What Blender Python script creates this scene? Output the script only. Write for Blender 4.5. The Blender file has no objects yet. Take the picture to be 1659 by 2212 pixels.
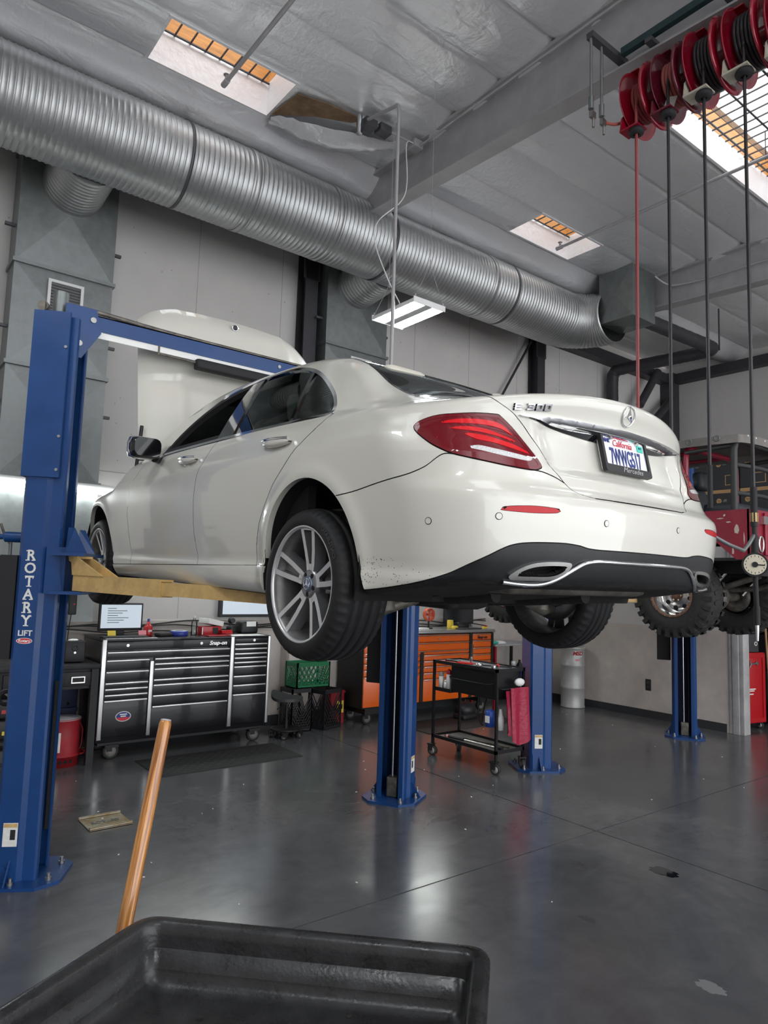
import bpy, bmesh, math, random
import numpy as np
from mathutils import Vector, Matrix, Quaternion
scene = bpy.context.scene
COL = scene.collection
rnd = random.Random(7)
PI = math.pi
# ---------------------------------------------------------------- camera
CAM_LOC = (-2.6116, -5.0322, 1.9217)
YAW, PITCH, ROLL = 37.862, 5.734, 1.812
def cam_axes():
    y, p, r = (math.radians(a) for a in (YAW, PITCH, ROLL))
    F = Vector((math.sin(y)*math.cos(p), math.cos(y)*math.cos(p), math.sin(p)))
    R = Vector((math.cos(y), -math.sin(y), 0)); U = R.cross(F)
    return R*math.cos(r) + U*math.sin(r), -R*math.sin(r) + U*math.cos(r), F
cd = bpy.data.cameras.new('camera'); cam = bpy.data.objects.new('camera', cd); COL.objects.link(cam)
R_, U_, F_ = cam_axes()
m = Matrix.Identity(4)
for i in range(3):
    m[i][0], m[i][1], m[i][2], m[i][3] = R_[i], U_[i], -F_[i], CAM_LOC[i]
cam.matrix_world = m
cd.sensor_fit = 'HORIZONTAL'; cd.sensor_width = 36.0; cd.lens = 36.0*1507.02/1659.0
cd.clip_start = .02; cd.clip_end = 200
scene.camera = cam
# ---------------------------------------------------------------- world, exposure
wd = bpy.data.worlds.new('world'); scene.world = wd; wd.use_nodes = True
wn = wd.node_tree.nodes; wl = wd.node_tree.links; wn.clear()
wo = wn.new('ShaderNodeOutputWorld'); wb = wn.new('ShaderNodeBackground')
wb.inputs[0].default_value = (.95, .97, 1.0, 1); wb.inputs[1].default_value = 2.0
wl.new(wb.outputs[0], wo.inputs[0])
vs = scene.view_settings
vs.view_transform = 'Standard'; vs.look = 'None'; vs.gamma = 1; vs.use_curve_mapping = False
vs.exposure = 0.75
# ---------------------------------------------------------------- materials
MAT = {}
def M(name, col, rough=.5, metal=0., coat=0., spec=.5, var=0., vscale=8., bump=0., bscale=40., rvar=0., emis=None, estr=0., alpha=1., trans=0., ior=1.45, col2=None, stretch=None, sheen=0., coatr=.03):
    m = bpy.data.materials.new(name); m.use_nodes = True; MAT[name] = m
    nt = m.node_tree; b = nt.nodes['Principled BSDF']; L = nt.links
    c = (*col, 1)
    b.inputs['Base Color'].default_value = c; b.inputs['Roughness'].default_value = rough; b.inputs['Metallic'].default_value = metal
    b.inputs['Coat Weight'].default_value = coat; b.inputs['Coat Roughness'].default_value = coatr
    b.inputs['Specular IOR Level'].default_value = spec; b.inputs['IOR'].default_value = ior
    b.inputs['Transmission Weight'].default_value = trans; b.inputs['Alpha'].default_value = alpha
    if emis: b.inputs['Emission Color'].default_value = (*emis, 1); b.inputs['Emission Strength'].default_value = estr
    if var or bump or rvar or col2:
        tc = nt.nodes.new('ShaderNodeTexCoord'); mp = nt.nodes.new('ShaderNodeMapping'); L.new(tc.outputs['Object'], mp.inputs[0])
        if stretch: mp.inputs['Scale'].default_value = stretch
    if var or col2 or rvar:
        n = nt.nodes.new('ShaderNodeTexNoise'); n.inputs['Scale'].default_value = vscale; n.inputs['Detail'].default_value = 6; n.inputs['Roughness'].default_value = .65
        L.new(mp.outputs[0], n.inputs['Vector'])
        if var or col2:
            cr = nt.nodes.new('ShaderNodeValToRGB'); e = cr.color_ramp.elements
            e[0].position = .3; e[1].position = .7
            a = col; d = col2 if col2 else tuple(min(1, x*(1+var)) for x in col)
            if not col2: a = tuple(x*(1-var) for x in col)
            e[0].color = (*a, 1); e[1].color = (*d, 1)
            L.new(n.outputs['Fac'], cr.inputs[0]); L.new(cr.outputs[0], b.inputs['Base Color'])
        if rvar:
            mr = nt.nodes.new('ShaderNodeMapRange'); mr.inputs[1].default_value = .3; mr.inputs[2].default_value = .7
            mr.inputs[3].default_value = max(0, rough-rvar); mr.inputs[4].default_value = min(1, rough+rvar)
            L.new(n.outputs['Fac'], mr.inputs[0]); L.new(mr.outputs[0], b.inputs['Roughness'])
    if bump:
        n2 = nt.nodes.new('ShaderNodeTexNoise'); n2.inputs['Scale'].default_value = bscale; n2.inputs['Detail'].default_value = 5
        L.new(mp.outputs[0], n2.inputs['Vector'])
        bp = nt.nodes.new('ShaderNodeBump'); bp.inputs['Strength'].default_value = bump; bp.inputs['Distance'].default_value = .02
        L.new(n2.outputs['Fac'], bp.inputs['Height']); L.new(bp.outputs[0], b.inputs['Normal'])
    return m
# ---------------------------------------------------------------- mesh helpers
class MB:
    """collects geometry of ONE part, then builds it as one mesh object"""
    def __init__(s): s.v = []; s.f = []; s.sm = []
    def add(s, v, f, smooth=False, mat=None):
        o = len(s.v)
        s.v += [tuple(mat @ Vector(p)) if mat is not None else tuple(p) for p in v]
        s.f += [tuple(i+o for i in q) for q in f]; s.sm += [smooth]*len(f)
        return s
    def box(s, c, d, rot=None, bev=0.):
        x, y, z = d[0]/2, d[1]/2, d[2]/2
        b = min(bev, x*.9, y*.9, z*.9)
        T = Matrix.Translation(Vector(c))
        if rot is not None: T = T @ (rot if isinstance(rot, Matrix) else Matrix.Rotation(rot, 4, 'Z'))
        if b <= 0:
            v = [(sx*x, sy*y, sz*z) for sz in (-1,1) for sy in (-1,1) for sx in (-1,1)]
            f = [(0,2,3,1),(4,5,7,6),(0,1,5,4),(2,6,7,3),(0,4,6,2),(1,3,7,5)]
        else:
            bm = bmesh.new(); bmesh.ops.create_cube(bm, size=1)
            for q in bm.verts: q.co = Vector((q.co.x*2*x, q.co.y*2*y, q.co.z*2*z))
            bmesh.ops.bevel(bm, geom=list(bm.edges), offset=b, segments=2, affect='EDGES', profile=.6)
            bm.verts.index_update(); v = [tuple(q.co) for q in bm.verts]; f = [tuple(q.index for q in p.verts) for p in bm.faces]; bm.free()
        return s.add(v, f, b > 0, T)
    def box2(s, a, b, bev=0.):
        return s.box([(a[i]+b[i])/2 for i in range(3)], [abs(b[i]-a[i]) for i in range(3)], None, bev)
    def cyl(s, p0, p1, r, n=16, r1=None, caps=True, smooth=True):
        p0, p1 = Vector(p0), Vector(p1); d = p1-p0
        q = d.to_track_quat('Z', 'Y'); r1 = r if r1 is None else r1
        v = []; 
        for p, rr in ((p0, r), (p1, r1)):
            for i in range(n):
                a = 2*PI*i/n; v.append(p + q @ Vector((rr*math.cos(a), rr*math.sin(a), 0)))
        s.add(v, [(i, (i+1) % n, n+(i+1) % n, n+i) for i in range(n)], smooth)
        if caps: s.add(v[:n], [tuple(reversed(range(n)))]); s.add(v[n:], [tuple(range(n))])
        return s
    def tube(s, pts, r, n=10, caps=True, closed=False):
        pts = [Vector(p) for p in pts]; N = len(pts); rr = r if isinstance(r, (list, tuple)) else [r]*N
        t = []
        for i in range(N):
            a = pts[(i-1) % N if closed else max(i-1, 0)]; b = pts[(i+1) % N if closed else min(i+1, N-1)]
            t.append((b-a).normalized())
        up = Vector((0,0,1)) if abs(t[0].z) < .9 else Vector((1,0,0))
        u = (up - t[0]*up.dot(t[0])).normalized(); v = []
        for i in range(N):
            if i:
                q = t[i-1].rotation_difference(t[i]); u = q @ u
                u = (u - t[i]*u.dot(t[i])).normalized()
            w = t[i].cross(u)
            for k in range(n):
                a = 2*PI*k/n; v.append(pts[i] + (u*math.cos(a) + w*math.sin(a))*rr[i])
        f = []
        for i in range(N if closed else N-1):
            j = (i+1) % N
            for k in range(n): f.append((i*n+k, i*n+(k+1) % n, j*n+(k+1) % n, j*n+k))
        s.add(v, f, True)
        if caps and not closed: s.add(v[:n], [tuple(reversed(range(n)))]); s.add(v[-n:], [tuple(range(n))])
        return s
    def lathe(s, prof, c=(0,0,0), axis='Z', n=32, smooth=True, closed=False, a0=0., a1=2*PI):
        full = abs(a1-a0-2*PI) < 1e-6; v = []; f = []; K = len(prof); S = n if full else n+1
        for i in range(S):
            a = a0 + (a1-a0)*i/n; ca, sa = math.cos(a), math.sin(a)
            for r, h in prof:
                p = (r*ca, r*sa, h) if axis == 'Z' else ((h, r*ca, r*sa) if axis == 'X' else (r*sa, h, r*ca))
                v.append((p[0]+c[0], p[1]+c[1], p[2]+c[2]))
        for i in range(n):
            j = (i+1) % S
            for k in range(K if closed else K-1):
                l = (k+1) % K; f.append((i*K+k, j*K+k, j*K+l, i*K+l))
        return s.add(v, f, smooth)
    def prism(s, poly, h0, h1, axis='Z', smooth=False):
        def P(a, b, h): return (a, b, h) if axis == 'Z' else ((h, a, b) if axis == 'X' else (a, h, b))
        n = len(poly); v = [P(a, b, h0) for a, b in poly] + [P(a, b, h1) for a, b in poly]
        s.add(v, [(i, (i+1) % n, n+(i+1) % n, n+i) for i in range(n)], smooth)
        s.add(v[:n], [tuple(reversed(range(n)))]); s.add(v[n:], [tuple(range(n))])
        return s
    def frame(s, outer, inner, h0, h1, axis='Z', smooth=False):
        """ring prism between two loops with the same number of points"""
        def P(a, b, h): return (a, b, h) if axis == 'Z' else ((h, a, b) if axis == 'X' else (a, h, b))
        n = len(outer); v = []
        for h in (h0, h1): v += [P(a, b, h) for a, b in outer] + [P(a, b, h) for a, b in inner]
        f = []
        for i in range(n):
            j = (i+1) % n
            f += [(i, j, n+j, n+i), (2*n+i, 3*n+i, 3*n+j, 2*n+j), (i, 2*n+i, 2*n+j, j), (n+i, n+j, 3*n+j, 3*n+i)]
        return s.add(v, f, smooth)
    def sphere(s, c, r, n=14, m=8, sc=(1,1,1)):
        v = [(c[0], c[1], c[2]+r*sc[2])]; f = []
        for i in range(1, m):
            a = PI*i/m
            for k in range(n):
                b = 2*PI*k/n; v.append((c[0]+r*sc[0]*math.sin(a)*math.cos(b), c[1]+r*sc[1]*math.sin(a)*math.sin(b), c[2]+r*sc[2]*math.cos(a)))
        v.append((c[0], c[1], c[2]-r*sc[2])); e = len(v)-1
        for k in range(n): f.append((0, 1+k, 1+(k+1) % n)); f.append((e, e-n+(k+1) % n, e-n+k))
        for i in range(m-2):
            for k in range(n): a = 1+i*n; f.append((a+k, a+n+k, a+n+(k+1) % n, a+(k+1) % n))
        return s.add(v, f, True)
    def build(s, name, mat, parent=None, fix=True):
        me = bpy.data.meshes.new(name); me.from_pydata([tuple(map(float, p)) for p in s.v], [], s.f)
        if fix:
            bm = bmesh.new(); bm.from_mesh(me); bmesh.ops.recalc_face_normals(bm, faces=bm.faces); bm.to_mesh(me); bm.free()
        me.polygons.foreach_set('use_smooth', s.sm)
        me.update()
        return link(name, me, mat, parent)
def link(name, me, mat, parent=None):
    if mat is not None:
        me.materials.clear(); me.materials.append(MAT[mat] if isinstance(mat, str) else mat)
    o = bpy.data.objects.new(name, me); COL.objects.link(o); o.parent = parent
    return o
def empty(name, loc=(0,0,0), rz=0.):
    o = bpy.data.objects.new(name, None); COL.objects.link(o); o.location = loc; o.rotation_euler = (0, 0, rz); o.empty_display_size = .1
    return o
def tag(o, label, cat, group=None):
    o['label'] = label; o['category'] = cat
    if group: o['group'] = group
    return o
def thing(name, label, cat, loc=(0,0,0), rz=0., group=None): return tag(empty(name, loc, rz), label, cat, group)
def struct(o): o['kind'] = 'structure'; return o
def copy_tree(o, parent=None):
    c = o.copy(); COL.objects.link(c); c.parent = parent
    for ch in [x for x in COL.objects if x.parent == o]: copy_tree(ch, c)
    return c
def text_mesh(body, size, extrude=.0015, align='CENTER', xscale=1., shear=0., bold=0.):
    cu = bpy.data.curves.new('lettering', 'FONT'); cu.body = body; cu.size = size; cu.extrude = extrude
    cu.align_x = align; cu.align_y = 'CENTER'; cu.shear = shear; cu.offset = bold; cu.resolution_u = 3
    ob = bpy.data.objects.new('lettering', cu); COL.objects.link(ob)
    bpy.context.view_layer.update()
    me = bpy.data.meshes.new_from_object(ob.evaluated_get(bpy.context.evaluated_depsgraph_get()))
    bpy.data.objects.remove(ob); bpy.data.curves.remove(cu)
    for v in me.vertices: v.co.x *= xscale
    return me
def place_text(name, me, mat, parent, origin, xdir, ydir):
    """lay a text mesh in the plane spanned by xdir / ydir (parent's local space)"""
    X = Vector(xdir).normalized(); Y = Vector(ydir); Y = (Y - X*Y.dot(X)).normalized(); Z = X.cross(Y)
    o = Vector(origin)
    me.transform(Matrix(((X.x, Y.x, Z.x, o.x), (X.y, Y.y, Z.y, o.y), (X.z, Y.z, Z.z, o.z), (0,0,0,1))))
    me.update()
    return link(name, me, mat, parent)
def rrect(cx, cy, w, h, r, n=4):
    p = []
    for sx, sy, a0 in ((1,1,0), (-1,1,PI/2), (-1,-1,PI), (1,-1,3*PI/2)):
        for i in range(n+1):
            a = a0 + PI/2*i/n; p.append((cx+sx*(w/2-r)+r*math.cos(a), cy+sy*(h/2-r)+r*math.sin(a)))
    return p
def bez(pts, n=8):
    """Catmull-Rom through pts"""
    P = [Vector(p) for p in pts]; out = []
    for i in range(len(P)-1):
        a = P[max(i-1,0)]; b = P[i]; c = P[i+1]; d = P[min(i+2,len(P)-1)]
        for k in range(n):
            t = k/n; out.append(.5*((2*b)+(c-a)*t+(2*a-5*b+4*c-d)*t*t+(3*b-a-3*c+d)*t**3))
    out.append(P[-1]); return out
CAR_H = .0125
# ---------------------------------------------------------------- the building
CAR_H = .0125
YB, ZC, XR = 3.3, 6.95, 11.9
M('joint', (.012,.012,.012), .9)
M('wall_white', (.60,.58,.56), .7, var=.05, vscale=1.2, bump=.02, bscale=30)
M('wall_low', (.55,.50,.46), .75, var=.16, vscale=2.2, bump=.03, bscale=60)
M('steel_dark', (.055,.055,.062), .5, .3, var=.15, vscale=5)
M('base_dark', (.03,.033,.037), .6)
M('galv', (.22,.235,.235), .45, .7, var=.14, vscale=9, rvar=.06)
M('duct_steel', (.42,.43,.43), .40, .8, var=.10, vscale=6)
M('paint_grey', (.42,.41,.42), .5, .3, var=.1, vscale=4)
M('foil_white', (.86,.85,.86), .5, .25, bump=.5, bscale=14)
M('wood_orange', (.62,.30,.09), .6, var=.25, vscale=5, stretch=(1,1,8))
M('bar_grey', (.10,.10,.11), .5, .5)
M('white_plastic', (.78,.78,.78), .4)
M('black_plastic', (.015,.015,.017), .45)
M('brown_board', (.20,.125,.07), .8, var=.35, vscale=6)
def foil():
    m = M('foil', (.82,.82,.84), .38, .55); nt = m.node_tree; b = nt.nodes['Principled BSDF']; L = nt.links
    tc = nt.nodes.new('ShaderNodeTexCoord'); h = None
    for sc, st in ((2.2, (1, 2.2, 1)), (9, (1.6, 1, 1)), (85, (.25, 1, 1))):
        mp = nt.nodes.new('ShaderNodeMapping'); mp.inputs['Scale'].default_value = st; L.new(tc.outputs['Object'], mp.inputs[0])
        n = nt.nodes.new('ShaderNodeTexNoise'); n.inputs['Scale'].default_value = sc; n.inputs['Detail'].default_value = 4; n.inputs['Distortion'].default_value = .6
        L.new(mp.outputs[0], n.inputs['Vector'])
        k = nt.nodes.new('ShaderNodeMath'); k.operation = 'MULTIPLY'; k.inputs[1].default_value = {2.2: .9, 9: .28, 85: .035}[sc]; L.new(n.outputs['Fac'], k.inputs[0])
        if h is None: h = k
        else:
            a = nt.nodes.new('ShaderNodeMath'); L.new(h.outputs[0], a.inputs[0]); L.new(k.outputs[0], a.inputs[1]); h = a
    bp = nt.nodes.new('ShaderNodeBump'); bp.inputs['Strength'].default_value = .38; bp.inputs['Distance'].default_value = .07
    L.new(h.outputs[0], bp.inputs['Height']); L.new(bp.outputs[0], b.inputs['Normal'])
foil()
def concrete():
    m = M('concrete', (.06,.06,.065), .3); nt = m.node_tree; b = nt.nodes['Principled BSDF']; L = nt.links
    tc = nt.nodes.new('ShaderNodeTexCoord')
    def noise(sc, det, st=(1,1,1), dist=0.):
        mp = nt.nodes.new('ShaderNodeMapping'); mp.inputs['Scale'].default_value = st; mp.inputs['Rotation'].default_value = (0, 0, .5); L.new(tc.outputs['Object'], mp.inputs[0])
        n = nt.nodes.new('ShaderNodeTexNoise'); n.inputs['Scale'].default_value = sc; n.inputs['Detail'].default_value = det; n.inputs['Distortion'].default_value = dist; n.inputs['Roughness'].default_value = .62
        L.new(mp.outputs[0], n.inputs['Vector']); return n
    def ramp(n, stops):
        r = nt.nodes.new('ShaderNodeValToRGB'); e = r.color_ramp.elements
        while len(e) < len(stops): e.new(.5)
        for q, (p, c) in zip(e, stops): q.position = p; q.color = (*c, 1)
        L.new(n.outputs['Fac'], r.inputs[0]); return r
    n1 = noise(.55, 8, dist=1.4); n2 = noise(2.6, 9, (1, 1.5, 1), 1.2); n3 = noise(120, 2)
    r1 = ramp(n1, [(.28, (.072,.074,.080)), (.55, (.108,.109,.114)), (.78, (.155,.152,.152))])
    r2 = ramp(n2, [(.3, (.80,.80,.81)), (.62, (1,1,1)), (.8, (1.14,1.13,1.12))])
    r3 = ramp(n3, [(.0, (1,1,1)), (.735, (1,1,1)), (.76, (2.6,2.6,2.6))])
    def mul(a, c):
        x = nt.nodes.new('ShaderNodeMix'); x.data_type = 'RGBA'; x.blend_type = 'MULTIPLY'; x.inputs[0].default_value = 1
        L.new(a, x.inputs[6]); L.new(c, x.inputs[7]); return x.outputs[2]
    L.new(mul(mul(r1.outputs[0], r2.outputs[0]), r3.outputs[0]), b.inputs['Base Color'])
    rr = nt.nodes.new('ShaderNodeMapRange'); rr.inputs[1].default_value = .25; rr.inputs[2].default_value = .75; rr.inputs[3].default_value = .15; rr.inputs[4].default_value = .26
    L.new(n2.outputs['Fac'], rr.inputs[0]); L.new(rr.outputs[0], b.inputs['Roughness'])
    b.inputs['Specular IOR Level'].default_value = .8
concrete()
# floor: sub-base with cast slabs between saw-cut joints
floor = struct(MB().box2((-8.2,-13,-.2), (12.2,3.5,-.012)).build('floor', 'joint'))
xs = [-8.2, -3.0, 2.34, 7.7, 12.2]; ys = [-13, -7.2, -1.55, 3.5]
for i in range(4):
    for j in range(3):
        MB().box2((xs[i]+.006, ys[j]+.006, -.1), (xs[i+1]-.006, ys[j+1]-.006, 0)).build('concrete_slab', 'concrete', floor)
# walls
wall = struct(MB().box2((-7.2,YB,0), (XR,YB+.2,ZC+.1)).build('wall_back', 'wall_white'))
MB().box2((-7.2,YB-.012,0), (XR,YB,1.38)).build('lower_cladding', 'wall_low', wall)
M('joint_grey', (.34,.335,.33), .7)
for x in np.arange(-6.6, 11.8, 1.22): MB().box2((x-.0025,YB-.003,1.4), (x+.0025,YB,6.5)).build('panel_joint', 'joint_grey', wall)
MB().box2((-7.2,YB-.006,3.1), (XR,YB,3.106)).build('panel_joint', 'joint_grey', wall)
mb = MB()
for _ in range(130):
    x, z = rnd.uniform(-1.5, 9), rnd.uniform(3.2, 6.4); mb.cyl((x, YB, z), (x, YB-.004, z), .009, 6)
fx = mb.build('panel_fixings', 'paint_grey', wall); fx['kind'] = 'stuff'
MB().box2((-7.2,YB-.22,6.52), (XR,YB,6.72)).build('eave_girt', 'steel_dark', wall)
struct(MB().box2((-7.2,YB-.03,0), (7.28,YB-.012,.13)).build('baseboard_back', 'base_dark'))
wr = struct(MB().box2((XR,-13,0), (XR+.2,YB+.2,ZC+.1)).build('wall_right', 'wall_white'))
MB().box2((XR-.22,-13,6.52), (XR,YB,6.72)).build('eave_girt', 'steel_dark', wr)
struct(MB().box2((-7.4,-13,0), (-7.2,YB+.2,ZC+.1)).build('wall_left', 'wall_white'))
wi = struct(MB().box2((7.3,-.24,0), (7.42,YB,2.75)).build('wall_inner', 'wall_white'))
MB().box2((7.288,-.24,0), (7.3,YB-.012,1.39)).build('lower_cladding', 'wall_low', wi)
struct(MB().box2((7.275,-.19,0), (7.288,YB-.012,.115)).build('baseboard_inner', 'base_dark'))
M('jamb_grey', (.42,.41,.41), .6, var=.2, vscale=6)
tr = MB()
for a, b in ((-.44,-.38), (-.38,-.29), (-.29,-.24)): tr.box2((7.25 if a == -.38 else 7.265, a, 0), (7.44, b, 2.75), .006)
struct(tr.build('trim_1', 'jamb_grey'))
# storage deck over the inner room
sd = struct(MB().box2((7.3,-3.2,2.75), (XR,YB,2.95)).build('ceiling_mezzanine', 'steel_dark'))
struct(MB().box2((9.9,-3.2,0), (10.0,YB,2.75)).build('wall_storeroom', 'base_dark'))
# columns and rafters
for i, x in enumerate((2.28, 7.22)):
    c = MB()
    c.box2((x-.10,YB-.24,1.38), (x+.10,YB-.225,6.75)).box2((x-.10,YB-.02,1.38), (x+.10,YB-.013,6.75)).box2((x-.008,YB-.23,1.38), (x+.008,YB-.013,6.75))
    c.box((x, YB-.23, 6.35), (.26, .02, .5))
    cc = struct(c.build('column_%d' % (i+1), 'steel_dark')); MB().box2((x-.105,YB-.245,0), (x+.105,YB-.012,1.38)).build('column_wrap', 'wall_low', cc)
c = MB(); c.box2((XR-.30,YB-.30,0), (XR-.02,YB-.02,6.75)); struct(c.build('column_3', 'steel_dark'))
bm_ = MB(); bm_.cyl((7.1,YB-.12,6.45), (6.15,YB-.12,5.0), .022, 8); bm_.box((7.12,YB-.12,6.48), (.12,.02,.22)); struct(bm_.build('brace_1', 'steel_dark'))
def rafter(x, name):
    zb = lambda y: 6.345 + .057*y
    b = MB()
    for ya, yb in ((-13, YB-.24),):
        for s0, s1, h0, h1 in ((-.10, .10, 0, .02), (-.006, .006, .02, None), (-.10, .10, None, 0)):
            za0 = zb(ya)+(h0 or 0); zb0 = zb(yb)+(h0 or 0)
            if h0 is None: za0 = zb0 = ZC-.06; za1 = zb1 = ZC-.02
            elif h1 is None: za1 = zb1 = ZC-.02
            else: za1 = zb(ya)+h1; zb1 = zb(yb)+h1
            v = [(x+s0,ya,za0),(x+s1,ya,za0),(x+s1,ya,za1),(x+s0,ya,za1),(x+s0,yb,zb0),(x+s1,yb,zb0),(x+s1,yb,zb1),(x+s0,yb,zb1)]
            b.add(v, [(0,1,2,3),(4,7,6,5),(0,4,5,1),(1,5,6,2),(2,6,7,3),(3,7,4,0)])
    return struct(b.build(name, 'paint_grey'))
for i, x in enumerate((2.26, 7.36, -2.9)): rafter(x, 'beam_%d' % (i+1))
# ceiling: quilted foil insulation between wooden sub-purlins, with the skylight wells left open
SKY = [(-.65,.65,.85,1.47), (4.5,5.82,.83,1.42), (4.0,6.5,-2.5,-1.25), (-1.3,1.2,-4.6,-3.35), (3.9,6.4,-6.2,-4.95), (-5.6,-3.1,-2.5,-1.25)]  # last two wells are added out of view to let in more daylight
def ceiling():
    gx = np.unique(np.round(np.concatenate([np.arange(-7.2, 12.01, .055)] + [np.array(s[:2]) for s in SKY]), 4))
    gy = np.unique(np.round(np.concatenate([np.arange(-13, -4.7, .11), np.arange(-4.7, 3.31, .03)] + [np.array(s[2:]) for s in SKY]), 4))
    X, Y = np.meshgrid(gx, gy, indexing='ij'); rs = np.random.RandomState(3)
    def vn(sx, sy, seed):
        r = np.random.RandomState(seed); n = 90; g = r.rand(n, n)
        u = (X*sx) % (n-1); v = (Y*sy + 40) % (n-1); i, j = u.astype(int), v.astype(int); a, b = u-i, v-j; a = a*a*(3-2*a); b = b*b*(3-2*b)
        return g[i,j]*(1-a)*(1-b)+g[i+1,j]*a*(1-b)+g[i,j+1]*(1-a)*b+g[i+1,j+1]*a*b - .5
    seam0, sp = .14, .665
    ph = ((Y - seam0) / sp) % 1.0; q = np.minimum(ph, 1-ph)*sp
    z = ZC - .020*np.sin(np.pi*ph)**.5
    z += .016*np.exp(-(q/.012)**2)                                    # stapled seams pull up into the purlin
    dx = np.min([np.abs(X - b) for b in (2.26, 7.36, -2.9)], axis=0)
    puck = np.exp(-dx/.35)
    z += (.005 + .022*puck)*vn(2.2, 6, 1) + .008*vn(1.1, 3., 2) + (.0015 + .004*puck)*vn(9, 13, 5)
    z -= .05*puck*np.sin(np.pi*ph)
    e = np.clip((Y - 1.5)/.72, 0, 1); z -= .16*np.sin(np.pi*e)**1 * (e > 0)
    z += .03*np.clip((Y-2.22)/.3, 0, 1)
    for x0, x1, y0, y1 in SKY:
        d = np.maximum.reduce([x0-X, X-x1, y0-Y, Y-y1]); z = np.where(np.abs(d) < .02, ZC-.01, z)
    cut = np.zeros((len(gx)-1, len(gy)-1), bool)
    cx, cy = (gx[1:]+gx[:-1])/2, (gy[1:]+gy[:-1])/2
    for x0, x1, y0, y1 in SKY: cut |= ((cx > x0) & (cx < x1))[:, None] & ((cy > y0) & (cy < y1))[None, :]
    V = np.stack([X, Y, z], -1).reshape(-1, 3); n = len(gy)
    I, J = np.nonzero(~cut); a = I*n+J
    T = np.concatenate([np.stack([a, a+1, a+n+1], 1), np.stack([a, a+n+1, a+n], 1)])
    V, T = compact(V, T)
    return struct(npmesh('ceiling', V, T, 'foil', None))
# ---------------------------------------------------------------- car body surface (implicit, metres, y=0 rear, z=0 road)
def tab(pts):
    """smooth monotone-ish table -> callable (cubic hermite resampled, then np.interp)"""
    p = np.array(pts, float); x, y = p[:, 0], p[:, 1]
    d = np.diff(y) / np.diff(x); m = np.zeros_like(y); h = np.diff(x)
    for i in range(1, len(x) - 1):
        if d[i-1] * d[i] > 0:
            w1 = 2*h[i] + h[i-1]; w2 = h[i] + 2*h[i-1]; m[i] = (w1+w2) / (w1/d[i-1] + w2/d[i])
    m[0], m[-1] = d[0], d[-1]
    xs = np.linspace(x[0], x[-1], 700); k = np.clip(np.searchsorted(x, xs) - 1, 0, len(x) - 2)
    t = (xs - x[k]) / h[k]
    ys = (y[k]*(1+2*t)*(1-t)**2 + m[k]*h[k]*t*(1-t)**2 + y[k+1]*t*t*(3-2*t) + m[k+1]*h[k]*t*t*(t-1))
    for _ in range(3): ys[1:-1] = .25*ys[:-2] + .5*ys[1:-1] + .25*ys[2:]
    return lambda q: np.interp(q, xs, ys)
W_Z = tab([(.12,.80),(.17,.845),(.21,.872),(.27,.893),(.31,.893),(.345,.885),(.40,.893),(.50,.908),(.62,.919),(.72,.923),(.79,.921),(.835,.914),
           (.87,.898),(.92,.878),(.96,.860),(1.0,.834),(1.1,.776),(1.2,.714),(1.3,.648),(1.38,.588),(1.44,.535),(1.52,.45)])
W_TAPER = tab([(-.1,.085),(.2,.045),(.5,.022),(.8,.008),(1.1,0),(1.6,.006),(2.2,.008),(3.4,.006),(3.8,.0),(4.1,0),(4.4,.022),(4.7,.07),(5,.16)])
G_TAPER = tab([(0,.16),(.6,.09),(.9,.055),(1.2,.024),(1.6,.004),(2,0),(2.8,0),(3.2,.015),(3.8,.06),(5,.1)])
T_Y = tab([(-.2,1.0),(.1,1.035),(.2,1.045),(.35,1.062),(.6,1.092),(.78,1.120),(.92,1.165),(1.1,1.262),(1.3,1.347),(1.5,1.397),(1.75,1.437),(2.05,1.461),(2.35,1.472),
           (2.65,1.466),(2.85,1.44),(3.05,1.388),(3.3,1.27),(3.55,1.12),(3.68,1.03),(3.75,.98),(3.95,.945),(4.3,.90),(4.6,.825),(4.8,.70),(5,.5)])
B_Y = tab([(-.1,.36),(.1,.315),(.31,.30),(.75,.24),(1.2,.2),(1.5,.195),(3.6,.195),(4.4,.2),(5,.24)])
R_Z = tab([(.1,.42),(.20,.27),(.27,.19),(.33,.145),(.40,.122),(.47,.112),(.53,.106),(.58,.105),(.615,.112),(.64,.135),(.66,.156),(.69,.172),(.74,.189),(.80,.205),(.86,.217),(.90,.218),(.95,.205),(1.0,.186),(1.04,.172),(1.1,.17)])
F_Z = tab([(.1,4.70),(.25,4.83),(.4,4.88),(.6,4.88),(.75,4.82),(.9,4.6)])
def smax(a, b, k):
    h = np.maximum(k - np.abs(a - b), 0) / k
    return np.maximum(a, b) + h*h*k*.25
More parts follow.
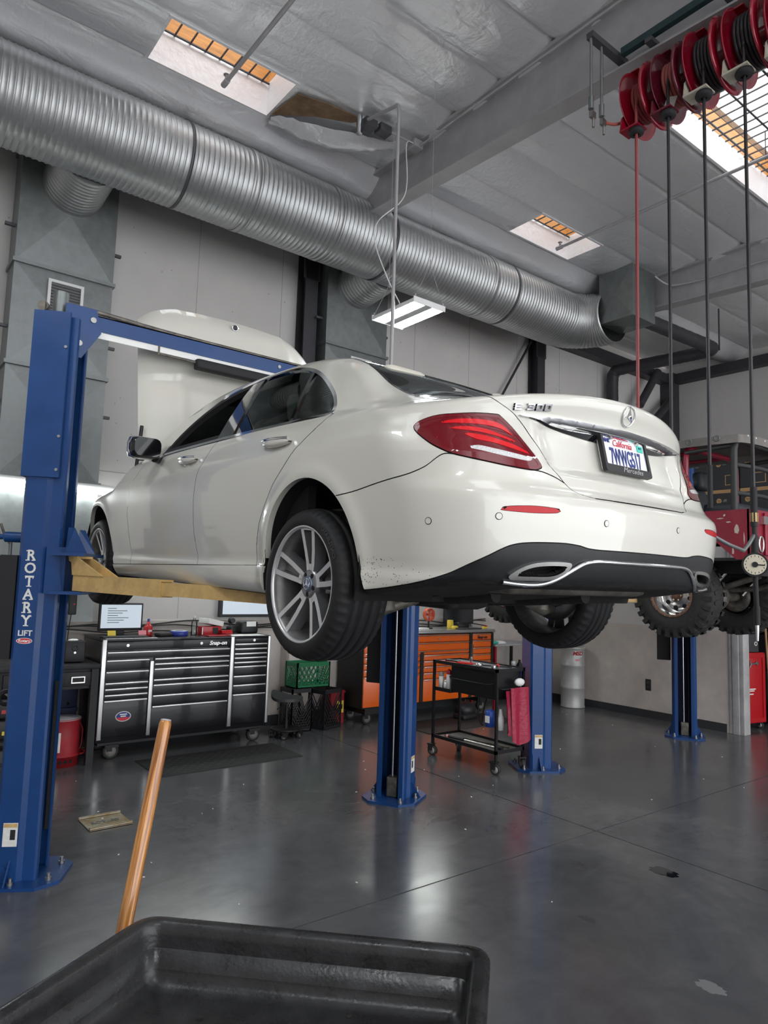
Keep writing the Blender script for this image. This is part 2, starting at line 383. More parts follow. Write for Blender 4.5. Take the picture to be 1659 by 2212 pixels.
def bodyF(x, y, z):
    ax = np.abs(x)
    up = np.clip((z - .93) / .12, 0, 1); up = up*up*(3 - 2*up)
    w = W_Z(z) - W_TAPER(y)*(1 - .3*up) - G_TAPER(y)*up
    for hy, hz in ((1.115, .345), (4.075, .345)):                    # wheel arch lips
        d = np.hypot(y - hy, z - hz)
        w = w + .013*np.exp(-((d - .375)/.045)**2)
    lat = (ax - w) * .93
    rr = R_Z(z) + (.085 + .10*np.clip((z - .76)/.18, 0, 1))*(ax/.8)**2 + .10*(ax/.86)**7
    s = np.clip((.50 - ax)/.10, 0, 1)*np.clip((z - .70)/.05, 0, 1)*np.clip((.925 - z)/.03, 0, 1)   # plate recess in the boot lid
    rr = rr + .026*s*s*(3 - 2*s)
    rear = (rr - y) * .97
    fr = y - (F_Z(z) - .16*(ax/.8)**2 - .2*(ax/.88)**6)
    cr = .05 + .13*np.clip((y - 3.3)/.4, 0, 1) + .15*np.clip((1.15 - y)/.5, 0, 1)
    top = (z - T_Y(y) + cr*ax**2) * .93
    bot = B_Y(y) - z
    f = smax(lat, rear, .16)
    f = smax(f, fr, .2)
    f = smax(f, top, .05)
    return smax(f, bot, .03)
def bodyN(V):
    e = 2e-3; g = np.zeros_like(V)
    for i in range(3):
        d = np.zeros(3); d[i] = e
        g[:, i] = bodyF(*(V + d).T) - bodyF(*(V - d).T)
    return g / np.maximum(np.linalg.norm(g, axis=1), 1e-9)[:, None]
# ---------------------------------------------------------------- surface extraction and splitting
def surface_nets(F, lo, hi, h):
    ax = [np.arange(lo[i], hi[i] + h, h) for i in range(3)]
    X, Y, Z = np.meshgrid(*ax, indexing='ij', sparse=True)
    val = np.concatenate([F(*np.broadcast_arrays(X, Y[:, j:j+40], Z)) for j in range(0, len(ax[1]), 40)], axis=1)
    neg = val < 0
    n0, n1, n2 = (len(a) - 1 for a in ax)
    cnt = np.zeros((n0, n1, n2), np.int8)
    for dx in (0,1):
        for dy in (0,1):
            for dz in (0,1): cnt += neg[dx:n0+dx, dy:n1+dy, dz:n2+dz]
    act = (cnt > 0) & (cnt < 8)
    idx = -np.ones(act.shape, np.int64); idx[act] = np.arange(act.sum())
    c = np.argwhere(act)
    V = np.stack([ax[i][c[:, i]] + h/2 for i in range(3)], 1)
    faces = []
    for a in range(3):
        b, d = (a+1) % 3, (a+2) % 3
        sl0 = [slice(None)]*3; sl1 = [slice(None)]*3; sl0[a] = slice(0, -1); sl1[a] = slice(1, None)
        ch = neg[tuple(sl0)] != neg[tuple(sl1)]
        e = np.argwhere(ch)
        e = e[(e[:, b] > 0) & (e[:, d] > 0) & (e[:, b] < act.shape[b]) & (e[:, d] < act.shape[d])]
        q = []
        for ob, od in ((-1,-1), (0,-1), (0,0), (-1,0)):
            k = e.copy(); k[:, b] += ob; k[:, d] += od; q.append(idx[k[:, 0], k[:, 1], k[:, 2]])
        q = np.stack(q, 1); s = neg[e[:, 0], e[:, 1], e[:, 2]]
        q[~s] = q[~s][:, ::-1]; faces.append(q)
    Q = np.concatenate(faces)
    def project(V, it):
        for _ in range(it):
            f = F(*V.T); g = np.zeros_like(V); e = 1e-3
            for i in range(3):
                d = np.zeros(3); d[i] = e; g[:, i] = (F(*(V+d).T) - f)/e
            V = V - np.clip(f/np.maximum((g*g).sum(1), .2), -h, h)[:, None]*g
        return V
    V = project(V, 4)
    E = np.concatenate([Q[:, [0,1]], Q[:, [1,2]], Q[:, [2,3]], Q[:, [3,0]]])
    for _ in range(4):                                               # even the quads out
        S = np.zeros_like(V); k = np.zeros(len(V))
        for a, b in ((0,1), (1,0)):
            for j in range(3): S[:, j] += np.bincount(E[:, a], V[E[:, b], j], len(V))
            k += np.bincount(E[:, a], minlength=len(V))
        V = project(.4*V + .6*S/np.maximum(k, 1)[:, None], 2)
    return V, np.concatenate([Q[:, [0,1,2]], Q[:, [0,2,3]]])
def split(V, T, s):
    """cut triangles along s = 0 -> V2, T(s<0), T(s>0)"""
    s = np.where(np.abs(s) < 1e-9, 1e-9, s); sg = s > 0; k = sg[T].sum(1)
    neg, pos = [T[k == 0]], [T[k == 3]]
    M_ = T[(k == 1) | (k == 2)]
    if len(M_) == 0: return V, neg[0], pos[0]
    km = sg[M_].sum(1)
    lone = np.where(km[:, None] == 1, sg[M_], ~sg[M_]).argmax(1); r = np.arange(len(M_))
    a, b, c = M_[r, lone], M_[r, (lone+1) % 3], M_[r, (lone+2) % 3]
    ed = np.concatenate([np.stack([a, b], 1), np.stack([a, c], 1)]); ed.sort(1)
    key = ed[:, 0]*len(V) + ed[:, 1]; u, inv = np.unique(key, return_inverse=True)
    p, q = u // len(V), u % len(V); t = s[p]/(s[p]-s[q])
    V2 = np.concatenate([V, V[p] + (V[q]-V[p])*t[:, None]])
    n = len(a); ab, ac = len(V) + inv[:n], len(V) + inv[n:]
    one = np.stack([a, ab, ac], 1); two = np.concatenate([np.stack([ab, b, c], 1), np.stack([ab, c, ac], 1)]); l2 = np.concatenate([km, km])
    neg += [one[km == 2], two[l2 == 1]]; pos += [one[km == 1], two[l2 == 2]]
    return V2, np.concatenate(neg), np.concatenate(pos)
def sdf(poly, a, b):
    """signed distance to a closed polygon, negative inside"""
    P = np.array(poly, float); Q = np.roll(P, -1, 0); d = np.full(a.shape, 1e9); ins = np.zeros(a.shape, bool)
    for (x0, y0), (x1, y1) in zip(P, Q):
        ex, ey = x1-x0, y1-y0; t = np.clip(((a-x0)*ex + (b-y0)*ey)/(ex*ex+ey*ey+1e-12), 0, 1)
        d = np.minimum(d, np.hypot(a-x0-t*ex, b-y0-t*ey))
        if y0 != y1: ins ^= ((y0 > b) != (y1 > b)) & (a < (x1-x0)*(b-y0)/(y1-y0) + x0)
    return np.where(ins, -d, d)
def smooth_poly(pts, n=5, corners=()):
    """closed Catmull-Rom through pts"""
    P = [np.array(p, float) for p in pts]; N = len(P); out = []
    for i in range(N):
        a, b, c, d = P[i-1], P[i], P[(i+1) % N], P[(i+2) % N]
        if i in corners: a = b
        if (i+1) % N in corners: d = c
        for k in range(n):
            t = k/n; out.append(tuple(.5*(2*b+(c-a)*t+(2*a-5*b+4*c-d)*t*t+(3*b-a-3*c+d)*t**3)))
    return out
def compact(V, T):
    u, inv = np.unique(T, return_inverse=True); return V[u], inv.reshape(T.shape)
def npmesh(name, V, T, mat, parent, N=None):
    me = bpy.data.meshes.new(name); me.vertices.add(len(V)); me.vertices.foreach_set('co', np.asarray(V, np.float32).ravel())
    me.loops.add(len(T)*3); me.loops.foreach_set('vertex_index', np.asarray(T, np.int32).ravel())
    me.polygons.add(len(T)); me.polygons.foreach_set('loop_start', np.arange(0, len(T)*3, 3, dtype=np.int32))
    me.update(calc_edges=True); me.validate()
    me.polygons.foreach_set('use_smooth', np.ones(len(me.polygons), bool))
    if N is not None and len(me.vertices) == len(N): me.normals_split_custom_set_from_vertices(np.asarray(N, np.float32).tolist())
    return link(name, me, mat, parent)
def panel(name, V, T, mat, parent, off=0., wall=None):
    """part of the body skin; wall: give it thickness by walls going from off to wall"""
    V, T = compact(V, T)
    if len(T) == 0: return None
    N = bodyN(V); top = V + N*off
    if wall is None: return npmesh(name, top, T, mat, parent, N)
    e = np.concatenate([T[:, [0,1]], T[:, [1,2]], T[:, [2,0]]]); se = np.sort(e, 1)
    u, inv, c = np.unique(se[:, 0]*len(V)+se[:, 1], return_inverse=True, return_counts=True)
    B = e[c[inv] == 1]; n = len(V)
    lo = V + N*wall; i = np.unique(B); mp = -np.ones(n, int); mp[i] = np.arange(len(i))
    VV = np.concatenate([top, top[i], lo[i]]); a, b = mp[B[:, 0]]+n, mp[B[:, 1]]+n; k = len(i)
    W = np.concatenate([np.stack([b, a, a+k], 1), np.stack([b, a+k, b+k], 1)])
    return npmesh(name, VV, np.concatenate([T, W]), mat, parent)
def surf_y(x, z):
    a, b = -.2, 1.2
    for _ in range(40):
        m_ = (a+b)/2
        if bodyF(x, m_, z) < 0: b = m_
        else: a = m_
    return a
def surf_x(y, z, side=-1):
    a, b = 1.2, .1
    for _ in range(40):
        m_ = (a+b)/2
        if bodyF(m_, y, z) < 0: b = m_
        else: a = m_
    return side*a
# ---------------------------------------------------------------- the white saloon on the near lift
M('car_paint', (.67,.652,.585), .3, 0, coat=1., spec=.5)
M('car_gap', (.01,.01,.01), .8)
M('car_black', (.014,.015,.017), .32, 0, spec=.45, var=.2, vscale=30)
M('piano_black', (.006,.006,.008), .08, coat=1.)
M('chrome', (.86,.87,.88), .07, 1.)
M('satin_chrome', (.62,.61,.59), .25, 1.)
M('under_dark', (.018,.017,.016), .75, var=.5, vscale=14, bump=.3, bscale=30)
M('under_metal', (.16,.145,.125), .5, .5, var=.5, vscale=12)
M('liner', (.008,.008,.008), .9)
M('lamp_dark', (.15,.002,.007), .06, coat=1.)
M('lamp_red', (.70,.006,.012), .1, coat=1., emis=(1,.02,.02), estr=.0)
M('lamp_clear', (.78,.78,.78), .12, .2, coat=1., bump=.6, bscale=160)
M('reflector_red', (.50,.006,.012), .3, coat=.15, spec=.3, bump=.15, bscale=300)
M('cream_leather', (.62,.58,.50), .5)
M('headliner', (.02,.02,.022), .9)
def car_glass(name, tint, mixf=.1):
    m = bpy.data.materials.new(name); m.use_nodes = True; MAT[name] = m; nt = m.node_tree; n = nt.nodes; n.clear()
    o = n.new('ShaderNodeOutputMaterial'); mx = n.new('ShaderNodeMixShader'); t = n.new('ShaderNodeBsdfTransparent'); g = n.new('ShaderNodeBsdfGlossy')
    t.inputs[0].default_value = (*tint, 1); g.inputs[0].default_value = (.9,.95,.95,1); g.inputs['Roughness'].default_value = .01
    fr = n.new('ShaderNodeFresnel'); fr.inputs[0].default_value = 1.5
    nt.links.new(fr.outputs[0], mx.inputs[0]); nt.links.new(t.outputs[0], mx.inputs[1]); nt.links.new(g.outputs[0], mx.inputs[2]); nt.links.new(mx.outputs[0], o.inputs[0])
    return m
car_glass('side_glass', (.30,.36,.35)); car_glass('rear_glass', (.14,.17,.17)); car_glass('clear_glass', (.9,.93,.92))
CAR_TH = .028; CAR_PIV = (0, 1.144, .34); CAR_OFF = (-.18, -3.655, 1.642)
_c, _s = math.cos(CAR_TH), math.sin(CAR_TH)
car = thing('saloon_car', 'white four-door saloon car raised high on the blue lift with its hood open', 'car')
car.location = (CAR_OFF[0], CAR_OFF[1] + CAR_PIV[1] - (_c*CAR_PIV[1] - _s*CAR_PIV[2]), CAR_OFF[2] + CAR_PIV[2] - (_s*CAR_PIV[1] + _c*CAR_PIV[2]))
car.rotation_euler = (CAR_TH, 0, 0)
def build_car_body():
    V, T = surface_nets(bodyF, (-1.0, 0., .10), (1.0, 4.98, 1.52), CAR_H)
    gaps = []
    def cut(s): return split(V, T, s)
    def take(field, g=.0022):
        """remove the region field<0 with a shut line round it; returns its triangles"""
        nonlocal V, T
        V, ins, T = split(V, T, field(V) + g)
        V, gp, T = split(V, T, field(V) - g)
        gaps.append(gp); return ins
    # wheel arches and underside
    def arch(V):
        d = np.full(len(V), 1e9)
        for hy, wf, wr in ((1.115, 1.50, .665), (4.075, 4.47, 3.62)):
            c = np.hypot(V[:, 1]-hy, V[:, 2]-.345) - .357
            pl = sdf([(hy+.357, .40), (wf, .12), (wr, .12), (hy-.357, .40), (hy-.2, .5), (hy+.2, .5)] if hy < 2 else
                     [(hy+.357, .40), (wf, .12), (wr, .12), (hy-.357, .40), (hy-.2, .5), (hy+.2, .5)], V[:, 1], V[:, 2])
            d = np.minimum(d, np.minimum(c, pl))
        return np.maximum(d, .5 - np.abs(V[:, 0]))
    V, _, T = split(V, T, arch(V))
    V, und, T = split(V, T, np.maximum(V[:, 2] - B_Y(V[:, 1]) - .012, np.abs(V[:, 0]) - 2))
    panel('underbody', V, und, 'under_dark', car)
    # the hood is open: the skin over the engine bay is left out
    V, bay, T = split(V, T, np.maximum.reduce([3.72 - V[:, 1], np.abs(V[:, 0]) - .80 + .10*np.clip(V[:, 1]-4.1, 0, 1), .60 - V[:, 2], V[:, 1] - 4.72]))
    # side windows
    dlo = smooth_poly([(3.10,.992),(2.212,.996),(1.538,.988),(1.135,.978),(1.085,.992),(1.165,1.091),(1.298,1.185),(1.46,1.275),(1.64,1.342),(1.85,1.388),(2.10,1.409),(2.38,1.404),(2.62,1.362),(2.844,1.265),(3.00,1.14)], 4, corners=(0, 3, 4))
    V, win, T = split(V, T, np.maximum(sdf(dlo, V[:, 1], V[:, 2]), .40 - np.abs(V[:, 0])))
    d = lambda V: sdf(dlo, V[:, 1], V[:, 2])
    for sd, nm in ((-1, 'left'), (1, 'right')):
        w = win[(V[win[:, 0], 0]*sd > 0)]
        V, inner, trim = split(V, w, d(V) + .017)
        panel('window_trim', V, trim, 'chrome', car, .003, -.006)
        lin = lambda V, a, b: ((V[:, 1]-a[0])*(b[1]-a[1]) - (V[:, 2]-a[1])*(b[0]-a[0]))/math.hypot(b[0]-a[0], b[1]-a[1])
        V, rearp, front = split(V, inner, lin(V, (2.245,.98), (2.335,1.40)))
        V, rear, pill = split(V, rearp, lin(V, (2.045,.98), (2.20,1.40)))
        panel('pillar_cover', V, pill, 'piano_black', car, .001, -.02)
        V, r1, r2 = split(V, rear, lin(V, (1.442,1.0), (1.555,1.30)))
        V, quarter, div1 = split(V, r1, lin(V, (1.427,1.0), (1.540,1.30)))
        V, div2, door = split(V, r2, lin(V, (1.457,1.0), (1.570,1.30)))
        panel('window_divider', V, np.concatenate([div1, div2]), 'piano_black', car, .002, -.01)
        panel('quarter_window', V, quarter, 'side_glass', car, -.006)
        panel('rear_door_window', V, door, 'side_glass', car, -.006)
        # the front window is wound most of the way down: a dark frame and the glass edge low in it
        V, gl, fr_ = split(V, front, V[:, 2] - 1.055 - .05*(V[:, 1]-2.2))
        V, hole, seal = split(V, np.concatenate([gl, fr_]), d(V) + .045)
        panel('window_seal', V, seal, 'headliner', car, 0, -.03)
    # rear window
    xe = tab([(.5,.66),(.8,.645),(1.0,.625),(1.2,.60),(1.4,.565),(1.7,.50)])
    rw = lambda V: np.maximum.reduce([np.abs(V[:, 0]) - xe(V[:, 1]), .795 - .13*V[:, 0]**2 - V[:, 1] + .0, V[:, 1] - 1.60 + .12*V[:, 0]**2, 1.0 - V[:, 2]])
    V, rwin, T = split(V, T, rw(V))
    V, rg, rt = split(V, rwin, rw(V) + .016)
    panel('rear_window', V, rg, 'rear_glass', car, -.003); panel('rear_window_trim', V, rt, 'piano_black', car, .001)
    # windscreen
    ws = lambda V: np.maximum.reduce([np.abs(V[:, 0]) - .62 - .10*(V[:, 1]-2.9), 2.93 - V[:, 1] + .1*V[:, 0]**2, V[:, 1] - 3.70 + .12*V[:, 0]**2, 1.0 - V[:, 2]])
    V, wsc, T = split(V, T, ws(V)); panel('windscreen', V, wsc, 'clear_glass', car)
    # tail lamps
    tt = lambda V: np.abs(V[:, 0]) + V[:, 1]
    lamp = smooth_poly([(1.365,.855),(1.272,.893),(1.121,.906),(1.027,.911),(.940,.912),(.873,.869),(.805,.813),(.722,.738),(.729,.720),(.769,.712),(.882,.716),(.987,.725),(1.086,.736),(1.184,.753),(1.288,.794)], 4, corners=(4,))
    lf = lambda V: np.maximum(sdf(lamp, tt(V), V[:, 2]), V[:, 1] - .85)
    lam = take(lf)
    for sd in (-1, 1):
        w = lam[V[lam[:, 0], 0]*sd > 0]
        root = None
        V, inn, rim = split(V, w, lf(V) + .014)
        root = panel('tail_lamp', V, rim, 'lamp_dark', car, .003, -.02)
        white = smooth_poly([(1.085,.772),(1.04,.783),(.99,.779),(.88,.768),(.775,.757),(.768,.749),(.80,.744),(.90,.751),(1.0,.761)], 4)
        V, wh, inn = split(V, inn, sdf(white, tt(V), V[:, 2]))
        panel('reversing_light', V, wh, 'lamp_clear', root, .002, -.01)
        # light guide bars that sweep across the lens
        bars = [smooth_poly([(1.24,.864),(1.15,.881),(1.02,.885),(.93,.874),(.86,.832),(.84,.820),(.93,.856),(1.03,.866),(1.14,.866)], 4),
                smooth_poly([(1.20,.846),(1.10,.854),(1.0,.848),(.90,.826),(.85,.812),(.87,.811),(.95,.826),(1.04,.836),(1.12,.840)], 4),
                smooth_poly([(1.11,.826),(1.02,.824),(.90,.806),(.84,.792),(.775,.768),(.86,.781),(.96,.797),(1.05,.806)], 4),
                smooth_poly([(1.25,.818),(1.20,.790),(1.12,.768),(1.10,.765),(1.17,.779),(1.24,.806)], 4)]
        fld = np.full(len(V), 1e9)
        for b in bars: fld = np.minimum(fld, sdf(b, tt(V), V[:, 2]))
        V, red, inn = split(V, inn, fld)
        panel('light_guide', V, red, 'lamp_red', root, .0035, -.01)
        panel('lens', V, inn, 'lamp_dark', root, .002)
    # bumper reflectors
    refl = smooth_poly([(.932,.561),(.883,.571),(.749,.579),(.628,.576),(.632,.567),(.66,.560),(.77,.554),(.904,.555)], 4)
    rf = take(lambda V: np.maximum(sdf(refl, tt(V), V[:, 2]), V[:, 1] - .6), .0007)
    for sd in (-1, 1): panel('bumper_reflector', V, rf[V[rf[:, 0], 0]*sd > 0], 'reflector_red', car, .0, -.01)
    # black lower bumper
    zd = tab([(-.1,.448),(.25,.447),(.40,.446),(.464,.448),(.52,.456),(.60,.460),(.718,.457),(.80,.452),(.86,.443),(.92,.424),(.96,.408),(1.066,.37),(1.162,.336),(1.356,.293),(1.62,.258),(2.4,.2)])
    df = take(lambda V: np.maximum(V[:, 2] - zd(tt(V)), V[:, 1] - .80))
    ex = smooth_poly([(-.660,.333),(-.640,.362),(-.590,.385),(-.52,.395),(-.43,.396),(-.415,.386),(-.44,.355),(-.485,.336),(-.56,.331)], 4)
    exf = lambda V: sdf([(-a, b) for a, b in ex], np.abs(V[:, 0]), V[:, 2])
    V, hole, df = split(V, df, np.maximum(exf(V), V[:, 1] - .5))
    panel('lower_bumper', V, df, 'car_black', car, 0., -.012)
    V, pocket, tip = split(V, hole, exf(V) + .013)
    for sd in (-1, 1):
        r_ = panel('exhaust_trim', V, tip[V[tip[:, 0], 0]*sd > 0], 'satin_chrome', car, .010, -.03)
        panel('exhaust_opening', V, pocket[V[pocket[:, 0], 0]*sd > 0], 'liner', r_, -.05, 0.)
    # boot lid, chrome bar
    xl = tab([(.60,.20),(.630,.30),(.645,.372),(.665,.395),(.694,.417),(.80,.481),(.917,.553),(.973,.634),(1.06,.66),(1.2,.66)])
    lid = take(lambda V: np.maximum.reduce([np.abs(V[:, 0]) - xl(V[:, 2]), V[:, 1] - .79 + .1*V[:, 0]**2, .632 - V[:, 2]]))
    bar = [(-.548,.921),(-.46,.925),(-.34,.929),(-.2,.932),(0,.934),(.2,.932),(.34,.929),(.46,.925),(.548,.921),(.53,.916),(.42,.911),(.33,.903),(.2,.897),(0,.894),(-.2,.897),(-.33,.903),(-.42,.911),(-.53,.916)]
    V, bt, lid = split(V, lid, np.maximum(sdf(bar, V[:, 0], V[:, 2]), V[:, 1] - .5))
    lo = panel('boot_lid', V, lid, 'car_paint', car)
    panel('chrome_bar', V, bt, 'chrome', lo, .013, -.004)
    grip = [(-.36,.9035),(-.2,.8965),(0,.8935),(.2,.8965),(.36,.9035),(.30,.888),(.15,.876),(0,.874),(-.15,.876),(-.30,.888)]
    # rear bumper
    zb = tab([(-.1,.631),(.3,.631),(.40,.640),(.56,.668),(.66,.70),(.73,.712),(.80,.714),(.987,.727),(1.086,.738),(1.19,.748),(1.299,.699),(1.379,.677),(1.505,.659),(1.824,.615),(2.4,.6)])
    bu = take(lambda V: np.maximum(V[:, 2] - zb(tt(V)), V[:, 1] - .95))
    panel('rear_bumper', V, bu, 'car_paint', car)
    # doors and side skirt
    zs = lambda V: .277 + (3.65 - V[:, 1])*.0242
    sk = take(lambda V: np.maximum.reduce([V[:, 2] - zs(V), 1.40 - V[:, 1], V[:, 1] - 3.80]))
    for sd in (-1, 1): panel('side_skirt', V, sk[V[sk[:, 0], 0]*sd > 0], 'car_paint', car, .006, -.01)
    rd = [(2.215,1.0),(2.255,.91),(2.29,.78),(2.305,.65),(2.30,.48),(2.235,.20),(1.578,.20),(1.58,.33),(1.575,.416),(1.535,.52),(1.48,.596),(1.40,.693),(1.284,.792),(1.19,.88),(1.10,.945),(1.075,.99)]
    fd = [(2.215,1.0),(2.255,.91),(2.29,.78),(2.305,.65),(2.30,.48),(2.235,.20),(3.34,.20),(3.38,.42),(3.42,.62),(3.40,.82),(3.30,.985)]
    for poly, nm in ((rd, 'rear_door'), (fd, 'front_door')):
        dd = take(lambda V: np.maximum.reduce([sdf(poly, V[:, 1], V[:, 2]), V[:, 2] - .995, .5 - np.abs(V[:, 0])]))
        for sd in (-1, 1): panel(nm, V, dd[V[dd[:, 0], 0]*sd > 0], 'car_paint', car)
    panel('body_shell', V, T, 'car_paint', car)
    panel('shut_lines', V, np.concatenate(gaps), 'car_gap', car, -.004)
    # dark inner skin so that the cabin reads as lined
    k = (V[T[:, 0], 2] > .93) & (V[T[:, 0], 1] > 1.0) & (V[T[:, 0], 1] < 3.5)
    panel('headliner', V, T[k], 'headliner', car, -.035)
build_car_body()
M('tyre', (.012,.012,.013), .62, var=.25, vscale=40)
M('alloy', (.74,.74,.75), .30, .65)
M('alloy_grey', (.30,.30,.31), .32, .8)
M('barrel', (.16,.155,.15), .45, .6, var=.3, vscale=12)
M('disc', (.42,.42,.43), .35, .9)
M('decal_blue', (.02,.05,.22), .3)
M('white_paint', (.85,.85,.83), .4)
M('plate_white', (.82,.83,.85), .35)
M('plate_navy', (.015,.03,.20), .4)
M('plate_red', (.65,.02,.05), .4)
M('sticker_green', (.05,.55,.42), .4)
M('dark_grey', (.05,.05,.055), .5)
def star_poly(r, cx=0, cy=0):
    p = []
    for i in range(6):
        a = PI/2 + i*PI/3; q = r if i % 2 == 0 else r*.17; p.append((cx+q*math.cos(a), cy+q*math.sin(a)))
    return p
M('cap_blue', (.16,.19,.28), .3, .5)
def make_wheel(parent):
    w = .128
    prof = [(.236,w-.012),(.250,w-.002),(.272,w),(.292,w-.006),(.306,w-.018),(.314,w-.034)]
    tread = []
    for g0 in (.066, .022):
        tread += [(.3195,g0+.006),(.312,g0+.0045),(.312,g0-.0045),(.3205,g0-.006)]
    prof += tread + [(r, -h) for r, h in reversed(tread)] + [(r, -h) for r, h in reversed(prof[:6])]
    b = MB(); n = 150; b.lathe([(r, -h) for r, h in prof], axis='X', n=n); K = len(prof)
    for i in range(n):
        if i % 3 == 0:
            for k in (4, 5, K-6, K-5):
                x, y, z = b.v[i*K+k]; b.v[i*K+k] = (x, y*.975, z*.975)
    ty = b.build('wheel', 'tyre', parent)
    MB().lathe([(.238,-.122),(.247,-.122),(.2475,-.112),(.236,-.104),(.232,-.110)], axis='X', n=72, closed=True).build('rim_lip', 'alloy', ty)
    MB().lathe([(.236,-.106),(.226,-.098),(.221,-.06),(.212,.0),(.212,.03),(.224,.07),(.231,.10),(.246,.118),(.246,.124)], axis='X', n=60).build('rim_barrel', 'barrel', ty)
    hx = lambda r: -(.074 + .034*max(0, (r-.06)/.18)**1.3)
    hub = MB(); hub.lathe([(.0,-.080),(.045,-.080),(.060,-.076),(.066,-.060),(.066,-.02),(.0,-.02)], axis='X', n=40); hub.build('wheel_hub', 'alloy_grey', ty)
    for k in range(5):
        a = 2*PI*k/5 + PI/2 + .06
        ca, sa = math.cos(a), math.sin(a); P = lambda r, t, h: (h, r*ca - t*sa, r*sa + t*ca)
        sp = MB(); fc = MB()
        for s in (-1, 1):
            c = [(.045,.012),(.085,.019),(.14,.029),(.20,.038),(.240,.043)]
            rows = [[P(r, s*(t-.010), hx(r)), P(r, s*(t+.0125), hx(r)), P(r, s*(t+.022), hx(r)+.05), P(r, s*(t-.010), hx(r)+.045)] for r, t in c]
            v = sum(rows, []); f = []
            for i in range(len(c)-1):
                for j in range(4): f.append((i*4+j, i*4+(j+1) % 4, i*4+4+(j+1) % 4, i*4+4+j))
            f += [(0,1,2,3), (16,19,18,17)]; sp.add(v, f)
            v = []; 
            for r, t in c: v += [P(r, s*(t-.010), hx(r)-.0012), P(r, s*(t+.0125), hx(r)-.0012)]
            fc.add(v, [(2*i, 2*i+1, 2*i+3, 2*i+2) for i in range(len(c)-1)])
        # web between the two arms of the spoke, near the hub and at the rim
        fc.add([P(.045,-.008,hx(.045)-.0012), P(.045,.008,hx(.045)-.0012), P(.085,.013,hx(.085)-.0012), P(.085,-.013,hx(.085)-.0012)], [(0,1,2,3)])
        fc.add([P(.226,-.036,hx(.23)-.0012), P(.226,.036,hx(.23)-.0012), P(.241,.038,hx(.24)-.0012), P(.241,-.038,hx(.24)-.0012)], [(0,1,2,3)])
        sp.add([P(.08,-.014,hx(.08)+.03), P(.08,.014,hx(.08)+.03), P(.235,.03,hx(.235)+.035), P(.235,-.03,hx(.235)+.035)], [(0,1,2,3)])
        sp.build('spoke', 'alloy_grey', ty); fc.build('spoke_face', 'alloy', ty)
        b2 = a + PI/5; q = (0, .043*math.cos(b2), .043*math.sin(b2))
        MB().cyl((-.070, q[1], q[2]), (-.0805, q[1], q[2]), .0105, 12).build('bolt_recess', 'liner', ty)
    cp = MB(); cp.lathe([(0,-.088),(.026,-.088),(.033,-.085),(.034,-.078)], axis='X', n=28); cp.build('centre_cap', 'cap_blue', ty)
    MB().lathe([(.021,-.0895),(.025,-.0895),(.025,-.088),(.021,-.088)], axis='X', n=28, closed=True).build('cap_ring', 'chrome', ty)
    MB().prism([(y, z) for y, z in star_poly(.022)], -.0905, -.088, 'X').build('cap_star', 'chrome', ty)
    d = MB(); d.lathe([(.05,-.01),(.05,-.03),(.075,-.03),(.075,.0),(.165,.0),(.165,.026),(.05,.026)], axis='X', n=48); d.build('brake_disc', 'disc', ty)
    cl = MB(); cl.lathe([(.10,-.02),(.175,-.02),(.175,.045),(.10,.045)], axis='X', n=10, closed=True, a0=-.5, a1=.5); cl.build('brake_caliper', 'under_dark', ty)
    k_ = MB(); k_.box((.09, .0, -.02), (.10, .12, .16), None, .02).cyl((.04,0,0), (.30,0,.02), .05, 14, .035); k_.build('hub_carrier', 'under_metal', ty)
    return ty
wheel = make_wheel(car); wheel.location = (-.783, 1.144, .262)
for x, y, z, rz, rx in ((-.783, 4.085, .287, 0, .9), (.783, 1.144, .262, PI, .4), (.783, 4.085, .287, PI, .2)):
    c = copy_tree(wheel, car); c.location = (x, y, z); c.rotation_euler = (rx, 0, rz)
def wheel_house(hy):
    for s in (-1, 1):
        b = MB(); n = 24; R = .372; pts = []
        for i in range(n+1):
            a = -.35 + (PI+.7)*i/n; pts.append((hy + R*math.cos(a), .345 + R*math.sin(a)))
        v = [(s*.895 if True else 0, y, z) for y, z in pts] + [(s*.50, y, z) for y, z in pts]
        b.add(v, [(i, i+1, n+2+i, n+1+i) for i in range(n)], True)
        b.add([(s*.50, y, z) for y, z in pts] + [(s*.5, hy, .345)], [(i, i+1, n+1) for i in range(n)])
        b.build('wheel_arch_liner', 'liner', car)
        # rolled edge of the arch
        e = MB(); m_ = [(a, .357) for a in np.linspace(.05, PI-.05, 40)]
        v = []
        for a, r in m_:
            y, z = hy + r*math.cos(a), .345 + r*math.sin(a); x = abs(surf_x(y, z)); v += [(s*x, y, z), (s*(x-.03), hy+(r+.004)*math.cos(a), .345+(r+.004)*math.sin(a))]
        e.add(v, [(2*i, 2*i+1, 2*i+3, 2*i+2) for i in range(len(m_)-1)], True); e.build('arch_edge', 'car_paint', car)
wheel_house(1.115); wheel_house(4.075)
